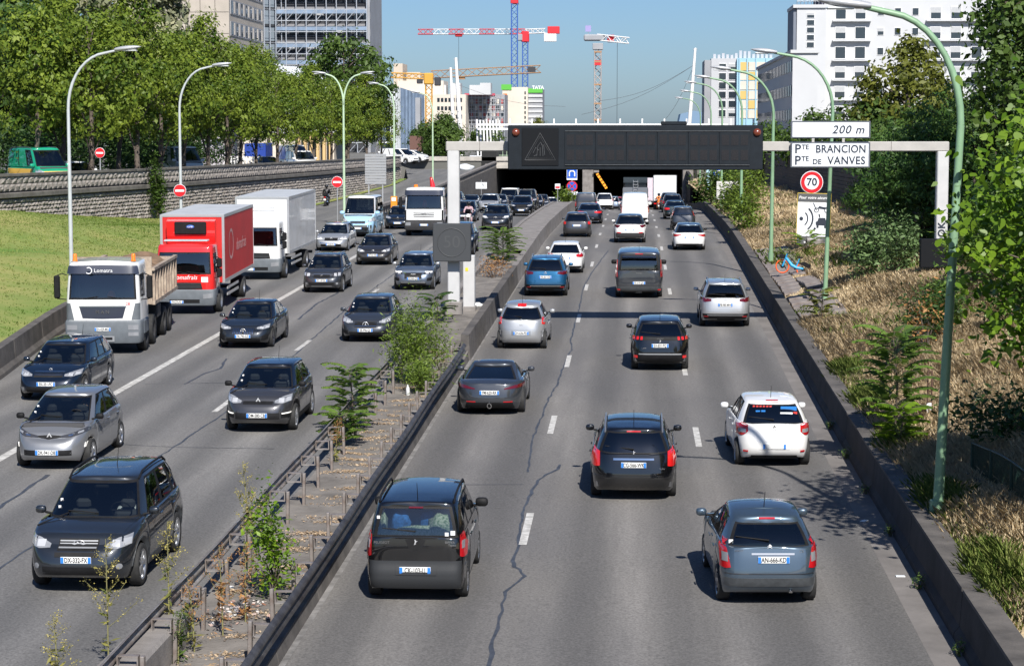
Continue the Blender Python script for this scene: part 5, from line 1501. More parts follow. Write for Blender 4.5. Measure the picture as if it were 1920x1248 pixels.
for sx in (-1, 1):
    tp(t, bb, 2.5, 'headlight', [(sx * .66, .82), (sx * .92, .82)], [(sx * .66, .98), (sx * .92, .98)], LENS, .012)
    tp(t, bb, 2.5, 'fog_lamp', [(sx * .66, .62), (sx * .92, .62)], [(sx * .66, .74), (sx * .92, .74)], LENS, .012)
    tmirror(t, sx * 1.5, -.25, 2.2, .75); beacon(t, sx * .95, -.55, 3.02)
    MB().box((sx * 1.12, -1.05, .85), (.3, 1.2, .6), 0, .1).build('mudguard', MGREY, t)
    MB().tube([(sx * .6, -.04, 1.84), (sx * .15, -.03, 1.9)], .015, 5).build('wiper', BLACK, t)
tp(t, bb, 2.5, 'step_recess', [(-.3, .44), (.3, .44)], [(-.3, .62), (.3, .62)], SKID, .02); tp(t, bb, 2.5, 'step_slot', [(-.25, .5), (.25, .5)], [(-.25, .58), (.25, .58)], BLACK, .03)
pl = plate(t, bb, 'F', .84, 'EH-429-MG', 0, .52, .115)
HAT = mat('hard_hat', (.8, .12, .02), .4)
MB().lathe([(.14, 0), (.13, .08), (.08, .17), (.001, .2)], 14).build('hard_hat', HAT, t, (-.25, -.3, 1.88))
chassis(t, 8.6, 2.5, [(-1.3, 1), (-3.1, 1), (-5.8, 0), (-7.15, 0)], .52, rim=CHAS)
BEIGE = mat('tipper_beige', (.48, .4, .31), .75, col2=(.22, .165, .13), scale=2.2, detail=8)
EARTH = mat('earth_load', (.24, .15, .09), .95, col2=(.12, .08, .05), scale=2.2, bump=.8, bscale=6, detail=8)
for sx in (-1, 1):
    b = MB().box((sx * 1.22, -5.6, 2.0), (.06, 5.9, 1.15)).build('body_side', BEIGE, t)
    for k in range(9): MB().box((sx * 1.28, -2.8 - k * .7, 2.0), (.09, .1, 1.1)).build('rib', BEIGE, b)
    MB().box((sx * 1.27, -5.6, 2.58), (.14, 5.95, .1)).build('top_edge', BEIGE, b)
    MB().box((sx * 1.27, -5.6, 1.44), (.14, 5.95, .12)).build('lower_edge', BEIGE, b)
MB().box((0, -2.62, 2.2), (2.5, .08, 1.6)).build('headboard', BEIGE, t); MB().box((0, -8.55, 2.0), (2.5, .07, 1.15)).build('tailboard', BEIGE, t)
MB().box((0, -5.6, 1.4), (2.4, 5.9, .1)).build('body_floor', CHAS, t)
P = []
for j in range(14):
    yy = -2.68 - 5.85 * j / 13
    P.append([(-1.18 + 2.36 * i / 8, yy, 2.3 + .42 * math.sin(math.pi * i / 8) * (.6 + .4 * math.sin(j * 1.1)) + rnd.uniform(-.05, .08)) for i in range(9)])
MB().grid(P, 0, True, True).build('earth_load', EARTH, t)
MB().box((1.05, -4.2, 1.05), (.4, .9, .5), 0, .05).build('fuel_tank', CHAS, t); MB().box((-1.05, -4.2, 1.05), (.4, .9, .5), 0, .05).build('fuel_tank', CHAS, t)
# ---- box lorries
def box_lorry(name, label, X, Y, cabm, boxm, nameplate=None, reefer=False, boxw=2.5, boxh=3.72, boxl=7.4, cabh=2.72, bump=MGREY, heading=-1, grp=GL, pl_='', turn=0.):
    t = lorry_root(name, label, X, Y, heading, grp, turn)
    bv = cab(t, cabm, 2.28, .78, cabh, (1.62, 2.36), 1.75, rake=.16)
    bo, bb = bumper(t, 2.34, .36, .98, bump, .7)
    tp(t, bv, 2.3, 'grille', [(-.6, 1.0), (0, .99), (.6, 1.0)], [(-.55, 1.24), (0, 1.25), (.55, 1.24)], BLACK, .015)
    for z in (1.06, 1.13, 1.2): tp(t, bv, 2.3, 'grille_bar', [(-.55, z - .012), (.55, z - .012)], [(-.55, z + .012), (.55, z + .012)], PLAST, .03)
    for sx in (-1, 1):
        tp(t, bb, 2.34, 'headlight', [(sx * .62, .62), (sx * .93, .66)], [(sx * .62, .8), (sx * .93, .84)], LENS, .012)
        tmirror(t, sx * 1.33, -.2, 2.0, .36); tmirror(t, sx * 1.33, -.2, 1.62, .34)
        MB().box((sx * 1.02, -1.0, .85), (.26, 1.1, .5), 0, .1).build('mudguard', bump, t)
        MB().tube([(sx * .6, .0, 1.6), (sx * .1, .01, 1.66)], .014, 5).build('wiper', BLACK, t)
        for z in (.55, .8): MB().box((sx * (boxw / 2 - .04), -4.3, z), (.04, 2.9, .1)).build('side_guard', TRIM, t)
    tp(t, bb, 2.34, 'lower_intake', [(-.5, .46), (.5, .46)], [(-.5, .6), (.5, .6)], BLACK, .012)
    plate(t, bb, 'F', .5, pl_, .3)
    badge(t, bv, 'F', 1.14, 'diamond', s=.1)
    b = cargo_box(t, boxw, 1.08, boxh, -1.95, -1.95 - boxl, boxm, TRIM, ROOFG)
    chassis(t, 1.9 + boxl, boxw, [(-1.25, 1), (-1.95 - boxl * .68, 0)], .45)
    MB().box((0, -1.95 - boxl + .2, .6), (2.2, .12, .14)).build('under_run_bar', CHAS, t)
    return t, bv, b
t, bv, b = box_lorry('refrigerated_lorry', 'red refrigerated box lorry behind the tipper', -17.24, 79.51, REDC, REDB, boxh=3.75, boxl=8.0, pl_='FH-276-PL', turn=2.2)
RF = MB(); RF.prism([(-1.6, 2.95), (-1.75, 2.6), (-1.95, 2.6), (-1.95, 3.62), (-1.55, 3.5)][::-1], -.95, .95, 0, 'x'); ru = RF.build('refrigeration_unit', REDC, t)
MB().box((.0, -1.53, 3.25), (1.25, .08, .5), 0, .04).build('vent_panel', BLACK, ru); MB().lathe([(.16, 0), (.15, .02), (.001, .02)], 18, axis='y').build('logo', mat('logo_blue', (.05, .12, .4), .4), ru, (0, -1.49, 3.3), (0, 0, 0)).scale = (1, 1, .5)
text('Carrier', .075, WHITE, ru, (0, -1.466, 3.3), '+y')
MB().box((0, -.62, 2.83), (1.7, .5, .06), 0, .02).build('sun_visor', ROOFG, t)
text('domafrais', .24, WHITE, t, (-.02, hit(bv, 'F', 0, 1.44)[0].y + .012, 1.44), '+y', shear=.2); MB().box((-.78, hit(bv, 'F', -.78, 1.36)[0].y, 1.36), (.26, .03, .2)).build('sticker', WHITE, t)
lg = MB(); lg.lathe([(.09, 0), (.001, .004)], 14, axis='y'); lg.build('logo', WHITE, t, (.78, hit(bv, 'F', .78, 1.44)[0].y + .012, 1.44))
for k, (yy, zz, w_, h_) in enumerate([(-2.9, 2.75, .7, .5), (-2.9, 2.2, .5, .35)]): MB().box((1.262, yy, zz), (.008, w_, h_)).build('side_panel', mat('box_red_light', (.5, .08, .075), .3), t)
for sx in (-1, 1):
    f = '+x'
    o = text('domafrais', .7, mat('side_print', (.55, .3, .29), .5), t, (sx * 1.262, -6.4, 2.35), '+x', shear=.2)
    if sx < 0: o.rotation_euler = (R(90), 0, R(-90))
    lg = MB(); lg.lathe([(.62, 0), (.5, .004)], 24, axis='x'); lg.build('logo', mat('side_print', ()), t, (sx * 1.262, -3.7, 2.5))
t, bv, b = box_lorry('box_lorry', 'white box lorry with plain box behind the red lorry', -17.29, 95.0, TWH, BOXW, boxh=3.72, boxl=8.2, boxw=2.5)
for z in (3.25, 3.1): MB().box((0, -1.935, z), (1.2, .006, .03)).build('seam', ROOFG, t)
# ---- flat-fronted white tipper of the middle lane
t = lorry_root('flat_fronted_lorry', 'white lorry with dark sun visor left of the gantry leg', -12.78, 127.65, -1, GL)
bv = cab(t, TWH, 2.42, .8, 2.98, (1.72, 2.46), 2.0, rake=.18)
bo, bb = bumper(t, 2.46, .38, 1.0, CHAS, .8)
tp(t, bv, 2.42, 'sun_visor', [(-.92, 2.5), (.92, 2.5)], [(-.9, 2.8), (.9, 2.8)], VISD, .12, thick=.1)
for z in (1.22, 1.32, 1.42): tp(t, bv, 2.42, 'grille_slot', [(-.5, z - .025), (0, z - .04), (.5, z - .025)], [(-.55, z + .02), (0, z + .005), (.55, z + .02)], BLACK, .012)
text('IVECO', .12, CHROME, t, (0, .02, 1.4), '+y')
for sx in (-1, 1):
    tp(t, bb, 2.46, 'headlight', [(sx * .66, .66), (sx * .93, .66)], [(sx * .66, .86), (sx * .93, .86)], LENS, .012)
    tp(t, bv, 2.42, 'corner_trim', [(sx * .9, 1.0), (sx * .97, 1.0)], [(sx * .9, 1.6), (sx * .97, 1.6)], BLACK, .012)
    tmirror(t, sx * 1.45, -.2, 2.05, .7)
plate(t, bb, 'F', .7, '')
chassis(t, 8, 2.46, [(-1.3, 1), (-4.6, 0), (-5.9, 0)], .5, rim=CHAS)
bd = MB().box((0, -5, 1.7), (2.4, 5.2, .9), 0, .03).build('tipper_body', mat('tipper_dark', (.12, .1, .09), .7, var=.3), t)
MB().lathe([(.2, 0), (.17, .5), (.12, .8), (.001, .82)], 12).build('orange_cylinder', ORANGE, t, (.75, -2.6, 2.3))
MB().tube([(-.35, -2.5, 2.2), (-.3, -2.5, 3.1), (-.2, -2.6, 3.55)], [.2, .16, .08], 8).build('red_hoist', REDC, t)
MB().lathe([(.12, 0), (.16, .2), (.1, .45), (.001, .5)], 10).build('red_cloth', REDC, t, (0, -.6, 1.72))
# ---- lorries at the tunnel, seen from behind
def away_box(name, label, X, Y, W, z1, Lb, m, extra=None):
    t = lorry_root(name, label, X, Y, 1, GR)
    b = cargo_box(t, W, 1.05, z1, Lb, 0, m, TRIM, ROOFG)
    for sx in (-1, 1):
        MB().box((sx * W / 4, -.03, (1.1 + z1) / 2), (W / 2 - .1, .02, z1 - 1.35)).build('rear_door', m, b)
        MB().box((sx * W * .42, -.05, .75), (.3, .06, .12)).build('tail_light', TREDB, t)
        for y in (1.6, Lb + .7): add_wheel(t, sx * (W / 2 - .3), y, .48, .5, ALLOY, 'truck')
    MB().box((0, Lb / 2, .85), (.9, Lb + 1, .25)).build('chassis_rail', CHAS, t)
    MB().box((0, Lb + 1.0, 1.7), (W - .1, 1.8, 1.9), 0, .12).build('cab', TWH, t)
    return t
away_box('box_lorry', 'tall white box lorry in the right lane at the tunnel mouth', 3.55, 231, 2.5, 3.85, 7, BOXW)
away_box('box_lorry', 'white box lorry in the middle lane entering the tunnel', .55, 262, 2.5, 3.85, 7, BOXW)
PINK = mat('box_pinkish', (.6, .5, .55), .5, var=.1)
away_box('trailer_lorry', 'pale pink-edged trailer half hidden left of the tall white lorry', 2.45, 262, 2.45, 3.9, 9, PINK)
t = lorry_root('recovery_lorry', 'dark flatbed lorry with ladder right behind the white panel van', .25, 186, 1, GR)
MB().box((0, 3, 1.2), (2.3, 6, .16), 0, .02).build('flatbed', CHAS, t)
for sx in (-1, 1): MB().box((sx * 1.1, 3, 1.6), (.06, 6, .7)).build('side_board', mat('grey_board', (.12, .13, .15), .6), t)
MB().box((0, .1, 1.65), (2.2, .08, .8)).build('tail_board', mat('grey_board', ()), t); MB().box((0, 6.9, 1.7), (2.2, 1.7, 2.0), 0, .15).build('cab', GRAPH, t)
MB().box((0, 5.9, 2.75), (2.2, .1, .5)).build('head_board', GRAPH, t)
ld = MB()
for sx in (-.2, .2): ld.tube([(sx, -.05, 1.1), (sx, .0, 2.7)], .03, 6)
for k in range(6): ld.tube([(-.2, -.03, 1.25 + .26 * k), (.2, -.03, 1.25 + .26 * k)], .02, 6)
ld.build('ladder', ALLOY, t)
lump('blue_sack', t, (-.7, .8, 1.75), (.7, .7, .5), mat('blue_sack', (.2, .5, .7), .8), 3); lump('pale_sack', t, (.6, .8, 1.75), (.7, .7, .45), mat('pale_sack', (.6, .65, .75), .8), 4)
beacon(t, -.8, 6.4, 2.7); beacon(t, .8, 6.4, 2.7)
for sx in (-1, 1):
    for y in (1.8, 6.6): add_wheel(t, sx * .95, y, .42, .4, CHAS, 'truck')
    MB().box((sx * .9, -.02, 1.05), (.3, .06, .14)).build('tail_light', TREDB, t)
# ================================================================ gantry, signs, lamps
STEEL = mat('gantry_paint', (.4, .385, .36), .6, var=.08, scale=2.)
STEELW = mat('gantry_leg_white', (.5, .5, .5), .5, var=.06, scale=2.)
VMSD = mat('panel_dark', (.011, .015, .02), .6, var=.15, scale=3, spec=.2)
VMSK = mat('panel_black', (.005, .006, .008), .6, spec=.2)
LED = mat('led_cells', (.017, .017, .02), .6, var=.5, scale=60, spec=.2)
LEDG = mat('led_unlit', (.06, .063, .066), .5)
AMBD = mat('lamp_amber_unlit', (.16, .035, .015), .2, coat=1.)
SIGNW = mat('sign_white', (.72, .75, .78), .4)
SIGNK = mat('sign_ink', (.02, .028, .045), .5)
SIGNB = mat('sign_back', (.42, .43, .44), .45, .5)
SIGNR = mat('sign_red', (.55, .012, .02), .4)
SIGNBL = mat('sign_blue', (.012, .1, .5), .4)
YG = 74.0
g = thing('gantry', 'grey steel portal gantry spanning the right carriageway', 'gantry', (0, YG, 0))
zb_ = bank(10.8, YG) - .3
MB().box((-6.34, 0, (1.72 + 7.92) / 2), (.42, .42, 7.92 - 1.72), 0, .03).build('left_leg', STEELW, g)
MB().box((-6.34, 0, 2.0), (.6, .6, .5), 0, .05).build('footing', CONC, g)
MB().box((10.8, 0, (zb_ + 7.6) / 2), (.4, .42, 7.6 - zb_), 0, .03).build('right_leg', STEELW, g)
MB().box((2.2, 0, 7.75), (17.6, .44, .34), 0, .03).build('beam', STEEL, g)
for x in np.arange(-5.4, 10.5, 2.4): MB().box((float(x), -.225, 7.75), (.02, .012, .33)).build('joint_plate', CONC, g)
MB().box((-5.92, 1.6, 2.75), (.42, .5, 2.1), 0, .02).build('cabinet', STEELW, g)
MB().box((-5.92, 1.6, 1.75), (.5, .6, .4), 0, .02).build('cabinet_base', CONC, g)
MB().box((-5.99, 1.34, 3.3), (.1, .01, .12)).build('warning_label', mat('yellow_label', (.8, .6, .02), .5), g)
for k, ch in enumerate('KODROX'):
    o = text(ch, .34, SIGNK, g, (10.8, -.216, 5.0 - k * .27), '-y', 'graffiti', bold=.012); o.rotation_euler = (R(90), R(-90 + 8 * math.sin(k * 2)), 0)
v = thing('message_sign', 'wide black unlit message sign hung on the gantry beam', 'sign', (.07, YG - .62, 7.715))
MB().box((0, 0, 0), (8.86, .7, 1.55), 0, .03).build('housing', VMSD, v)
MB().box((1.35, 0, .84), (.9, .4, .13), 0, .02).build('sensor_box', VMSD, v)
p = MB().box((-3.3, -.36, .02), (1.28, .03, 1.3), 0, .01).build('pictogram_panel', VMSK, v)
for nm, pts, w in (('triangle_outline', [(-3.84, -.44), (-2.76, -.44), (-3.3, .5), (-3.84, -.44)], .014), ('triangle_outline', [(-3.74, -.38), (-2.86, -.38), (-3.3, .39), (-3.74, -.38)], .006)):
    MB().tube([(x, -.378, z) for x, z in pts], w, 5).build(nm, LEDG, p)
fg = MB()
for pts in ([(-3.42, -.3), (-3.38, .05), (-3.28, .18), (-3.22, .05), (-3.2, -.3)], [(-3.55, -.2), (-3.45, 0), (-3.35, -.1)], [(-3.52, -.3), (-3.4, -.25)], [(-3.3, -.3), (-3.3, 0)], [(-3.14, -.26), (-3.18, .1)]):
    fg.tube([(x, -.378, z) for x, z in pts], .012, 5)
fg.build('road_works_outline', LEDG, p)
for x in (-4.15, 4.22): MB().lathe([(.14, 0), (.12, -.06), (.07, -.1), (.001, -.11)], 18, axis='y').build('warning_lamp', AMBD, v, (x, -.35, .52))
cell = MB().box((0, 0, 0), (.25, .012, .36)).mesh('character_cell', LED)
mod = MB().box((0, 0, 0), (1.05, .03, 1.12), 0, .008).mesh('module', VMSD)
for c in range(6):
    m_ = put('module', mod, v, (-1.92 + c * 1.075, -.36, -.02))
    for r in range(2):
        for q in range(3): put('character_cell', cell, m_, (-.33 + q * .33, -.018, .28 - r * .52))
MB().box((.77, -.37, .57), (6.4, .05, .03)).build('trim', PLAST, v)
MB().box((.77, -.37, -.6), (6.4, .05, .03)).build('trim', PLAST, v)
s = thing('speed_sign', 'square dark grey unlit 50 speed panel on the gantry leg', 'sign', (-6.36, YG - .5, 4.375))
MB().box((0, 0, 0), (1.34, .3, 1.34), 0, .02).build('housing', mat('panel_grey', (.045, .048, .052), .5), s)
MB().tube([(.5 * math.cos(R(a)), -.155, .5 * math.sin(R(a))) for a in range(0, 361, 15)], .016, 5).build('unlit_ring', LEDG, s)
text('50', .62, LEDG, s, (0, -.156, 0), name='unlit_digits')
d = thing('direction_sign', 'white two-board exit sign reading Brancion and Vanves on the gantry', 'sign', (6.87, YG - .35, 7.75))
for z0, z1, nm in ((.28, .88, 'distance_board'), (-.74, .15, 'name_board')):
    b = MB().box((0, 0, (z0 + z1) / 2), (2.76, .1, z1 - z0), 0, .015).build(nm, mat('sign_frame', (.1, .11, .13), .5), d)
    MB().box((0, -.052, (z0 + z1) / 2), (2.64, .01, z1 - z0 - .1), 0, .002).build('face', SIGNW, b)
    if nm == 'distance_board': text('200 m', .4, SIGNK, b, (.6, -.062, .57), shear=.25, space=1.12, bold=.006)
    else:
        text('P', .44, SIGNK, b, (-1.13, -.062, -.1), bold=.008); text('TE', .23, SIGNK, b, (-.87, -.062, -.03), bold=.006); text('BRANCION', .38, SIGNK, b, (.36, -.062, -.1), space=1.05, bold=.008, sx=.86)
        text('P', .44, SIGNK, b, (-1.13, -.062, -.5), bold=.008); text('TE', .23, SIGNK, b, (-.87, -.062, -.43), bold=.006); text('DE', .25, SIGNK, b, (-.46, -.062, -.54), bold=.006); text('VANVES', .38, SIGNK, b, (.56, -.062, -.5), space=1.08, bold=.008, sx=.9)
for x in (-.6, .45): MB().box((x, .02, .21), (.09, .12, .16)).build('clamp', STEEL, d)
k = tag(MB().box((0, 0, 0), (1.06, .35, 1.0), 0, .02).build('equipment_box', VMSK, None, (10.55, YG - .45, 4.05)), 'black equipment box at the foot of the right gantry leg', 'box')
# ---- lamp posts
def lamp(label, x, y, zbase, ztop, reach, col, lean=0., heads=(-1,), r=.1, group='lamp posts along the motorway', grey=False):
    o = thing('lamp_post', label, 'lamp post', (x, y, zbase), group=group)
    H_ = ztop - zbase
    hb = H_ - 2.2
    MB().tube([(0, 0, -.4), (lean * .5, 0, hb * .5), (lean, 0, hb)], [r, r * .85, r * .68], 12).build('post', col, o)
    MB().tube([(0, 0, 0), (.0, 0, .5)], r * 1.25, 12).build('base_sleeve', col, o)
    for sg in heads:
        pts = []
        for i in range(10):
            a = R(85 * i / 9)
            pts.append((lean + sg * reach * .8 * (1 - math.cos(a)), 0, hb + 2.0 * math.sin(a)))
        arm = MB().tube(pts + [(lean + sg * reach, 0, hb + 2.1)], [r * .66] * 4 + [r * .58] * 6 + [r * .5], 10).build('arm', col, o)
        hd = MB(); P = []
        for i in range(9):
            t_ = i / 8; w = .17 * math.sin(math.pi * min(1, .12 + t_ * .86)) ** .6; hh = .09 * math.sin(math.pi * min(1, .15 + t_ * .84)) ** .7
            P.append([(lean + sg * (reach - .12 + t_ * .95), w * math.cos(R(q)), hb + 2.12 + .1 * t_ + hh * math.sin(R(q))) for q in range(0, 361, 36)])
        hd.grid(P, 0, True); h_ = hd.build('lamp_head', mat('lamp_head_grey', (.45, .46, .48), .4, .3), o)
        MB().box((lean + sg * (reach + .42), 0, hb + 2.08), (.5, .2, .05), 0, .02).build('lens', mat('lamp_lens', (.6, .62, .62), .15), h_)
    return o
GRN = mat('post_green', (.2, .33, .2), .45, var=.12, scale=1.5)
GRNP = mat('post_pale_green', (.42, .55, .38), .45, var=.06)
GRYP = mat('post_grey', (.52, .55, .55), .4, .2, var=.06)
lamp('tall green lamp post nearest on the right, rising through the leafy branches', 5.56, 38, 1.1, 10.6, 1.75, GRN, .3, r=.1)
lamp('green lamp post passing in front of the camera warning sign', 7.0, 76.4, bank(7.0, 76.4), 11.2, 2.15, GRN, .2, r=.09)
lamp('green lamp post standing by the parked blue bicycle', 6.39, 97, bank(6.4, 97), 11.2, 2.1, GRN, .05)
lamp('fourth green lamp post on the right, beside the white notice board', 6.6, 128, bank(6.6, 128), 11.6, 2.1, GRN, 0.)
lamp('fifth green lamp post on the right, its arm above the message sign', 6.75, 160, bank(6.75, 160), 12.0, 2.1, GRN)
lamp('sixth green lamp post on the right, far by the tunnel', 7.2, 195, bank(7.2, 195), 12.0, 2.1, GRN)
lamp('most distant green lamp post right of the tunnel mouth', 7.5, 235, bank(7.5, 235), 12.0, 2.1, GRN)
lamp('grey lamp post on the green bank behind the tipper lorry', -20.15, 74, BS(74) + .8, 11.25, 1.85, GRYP, 0, (1,), r=.085)
lamp('grey lamp post carrying a no-entry disc behind the red lorry', -21.8, 100, BS(100) + .8, 11.5, 1.75, GRYP, 0, (1,), r=.085)
lamp('pale green twin-armed lamp post behind the blue minibus', -19.4, 140, slip_z(140), 12.2, 1.3, GRNP, 0, (1, -1))
lamp('pale green lamp post rising behind the orange cabinet', -20.0, 175, slip_z(175), 12.3, 1.4, GRNP, 0, (-1,))
lamp('slim pale green lamp post on the ramp behind the white lorry', -20.1, 210, slip_z(210), 12.2, 1.4, GRNP, 0, (-1,))
# ---- road signs
def disc(parent, c, r, m, nm, y=0.):
    return MB().lathe([(0.001, -.012), (r * .97, -.012), (r, 0), (r, .012), (0.001, .012)], 28, c=(c[0], y, c[1]), axis='y', smooth=False).build(nm, m, parent)
def no_entry(label, x, y, z, r, zground=None):
    o = thing('no_entry_sign', label, 'road sign', (x, y, z), group='no-entry signs')
    a = disc(o, (0, 0), r, SIGNW, 'rim'); disc(a, (0, 0), r * .94, SIGNR, 'disc', -.014)
    MB().box((0, -.03, 0), (r * 1.4, .012, r * .32)).build('white_bar', WHITE, o)
    if zground is not None: MB().tube([(0, .05, zground - z), (0, .05, r)], .04, 8).build('post', SIGNB, o)
    return o
no_entry('no-entry disc fixed to the grey lamp post', -21.8, 99.8, 5.42, .31)
no_entry('no-entry sign on its own post behind the blue minibus', -18.45, 130, 5.1, .36, slip_z(130))
no_entry('no-entry sign up on the street between the trees', -31.9, 124, 6.97, .31, street_z(124))
o = thing('speed_limit_sign', 'round 70 speed limit sign above the camera warning board', 'road sign', (8.48, 100, 5.86))
a = disc(o, (0, 0), .54, SIGNW, 'rim'); b = disc(a, (0, 0), .51, SIGNR, 'red_ring', -.014); disc(a, (0, 0), .35, SIGNW, 'face', -.02)
text('70', .5, SIGNK, o, (0, -.04, 0), bold=.012)
MB().tube([(0, .06, bank(8.5, 100) - 5.86), (0, .06, .5)], .05, 8).build('post', SIGNB, o)
o = thing('camera_warning_board', 'white board with camera waves and car symbols under the 70 sign', 'road sign', (8.58, 99.9, 4.13), (0, R(1.5), 0))
GDK = mat('board_grey', (.09, .095, .1), .5); YEL = mat('board_yellow', (.62, .45, .05), .5)
MB().box((0, .02, 0), (1.6, .04, 2.44), 0, .01).build('yellow_edge', YEL, o)
MB().box((0, -.005, -.02), (1.54, .02, 1.62)).build('face', SIGNW, o)
MB().box((0, -.006, 1.0), (1.54, .02, .4)).build('top_band', GDK, o); MB().box((0, -.006, -1.02), (1.54, .02, .36)).build('bottom_band', GDK, o)
text('Pour votre sécurité', .185, WHITE, o, (0, -.02, 1.0), shear=.25, bold=.003)
text('contrôles', .16, WHITE, o, (0.03, -.02, -.94), bold=.003); text('automatiques', .17, WHITE, o, (0.03, -.02, -1.1), bold=.003)
disc(o, (-.58, .0), .09, SIGNK, 'dot', -.02)
for r_, w in ((.34, .03), (.58, .038)): MB().tube([(-.62 + r_ * math.cos(R(q)), -.02, r_ * math.sin(R(q)) * 1.1) for q in range(-50, 51, 10)], w, 6).build('wave', SIGNK, o)
c_ = MB(); c_.prism([(.12, -.3), (.62, -.3), (.66, -.12), (.6, -.1), (.54, .06), (.24, .06), (.18, -.1), (.1, -.14)], -.022, -.016, 0, 'y'); c_.box((.2, -.02, -.36), (.1, .01, .12)); c_.box((.56, -.02, -.36), (.1, .01, .12)); c_.tube([(.28, -.02, .1), (.25, -.02, .24)], .03, 5); c_.tube([(.1, -.02, -.42), (-.06, -.02, -.62)], [.06, .01], 5)
c_.build('car_symbol', SIGNK, o)
c_ = MB()
for x in (.12, .6): c_.tube([(x + .1 * math.cos(R(q)), -.02, .42 + .1 * math.sin(R(q))) for q in range(0, 361, 30)], .018, 5)
c_.prism([(.16, .5), (.52, .46), (.62, .56), (.4, .58), (.26, .62)], -.022, -.016, 0, 'y'); c_.tube([(.12, -.02, .42), (-.04, -.02, .76)], .02, 5); c_.build('motorcycle_symbol', SIGNK, o)
MB().box((-.25, .1, (bank(8.5, 100) + 4.13) / 2 - 4.13 - .2), (.09, .06, 4.4 - bank(8.5, 100) + .5)).build('post', SIGNB, o)
MB().box((.1, .15, bank(8.6, 100) - 4.13 + .2), (.8, .8, .6), 0, .05).build('footing', CONC, o)
# sign seen from behind on the slip road
o = thing('sign_back', 'large grey ribbed back of a road sign beside the slip road', 'road sign', (-20.9, 170, slip_z(170)))
for x in (-.62, .52): MB().box((x, 0, 2.2), (.1, .12, 4.6)).build('post', SIGNB, o)
for k in range(11): MB().box((-.05, -.09, 2.2 + k * .225), (1.75, .06, .2), 0, .012).build('ribbed_plank', SIGNB, o)
o = tag(MB().box((0, 0, .9), (.46, .42, 1.8), 0, .03).build('orange_cabinet', mat('orange_enamel', (.75, .26, .02), .45), None, (-17.05, 149, slip_z(149))), 'tall orange roadside cabinet beside the pale green lamp post', 'cabinet')
MB().box((0, -.22, 1.6), (.3, .02, .25)).build('label', SIGNW, o)
# tunnel signs
def square_sign(parent, z, w, m, h=None):
    b = MB().box((0, -.03, z), (w, .03, h or w), 0, .006).build('panel', SIGNW, parent); MB().box((0, -.048, z), (w * .93, .01, (h or w) * .93)).build('face', m, b)
    return b
o = thing('tunnel_sign', 'blue tunnel sign with no-stopping disc on the median by the left portal', 'road sign', (-5.8, 200, B(200) + .74))
zz = B(200) + .74
MB().tube([(0, 0, 0), (0, 0, 4.6 - zz)], .05, 8).build('post', SIGNB, o)
b = square_sign(o, 4.25 - zz, 1.0, SIGNBL)
MB().tube([(-.25, -.06, 3.95 - zz), (-.25, -.06, 4.3 - zz), (-.15, -.06, 4.45 - zz), (.15, -.06, 4.45 - zz), (.25, -.06, 4.3 - zz), (.25, -.06, 3.95 - zz)], .07, 6).build('tunnel_symbol', WHITE, b)
MB().box((0, -.03, 3.68 - zz), (1.0, .03, .14)).build('sub_plate', SIGNW, o)
a = disc(o, (0, 3.0 - zz), .52, SIGNR, 'ring', -.03); disc(a, (0, 3.0 - zz), .42, SIGNBL, 'face', -.045)
for sg in (-1, 1): MB().box((0, -.065, 3.0 - zz), (.09, .012, .9), M=Matrix.Rotation(R(45 * sg), 3, 'Y')).build('cross_bar', SIGNR, o)
MB().box((0, -.03, 2.36 - zz), (1.1, .03, .3)).build('sub_plate', SIGNW, o)
o = thing('tunnel_sign', 'blue tunnel sign on the right bank half hidden by the message sign', 'road sign', (8.1, 200, bank(8, 200)))
zz = bank(8, 200); MB().tube([(0, 0, 0), (0, 0, 4.6 - zz)], .05, 8).build('post', SIGNB, o); b = square_sign(o, 4.4 - zz, .95, SIGNBL); MB().box((0, -.03, 3.82 - zz), (.95, .03, .16)).build('sub_plate', SIGNW, o)
MB().tube([(-.25, -.06, 4.1 - zz), (-.25, -.06, 4.5 - zz), (.25, -.06, 4.5 - zz), (.25, -.06, 4.1 - zz)], .07, 6).build('tunnel_symbol', WHITE, b)
o = thing('notice_board', 'weathered white notice board on a concrete post among right-hand shrubs', 'road sign', (6.8, 150, bank(6.8, 150)))
zz = bank(6.8, 150)
MB().box((.55, .1, .5), (.3, .3, 1.4), 0, .03).build('post', CONC, o)
MB().box((0, 0, 4.05 - zz), (1.66, .06, 1.3), 0, .02).build('board', mat('notice_white', (.55, .54, .52), .6, var=.12), o)
for k, t_ in enumerate(('PASSAGE', 'INTERDIT A', 'PIETONS')): text(t_, .24, SIGNK, o, (.05, -.04, 4.4 - zz - k * .32), sx=.9)
o = thing('marker_post', 'pale blue marker post with red foot beside the right tunnel sign', 'road sign', (7.6, 212, bank(7.6, 212)))
MB().box((0, 0, 1.5), (.4, .1, 3.4), 0, .02).build('panel', mat('pale_blue', (.4, .6, .7), .5), o); MB().box((0, -.01, -.1), (.42, .12, .4)).build('red_foot', SIGNR, o)
o = thing('weight_limit_sign', 'small white weight limit sign under the ramp parapet', 'road sign', (-17.6, 243, B(243)))
MB().tube([(0, 0, 0), (0, 0, 3.2 - B(243) - .6)], .04, 8).build('post', SIGNB, o); zz = B(243); MB().box((0, -.04, 1.95 - zz), (1.3, .03, .75)).build('panel', SIGNW, o); text('1,7t', .5, SIGNK, o, (0, -.06, 1.95 - zz))
o = thing('small_sign', 'small red and white sign on a thin post on the median', 'road sign', (-6.45, 180, B(180) + .74))
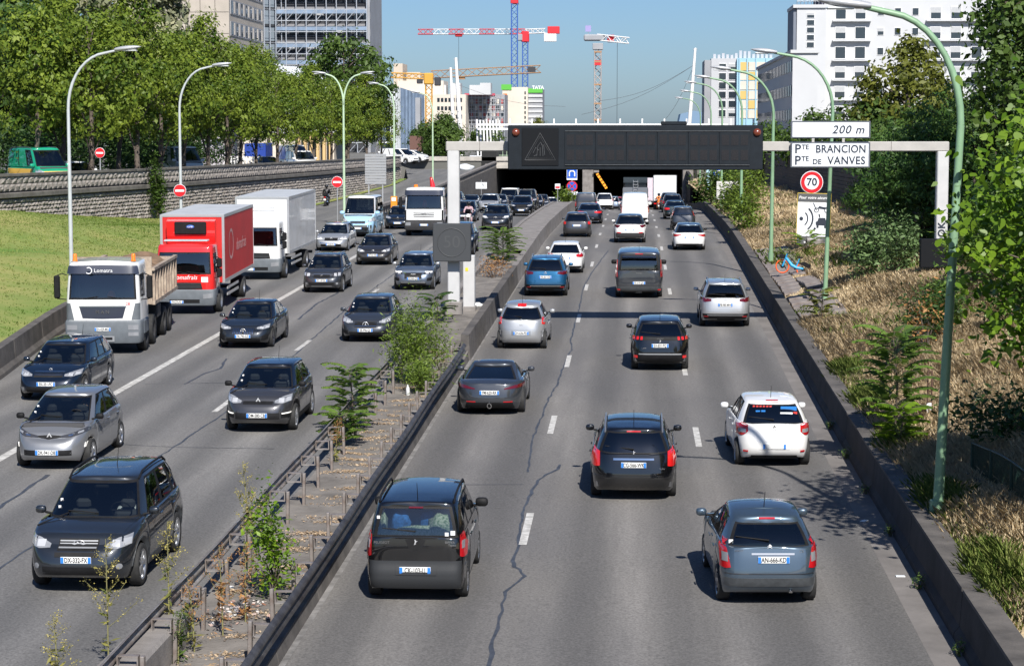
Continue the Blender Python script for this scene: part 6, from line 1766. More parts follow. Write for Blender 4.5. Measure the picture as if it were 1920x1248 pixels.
MB().tube([(0, 0, 0), (0, 0, 1.5)], .03, 6).build('post', SIGNB, o); MB().box((0, -.03, 1.4), (.45, .02, .45)).build('panel', SIGNW, o); MB().box((0, -.045, 1.32), (.36, .01, .16)).build('red_bar', SIGNR, o)
o = thing('arrow_arm', 'slanting orange arrow arm hanging in the right tunnel mouth', 'sign', (-4.2, 284.2, 1.5))
ORG = mat('orange_lit', (.8, .3, .02), .4, emit=((1, .35, .03), .35))
M_ = Matrix.Rotation(R(35), 3, 'Y')
MB().box((0, 0, 0), (.34, .06, 2.4), M=Matrix.Rotation(R(-33), 3, 'Y')).build('arm', ORG, o)
for k in range(5): MB().box((-.5 + k * .25 - .0, -.04, .78 - k * .385), (.3, .02, .12), M=Matrix.Rotation(R(-33), 3, 'Y')).build('dark_stripe', VMSK, o)
MB().box((-.75, .2, 1.3), (.7, .2, .3)).build('hinge_bracket', CONC, o)
# ================================================================ plants
def rng(seed): return np.random.default_rng(seed)
def leaves(c, size, seed, up=.4, aspect=.55, jitter=.35, out=None):
    """c: (n,3) centres -> rhombic leaf quads"""
    g = rng(seed); n = len(c)
    nrm = g.normal(size=(n, 3))
    if out is None: nrm[:, 2] = np.abs(nrm[:, 2]) + up * 2
    else: nrm = nrm * .45 + out * 1.1 + np.array([0, 0, .35])
    nrm /= np.linalg.norm(nrm, axis=1, keepdims=True)
    a = g.normal(size=(n, 3)); a -= nrm * (a * nrm).sum(1, keepdims=True); a /= np.linalg.norm(a, axis=1, keepdims=True)
    b = np.cross(nrm, a)
    s = size * (1 + jitter * g.normal(size=(n, 1))).clip(.45, 1.8)
    L = a * s * .5; Wd = b * s * .5 * aspect
    q = np.stack([c - L, c + Wd - L * .1, c + L, c - Wd - L * .1], 1)
    return q.reshape(-1, 3)
def clumps(n, r, zc, rz, seed, core=.35, droop=0.):
    g = rng(seed)
    d = g.normal(size=(n, 3)); d /= np.linalg.norm(d, axis=1, keepdims=True)
    k = (core + (1 - core) * g.random((n, 1)) ** .6)
    p = d * k * np.array([r, r, rz]); p[:, 2] += zc - droop * (p[:, 0] ** 2 + p[:, 1] ** 2) / (r * r)
    return p
def tree_meshes(H, r, z0, nclump, nleaf, lsize, seed, bark, lm, tr=.16, crad=.8, shape=1., droop=.0, flat=.6, aspect=.55, core=.35, ntop=0):
    g = rng(seed); pr = random.Random(seed)
    zc, rz = (z0 + H) / 2, (H - z0) / 2
    C = clumps(nclump, r, zc, rz, seed, core, droop)
    t = (C[:, 2] - z0) / (H - z0)                       # narrower at the top when shape < 1
    k = np.clip(1 - (1 - shape) * np.clip(t, 0, 1), .15, 1)
    C[:, 0] *= k; C[:, 1] *= k
    pts = []; tint = []; outs = []
    for i, c in enumerate(C):
        m = int(nleaf * (.6 + .8 * g.random()))
        rr = crad * (.6 + .7 * g.random())
        d = g.normal(size=(m, 3)) * .5 * np.array([rr, rr, rr * flat])
        d[:, 2] -= .25 * np.sqrt(d[:, 0] ** 2 + d[:, 1] ** 2) * flat
        pts.append(c + d); tint.append(np.full(m, .15 + .7 * g.random()))
        o_ = d / np.linalg.norm(d, axis=1, keepdims=True) + .5 * (c - np.array([0, 0, zc])) / np.array([r, r, rz]); outs.append(o_)
    pts = np.concatenate(pts); tint = np.concatenate(tint) + g.normal(size=len(pts)) * .16
    fol = np_mesh('crown', leaves(pts, lsize, seed + 1, aspect=aspect, out=np.concatenate(outs)), 4, lm, tint.clip(0, 1))
    mb = MB()
    x = y = 0; path = [(0, 0, -.3)]
    nst = 6
    for i in range(1, nst + 1):
        x += pr.uniform(-.12, .12); y += pr.uniform(-.12, .12)
        path.append((x, y, H * .86 * i / nst))
    mb.tube(path, [tr * 1.25] + [tr * (1 - .8 * i / nst) for i in range(1, nst + 1)], 8)
    idx = g.choice(len(C), min(len(C), 16), replace=False)
    for i in idx:
        c = C[i]; f = max(.25, min(.95, (c[2] - r * .35) / (H * .86)))
        j = int(f * nst); b = Vector(path[max(1, min(nst, j))])
        e = Vector(c); m_ = (b + e) / 2 + Vector((0, 0, .25))
        mb.tube([b, m_, e], [tr * .42, tr * .25, tr * .08], 5, cap=False)
    return mb.mesh('trunk', bark), fol
_trees = {}
def tree(kind, name, label, x, y, z, sc=1., rz=0., group=None, cat='tree', sz=None):
    tm, fm = _trees[kind]
    o = thing(name, label, cat, (x, y, z), (0, 0, rz), group)
    o.scale = (sc, sc, sz or sc)
    put('trunk', tm, o); put('crown', fm, o)
    return o
BARK = mat('bark_grey', (.16, .13, .105), .95, col2=(.07, .055, .045), scale=4, bump=.6, bscale=12)
BARKD = mat('bark_dark', (.06, .05, .042), .95, var=.4, scale=4)
L_GIN = leaf_mat('leaf_fresh', (.045, .1, .012), (.26, .33, .04), .38)
L_MID = leaf_mat('leaf_mid', (.035, .075, .012), (.1, .16, .03), .3)
L_DRK = leaf_mat('leaf_dark', (.022, .055, .014), (.07, .13, .03), .3)
L_BLU = leaf_mat('leaf_bluegreen', (.03, .08, .016), (.09, .165, .032), .3)
L_YEL = leaf_mat('leaf_olive', (.08, .1, .014), (.2, .21, .035), .3)
L_FLW = leaf_mat('leaf_flowering', (.05, .08, .03), (.5, .48, .3), .25)
L_BRI = leaf_mat('leaf_bright', (.06, .135, .01), (.22, .34, .025), .38, .4)
L_SIL = leaf_mat('leaf_silver', (.06, .12, .035), (.2, .29, .12), .25)
L_DRY = leaf_mat('leaf_dry', (.2, .09, .03), (.5, .27, .1), .2)
_trees['gin1'] = tree_meshes(10.5, 2.5, 2.6, 85, 110, .22, 11, BARK, L_GIN, .17, .8, .75, .5, .8)
_trees['gin2'] = tree_meshes(11.5, 2.3, 2.9, 85, 110, .22, 12, BARK, L_GIN, .17, .75, .7, .4, .85)
_trees['gin3'] = tree_meshes(9.5, 2.7, 2.4, 80, 110, .22, 13, BARK, L_GIN, .16, .85, .8, .6, .75)
_trees['dark'] = tree_meshes(12, 4., 1.0, 110, 90, .38, 14, BARKD, L_DRK, .2, 1.1, .8, .3, .7)
_trees['flow'] = tree_meshes(13, 3.2, 3.0, 90, 80, .36, 15, BARKD, L_FLW, .2, .9, .6, .2, .7)
_trees['round'] = tree_meshes(14, 5.4, 3.5, 150, 90, .40, 16, BARK, L_MID, .3, 1.2, .85, .3, .7)
_trees['ailan'] = tree_meshes(8.5, 3.6, .8, 120, 95, .30, 17, BARKD, L_BLU, .16, 1.0, .9, .9, .5, .35)
_trees['olive'] = tree_meshes(11, 4.0, 2.0, 130, 90, .34, 18, BARK, L_YEL, .22, 1.0, .9, .3, .7)
_trees['hedge'] = tree_meshes(6.5, 3.6, .2, 100, 80, .36, 19, BARKD, L_MID, .16, 1.1, .9, .2, .7)
_trees['poplar'] = tree_meshes(14, 1.5, .6, 120, 60, .24, 20, BARK, L_MID, .2, .7, .7, .0, 1.1)
_trees['fir'] = tree_meshes(9, 2.2, .8, 60, 90, .34, 21, BARKD, L_DRK, .18, .8, .3, .3, .6)
# ---- street trees behind the stone wall
GT = 'street trees behind the stone wall'
row = [(66, 122, 'gin1', 1.12), (118, 128, 'gin2', 1.05), (168, 126, 'gin3', 1.2), (222, 136, 'gin1', 1.05), (258, 134, 'gin2', 1.15), (300, 142, 'gin3', 1.15), (345, 147, 'gin1', 1.1), (392, 150, 'gin2', 1.05), (425, 158, 'gin3', 1.15), (452, 166, 'gin1', 1.0), (482, 172, 'gin2', .95), (520, 182, 'gin3', 1.0), (556, 192, 'gin1', .95), (590, 202, 'gin2', .9), (622, 212, 'gin3', 1.0), (655, 222, 'gin1', .9), (690, 232, 'gin2', .92), (716, 240, 'gin3', .85)]
where = ['beside the green van', 'between the green van and the white car', 'left of the street no-entry sign', 'right of the street no-entry sign', 'above the dark shrubbery', 'left of the parked white van', 'over the parked white van', 'right of the parked white van', 'left of the blue container', 'by the white gate', 'above the blue container', 'before the yellow pilasters', 'over the two parked vans', 'right of the yellow pilasters', 'behind the ribbed sign back, left side', 'behind the ribbed sign back', 'near the ramp, second from the end', 'last of the row by the ramp']
for i, (px, yy, kd, sc) in enumerate(row):
    x = (px - 1187) * (yy + .9) / 3916
    tree(kd, 'street_tree', 'fresh green slim street tree ' + where[i], x, yy, street_z(yy), sc, i * 2.1, GT)
for i, (px, yy, kd, sc, lb) in enumerate([(-20, 150, 'dark', 1.3, 'dark broad tree at the far left edge'), (60, 165, 'dark', 1.15, 'dark tree behind the green van'), (150, 158, 'dark', .95, 'dark tree behind the street no-entry sign'), (215, 175, 'flow', 1.35, 'tall pale-flowered tree left of the flowering one by the beige block'), (290, 170, 'flow', 1.4, 'tall pale-flowered tree beside the beige concrete block'), (250, 160, 'dark', .85, 'low dark tree in the shrubbery left of the parked van'), (340, 185, 'dark', .75, 'dark tree behind the parked white van'), (375, 195, 'flow', .95, 'lower pale-flowered tree right of the beige block'), (110, 185, 'gin1', 1.7, 'tall bright tree rising above the first street trees'), (30, 175, 'gin2', 1.75, 'tall bright tree at the top left corner'), (430, 215, 'gin3', 1.4, 'bright tree under the scaffolded tower'), (505, 235, 'gin2', 1.15, 'bright tree at the foot of the scaffolding')]):
    tree(kd, 'background_tree', lb, (px - 1187) * (yy + .9) / 3916, yy, street_z(yy), sc, i * 1.7, 'trees behind the street row')
tree('round', 'round_tree', 'big round-crowned tree in front of the scaffolded tower', (650 - 1187) * 236 / 3916, 236, street_z(236), 1.06, .4)
for i, (px, yy, sc, lb) in enumerate([(835, 300, .62, 'dark shrubby tree beside the brown box at the ramp head'), (800, 310, .5, 'low green tree left of the white masts'), (915, 330, .5, 'small tree left of the white steel frame')]):
    tree('hedge', 'shrub_tree', lb, (px - 1187) * yy / 3916, yy, 4.2, sc * 1.6, i, 'trees above the tunnel')
tree('olive', 'shrub_tree', 'olive treetop just above the message sign', (1010 - 1187) * 420 / 3916, 420, 2.5, .75, 1.)
# ---- trees of the right bank
for i, (x, y, kd, sc, lb) in enumerate([(11.6, 84, 'ailan', .66, 'dark feathery tree behind the right gantry leg'), (14.2, 92, 'ailan', .74, 'dark feathery tree on the bank behind the gantry beam end'), (12.2, 101, 'ailan', .62, 'dark feathery tree drooping beside the block wall'), (16.5, 108, 'dark', .45, 'dark tree above the block wall'), (17, 150, 'hedge', 1.1, 'green hedge tree above the direction sign'), (16, 180, 'hedge', 1.0, 'green hedge tree left of the direction sign'), (14, 215, 'hedge', .95, 'green tree over the far end of the message sign'), (11.5, 240, 'hedge', .8, 'green tree beyond the far lamp posts'), (19.5, 150, 'olive', 1.02, 'olive crowned tree in front of the white tower'), (17.5, 132, 'hedge', .9, 'low green tree under the olive crowned one'), (13.4, 76, 'poplar', 1.0, 'tall narrow tree at the top right corner'), (15.2, 83, 'poplar', 1.1, 'second tall narrow tree behind the first at top right'), (13.6, 84, 'ailan', .7, 'dark bushy tree between gantry and narrow trees'), (13.8, 72, 'ailan', .5, 'feathery young tree under the narrow trees'), (11.8, 30.5, 'ailan', .85, 'feathery tree just outside the right edge near the footbridge'), (20, 120, 'hedge', .8, 'dark tree filling the gap right of the olive one')]):
    tree(kd, 'bank_tree', lb, x, y, bank(min(x, 20), y) - .1, sc, i * 1.3 + .5, 'trees on the right bank')
tree('fir', 'fir_tree', 'dark conifer in front of the low white office building', (1505 - 1187) * 280 / 3916, 280, 5.5, .75, 0)
# ---- the broad-leaved tree whose branches hang in from the right
g = rng(5)
big = thing('overhanging_tree', 'bright broad-leaved tree hanging in from the right edge', 'tree', (9.05, 35.6, bank(9.3, 36.8)))
bz = bank(9.3, 36.8)
C = clumps(260, 3.3, 0, 3.2, 31, .35); C[:, 2] += 6.6 - bz
mb = MB(); mb.tube([(0, 0, -.4), (.1, .1, 2.4), (-.1, .2, 4.6), (.1, 0, 7.2)], [.2, .17, .12, .05], 10)
for c in C[::4]: mb.tube([(0, .1, max(1.5, c[2] - 1.6)), (c[0] * .5, c[1] * .5, c[2] - .5), tuple(c)], [.06, .035, .012], 5, cap=False)
mb.build('trunk', BARK, big)
pts = []
for c in C:
    m = int(75 * (.6 + .8 * g.random())); pts.append(c + g.normal(size=(m, 3)) * np.array([.42, .42, .34]))
pts = np.concatenate(pts)
# the ones that show largest: those nearest the open road side
score = pts[:, 0] + .35 * pts[:, 1]
order = np.argsort(score); near = order[:300]; rest = order[300:]
HEART = [(-.42, 0), (-.34, .2), (-.05, .33), (.25, .2), (.62, 0), (.25, -.2), (-.05, -.33), (-.34, -.2)]
def broad(cs, size, seed):
    g = rng(seed); n = len(cs)
    nrm = g.normal(size=(n, 3)) * .55; nrm[:, 2] += .75; nrm[:, 1] -= .55; nrm /= np.linalg.norm(nrm, axis=1, keepdims=True)
    a = g.normal(size=(n, 3)); a[:, 2] -= .6; a -= nrm * (a * nrm).sum(1, keepdims=True); a /= np.linalg.norm(a, axis=1, keepdims=True)
    b = np.cross(nrm, a); s = size * (1 + .33 * g.normal(size=(n, 1))).clip(.4, 1.7)
    return np.stack([cs + a * s * u + b * s * v - nrm * s * .12 * abs(v) * 2 for u, v in HEART], 1).reshape(-1, 3), nrm, a, b, s
V, *_ = broad(pts[rest], .145, 41)
stuff(put('foliage', np_mesh('foliage', V, 8, L_BRI, (.35 + .25 * g.normal(size=len(rest))).clip(0, 1)), big))
lfm = [np_mesh('leaf', np.array([(u, v, -.12 * abs(v) * 2) for u, v in HEART]), 8, L_BRI, [t_]) for t_ in (.25, .4, .55, .75)]
_, nrm, a_, b_, s_ = broad(pts[near], .16, 42)
for i, k in enumerate(near):
    M_ = Matrix((Vector(a_[i]), Vector(b_[i]), Vector(nrm[i]))).transposed()
    o = put('leaf', lfm[i % 4], big, tuple(pts[k]), M_.to_euler(), (float(s_[i, 0]),) * 3)
# ---- tall grass
def tufts(name, pos, h, spread, nb, mats, seed, tint0=.5, tv=.25, width=.02):
    g = rng(seed); n = len(pos)
    P = np.repeat(pos, nb, 0); m = len(P)
    base = P + np.c_[g.normal(size=(m, 2)) * spread * .35, np.zeros(m) - .03]
    hh = np.repeat(h, nb)[:, None] * (.55 + .6 * g.random((m, 1)))
    ang = g.random(m) * 2 * np.pi; lean = (.15 + .85 * g.random((m, 1)))
    d = np.c_[np.cos(ang), np.sin(ang), np.zeros(m)]
    side = np.c_[-np.sin(ang), np.cos(ang), np.zeros(m)] * width * (.6 + .8 * g.random((m, 1)))
    tip = base + d * hh * lean + np.array([0, 0, 1]) * hh
    midp = base + d * hh * lean * .3 + np.array([0, 0, 1]) * hh * .55
    q = np.stack([base - side, base + side, midp + side * .8, tip, midp - side * .8], 1).reshape(-1, 3)
    t = np.repeat(np.clip(tint0 + tv * g.normal(size=n), 0, 1), nb) + .12 * g.normal(size=m)
    return np_mesh(name, q, 5, mats, t.clip(0, 1))
G_DRY = leaf_mat('grass_dry', (.52, .41, .24), (.85, .71, .49), .35, .7)
G_GRN = leaf_mat('grass_green', (.09, .17, .02), (.3, .33, .09), .35, .7)
def bank_pts(n, y0, y1, seed, xmax=13.1, xmin=.6):
    g = rng(seed); ys = y0 + (y1 - y0) * g.random(n)
    xs = np.array([xr(y) for y in ys]) + xmin + (g.random(n) ** 1.0) * (xmax - 5.8)
    keep = xs < xmax
    xs, ys = xs[keep], ys[keep]
    return np.array([(x, y, bank(x, y)) for x, y in zip(xs, ys)])
for k, (n, y0, y1, h, nb, w, sd) in enumerate([(34000, 30, 72, .26, 6, .008, 1), (22000, 72, 125, .27, 6, .014, 2), (10000, 125, 262, .4, 5, .03, 3)]):
    p = bank_pts(n, y0, y1, 50 + k)
    hm = h * (.55 + .45 * np.sin(p[:, 0] * 1.7 + p[:, 1] * .6) * np.sin(p[:, 1] * .37 + 1)) + .1
    if k == 1:
        on = np.array([(xr(y) + .6 < x < xr(y) + 2.2) and 70 < y < 106 for x, y, _ in p]); hm[on] *= .3
    gr = tufts('dry_grass', p, hm, .25, nb, G_DRY, 60 + k, .55, .25, w)
    o = stuff(put('dry_grass', gr)); o['label'] = ['long dry straw grass on the near right bank', 'dry straw grass on the right bank behind the gantry', 'dry straw grass on the far right bank'][k]
p = bank_pts(2600, 30, 60, 77, 6.5, .5); p = p[p[:, 0] < 6.35]
stuff(put('verge_weeds', tufts('verge_weeds', p, .28 + .1 * np.sin(p[:, 1]), .2, 6, G_GRN, 78, .5, .2, .014)))
p = bank_pts(5000, 60, 200, 79, 12.5); p = p[np.sin(p[:, 0] * .9 + p[:, 1] * .21) > .55]
stuff(put('green_grass', tufts('green_grass', p, np.full(len(p), .32), .25, 6, G_GRN, 80, .4, .2, .02)))
g = rng(90); tp_ = []
for _ in range(52000):
    j = g.random() ** 1.3 * (len(LB) - 1.01); i = g.random() * 13.9
    j0, i0 = int(j), int(i); fj, fi = j - j0, i - i0
    a = np.array(LB[j0][i0]) * (1 - fi) + np.array(LB[j0][i0 + 1]) * fi; b = np.array(LB[j0 + 1][i0]) * (1 - fi) + np.array(LB[j0 + 1][i0 + 1]) * fi
    q = a * (1 - fj) + b * fj
    if q[0] > -36 and q[1] > 44: tp_.append(q)
tp_ = np.array(tp_)
mix = .33 + .42 * np.sin(tp_[:, 0] * .33 + 1.3 * np.sin(tp_[:, 1] * .08)) * np.sin(tp_[:, 1] * .11 + .7)
gt = tufts('turf', tp_, .04 + .05 * g.random(len(tp_)), .3, 4, G_GRN, 91, .0, .0, .02)
gt.attributes['tint'].data.foreach_set('value', (np.repeat(mix, 4) + .15 * rng(92).normal(size=len(tp_) * 4)).clip(0, 1).astype(np.float32))
stuff(put('turf', gt))
# ---- fronded saplings, weeds, bushes
L_SAP = leaf_mat('leaf_sapling', (.06, .12, .02), (.18, .28, .05), .35)
def frond_plant(name, label, x, y, z, H_, nfr, flen, lm, seed, nl=11, lsz=.12, group=None, arch=.5):
    o = thing(name, label, 'plant', (x, y, z), group=group)
    pr = random.Random(seed); g = rng(seed)
    st = MB(); st.tube([(0, 0, -.1), (.03, 0, H_ * .5), (pr.uniform(-.1, .1), pr.uniform(-.1, .1), H_ * .95)], [.03, .022, .01], 6)
    Q = []; T = []
    for k in range(nfr):
        h = H_ * (.18 + .8 * k / nfr); a = k * 2.4 + pr.uniform(-.3, .3); fl = flen * (1.05 - .35 * abs(k / nfr - .5)) * pr.uniform(.8, 1.15)
        d = Vector((math.cos(a), math.sin(a), 0)); sd = Vector((-d.y, d.x, 0))
        pts = [Vector((0, 0, h)) + d * fl * t + Vector((0, 0, fl * (arch * 1.4 * t - arch * .95 * t * t))) for t in [i / 6 for i in range(7)]]
        st.tube(pts, .006, 4, cap=False)
        tn = pr.uniform(.2, .8)
        for i in range(1, nl + 1):
            t = .15 + .85 * i / nl; f = min(5.99, t * 6); p = pts[int(f)].lerp(pts[int(f) + 1], f - int(f))
            for s_ in (-1, 1):
                l = lsz * 1.55 * (1.25 - .5 * t) * pr.uniform(.85, 1.15); dr = (sd * s_ + d * .35 + Vector((0, 0, -.25 + pr.uniform(-.15, .15)))).normalized(); w = d * l * .24 + Vector((0, 0, .02))
                Q += [p, p + dr * l * .45 + w, p + dr * l, p + dr * l * .45 - w]; T.append(min(1, max(0, tn + pr.uniform(-.2, .2))))
    st.build('stem', BARK, o)
    put('fronds', np_mesh('fronds', np.array([tuple(q) for q in Q]), 4, lm, T), o)
    return o
def bush(name, label, x, y, z, r, h, n, lsz, lm, seed, asp=.4, stems=7, cat='shrub'):
    o = thing(name, label, cat, (x, y, z)); g = rng(seed)
    C = clumps(26, r, h * .55, h * .5, seed, .2); m = MB()
    for c in C[:stems]: m.tube([(0, 0, -.1), (c[0] * .4, c[1] * .4, c[2] * .5), tuple(c)], [.02, .014, .005], 5, cap=False)
    m.build('stems', BARK, o)
    P = np.concatenate([c + g.normal(size=(n // 26, 3)) * np.array([r, r, h * .7]) * .28 for c in C]); P = P[P[:, 2] > .02]
    put('foliage', np_mesh('foliage', leaves(P, lsz, seed + 1, aspect=asp), 4, lm, (.5 + .25 * g.normal(size=len(P))).clip(0, 1)), o)
    return o
def weed(name, label, x, y, z, H_, seed, lm, lm2, nb=12, cat='weed'):
    o = thing(name, label, cat, (x, y, z)); pr = random.Random(seed); g = rng(seed)
    m = MB(); top = (pr.uniform(-.15, .15), pr.uniform(-.1, .1), H_)
    m.tube([(0, 0, -.1), (top[0] * .3, top[1] * .3, H_ * .5), top], [.013, .01, .004], 5)
    P = []; P2 = []
    for k in range(nb):
        t = .35 + .62 * k / nb; a = k * 2.4; b = Vector((top[0] * t * t, top[1] * t * t, H_ * t)); l = H_ * .2 * (1.25 - t) * pr.uniform(.8, 1.3)
        e = b + Vector((math.cos(a) * l, math.sin(a) * l, l * .9)); m.tube([b, (b + e) / 2 + Vector((0, 0, -.02)), e], [.005, .004, .003], 4, cap=False)
        for q in range(44): P.append(tuple(b.lerp(e, pr.uniform(.3, 1.1)) + Vector((pr.gauss(0, .03), pr.gauss(0, .03), pr.gauss(0, .03)))))
    for k in range(60):
        t = pr.uniform(.02, .65); P2.append((top[0] * t + pr.gauss(0, .05), top[1] * t + pr.gauss(0, .05), H_ * t))
    m.build('stalk', mat('weed_stalk', (.2, .19, .08), .9), o)
    stuff(put('seed_heads', np_mesh('seed_heads', leaves(np.array(P), .028, seed + 2), 4, lm2, g.random(len(P))), o))
    stuff(put('leaves', np_mesh('leaves', leaves(np.array(P2), .13, seed + 3, aspect=.25), 4, lm, g.random(len(P2))), o))
    return o
G_WEED = leaf_mat('weed_leaf', (.07, .1, .025), (.3, .27, .07), .3)
G_SEED = leaf_mat('weed_seed', (.2, .18, .05), (.5, .42, .12), .2)
G_BUSH = leaf_mat('bush_fresh', (.085, .145, .02), (.24, .33, .055), .35)
frond_plant('sapling', 'fern-leaved green sapling against the left guardrail', -6.95, 51.2, B(51) + .1, 1.6, 34, .72, L_SAP, 1)
frond_plant('sapling', 'smaller fern-leaved sapling just in front of the guardrail sapling', -6.85, 48.9, B(49) + .1, .8, 24, .6, L_SAP, 2)
bush('bush', 'tall yellow-green feathery bush on the median by the gantry', -6.15, 59.6, B(59) + .1, .78, 2.1, 9000, .12, G_BUSH, 3, .22, 12)
bush('bush', 'lower yellow-green bush in front of the tall feathery one', -5.9, 57.6, B(57) + .1, .5, .9, 2600, .1, G_BUSH, 33, .22, 10)
frond_plant('sapling', 'dark fronded sapling left of the gantry leg', -6.75, 71.8, B(72) + .5, 1.1, 14, .7, L_DRK, 4)
frond_plant('sapling', 'wide fronded shrub on the median behind the gantry leg', -6.2, 99.5, B(99) + .6, 1.4, 44, 1.1, L_SAP, 5)
frond_plant('sapling', 'small fronded plant beside the wide median shrub', -6.0, 96.5, B(97) + .6, .6, 12, .8, L_MID, 6)
bush('shrub', 'light green leafy plant between the guardrails near the van', -5.85, 33.6, B(34) + .1, .38, 1.65, 1500, .09, L_BRI, 7, .5)
bush('dry_bush', 'dry brown weeds on the median behind the speed panel', -6.0, 90, B(90) + .6, .7, .8, 900, .1, L_DRY, 8, .3)
weed('tall_weed', 'tall seeding weed in front of the nearest dark car', -7.55, 29.3, B(29), 2.0, 11, G_WEED, G_SEED)
weed('tall_weed', 'tall seeding weed right of the nearest dark car number plate', -6.95, 30.6, B(30) + .5, 1.5, 12, G_WEED, G_SEED)
weed('tall_weed', 'pale weed at the bottom left corner', -7.75, 27.4, B(28), 1.35, 13, G_WEED, G_SEED)
weed('tall_weed', 'thin tall weed rising through the left guardrail', -7.0, 37.5, B(37) + .1, 1.6, 14, G_WEED, G_SEED)
weed('tall_weed', 'thin weed beside the one in the guardrail', -6.8, 36.2, B(36) + .1, 1.3, 15, G_WEED, G_SEED)
weed('dry_weed', 'dry brown stalk on the near median', -6.25, 31.2, B(31) + .1, 1.4, 16, L_DRY, L_DRY)
weed('dry_weed', 'second dry brown stalk close to the kerb', -6.05, 32.0, B(32) + .1, 1.25, 17, L_DRY, L_DRY)
weed('dry_weed', 'leafy yellowing stalk left of the dry stalks', -6.5, 30.3, B(30) + .1, 1.1, 18, G_WEED, L_DRY)
weed('green_weed', 'small upright green weed by the concrete end block', -6.6, 29.6, B(30) + .1, .8, 19, L_MID, L_MID)
weed('dry_weed', 'dry stalk beside a guardrail post', -6.7, 46.5, B(46) + .1, 1.0, 20, G_WEED, L_DRY)
frond_plant('sapling', 'upright fern-leaved sapling behind the right barrier', 5.95, 47.2, bank(5.95, 47), 2.3, 40, .9, L_SAP, 21, 13, .15, arch=.75)
frond_plant('sapling', 'low green shoots under the fern-leaved sapling on the right', 5.8, 45.2, bank(5.8, 45), 1.0, 26, .6, L_BRI, 22)
frond_plant('sapling', 'small sapling at the foot of the second green lamp post', 6.3, 70, bank(6.3, 70), 1.2, 14, .6, L_YEL, 23)
frond_plant('sapling', 'bright green frond by the camera board footing', 8.0, 97, bank(8, 97), .8, 12, 1.0, L_BRI, 24)
bush('shrub', 'silvery green shrub on the dry bank', 8.6, 77, bank(8.6, 77), .8, 1.9, 2600, .16, L_SIL, 25)
bush('shrub', 'pale leaved shrub beside the black equipment box', 9.9, 79, bank(9.9, 79), .8, 1.8, 2200, .16, L_SIL, 26)
bush('shrub', 'reddish dying shrub on the bank near the tall green post', 8.2, 58, bank(8.2, 58), .8, 1.6, 1500, .14, L_DRK, 27)
bush('dry_bush', 'russet dead twigs in the dying shrub', 8.0, 57, bank(8, 57), .6, 1.5, 260, .14, L_DRY, 28)
bush('shrub', 'leafy bush right of the black equipment box', 11.3, 66, bank(11.3, 66), 1.3, 2.2, 4200, .17, L_SAP, 51)
bush('shrub', 'dark bush behind the overhanging branches', 11.9, 61.5, bank(11.9, 61), 1.3, 2.4, 3800, .17, L_BLU, 52)
bush('shrub', 'rounded green bush at the top of the bank near the right edge', 10.4, 56, bank(10.4, 56), .9, 1.5, 2600, .14, L_MID, 53)
bush('shrub', 'low green bush beside the reddish dying shrub', 9.2, 61, bank(9.2, 61), .8, 1.2, 2000, .13, L_SAP, 54)
bush('shrub', 'green bush at the foot of the fourth lamp post', 7.4, 137, bank(7.4, 137), 1.6, 3.0, 3800, .22, G_BUSH, 29)
bush('shrub', 'green bush in front of the white notice board', 6.9, 146, bank(6.9, 146), 1.1, 1.6, 2600, .2, L_MID, 30)
bush('shrub', 'leafy bush spilling over the barrier near the tunnel', 7.1, 172, bank(7.1, 172), 1.8, 2.6, 4200, .28, L_MID, 34)
bush('shrub', 'small bush left of the fourth lamp post', 6.5, 120, bank(6.5, 120), .8, 1.8, 1800, .2, G_BUSH, 35)
bush('shrub', 'ivy clump hanging over the stone wall', -30.1, 131.4, street_z(131) - 2.0, .5, 3.4, 2200, .2, L_MID, 36)
bush('shrub', 'weedy clump on the median top near the tunnel signs', -6.1, 192, B(192) + .7, .8, 1.1, 1200, .2, G_BUSH, 37)
bush('shrub', 'dark low undergrowth behind the near green post', 7.6, 43, bank(7.6, 43), 1.1, 1.0, 1500, .14, L_DRK, 38)
for i in range(7):
    yy = 112 + i * 9; bush('hedge_shrub', 'dark undergrowth under the street trees, stretch %s' % ['by the green van', 'by the white car', 'below the no-entry sign', 'left of the parked van', 'behind the parked van', 'right of the parked van', 'by the white gate'][i], wallx(yy) - 6 - i * .3, yy + 12, street_z(yy), 3.2, 3.2, 2600, .3, L_DRK, 140 + i)
# ---- fallen leaves and litter
g = rng(200); P = []
for k in range(46):
    yy = 27 + k * .86 + g.normal() * .2; xx = -6.1 + g.normal() * .28; n = int(360 * g.random() + 120)
    P.append(np.c_[xx + g.normal(size=n) * .3, yy + g.normal(size=n) * .11, np.full(n, 0.)])
P = np.concatenate(P); P = P[(P[:, 0] > -6.9) & (P[:, 0] < -5.6)]
P[:, 2] = [B(y) + ramp(y, [(59, .1), (66, .3)]) + .03 * math.sin(x * 3 + y) + .012 for x, y in P[:, :2]]
lv = leaves(P, .052, 201, up=1.6, aspect=.55)
stuff(put('fallen_leaves', np_mesh('fallen_leaves', lv, 4, leaf_mat('leaf_litter', (.3, .2, .11), (.66, .52, .36), .2), g.random(len(P)))))
P = np.c_[-6.3 + g.normal(size=160) * .28, 32.6 + g.normal(size=160) * .5, np.zeros(160)]; P[:, 2] = [B(y) + .115 + .03 * math.sin(x * 3 + y) for x, y in P[:, :2]]
stuff(put('litter', np_mesh('litter', leaves(P, .07, 203, up=.8, aspect=.8), 4, leaf_mat('litter', (.3, .15, .1), (.75, .75, .72), 0.), g.random(160))))

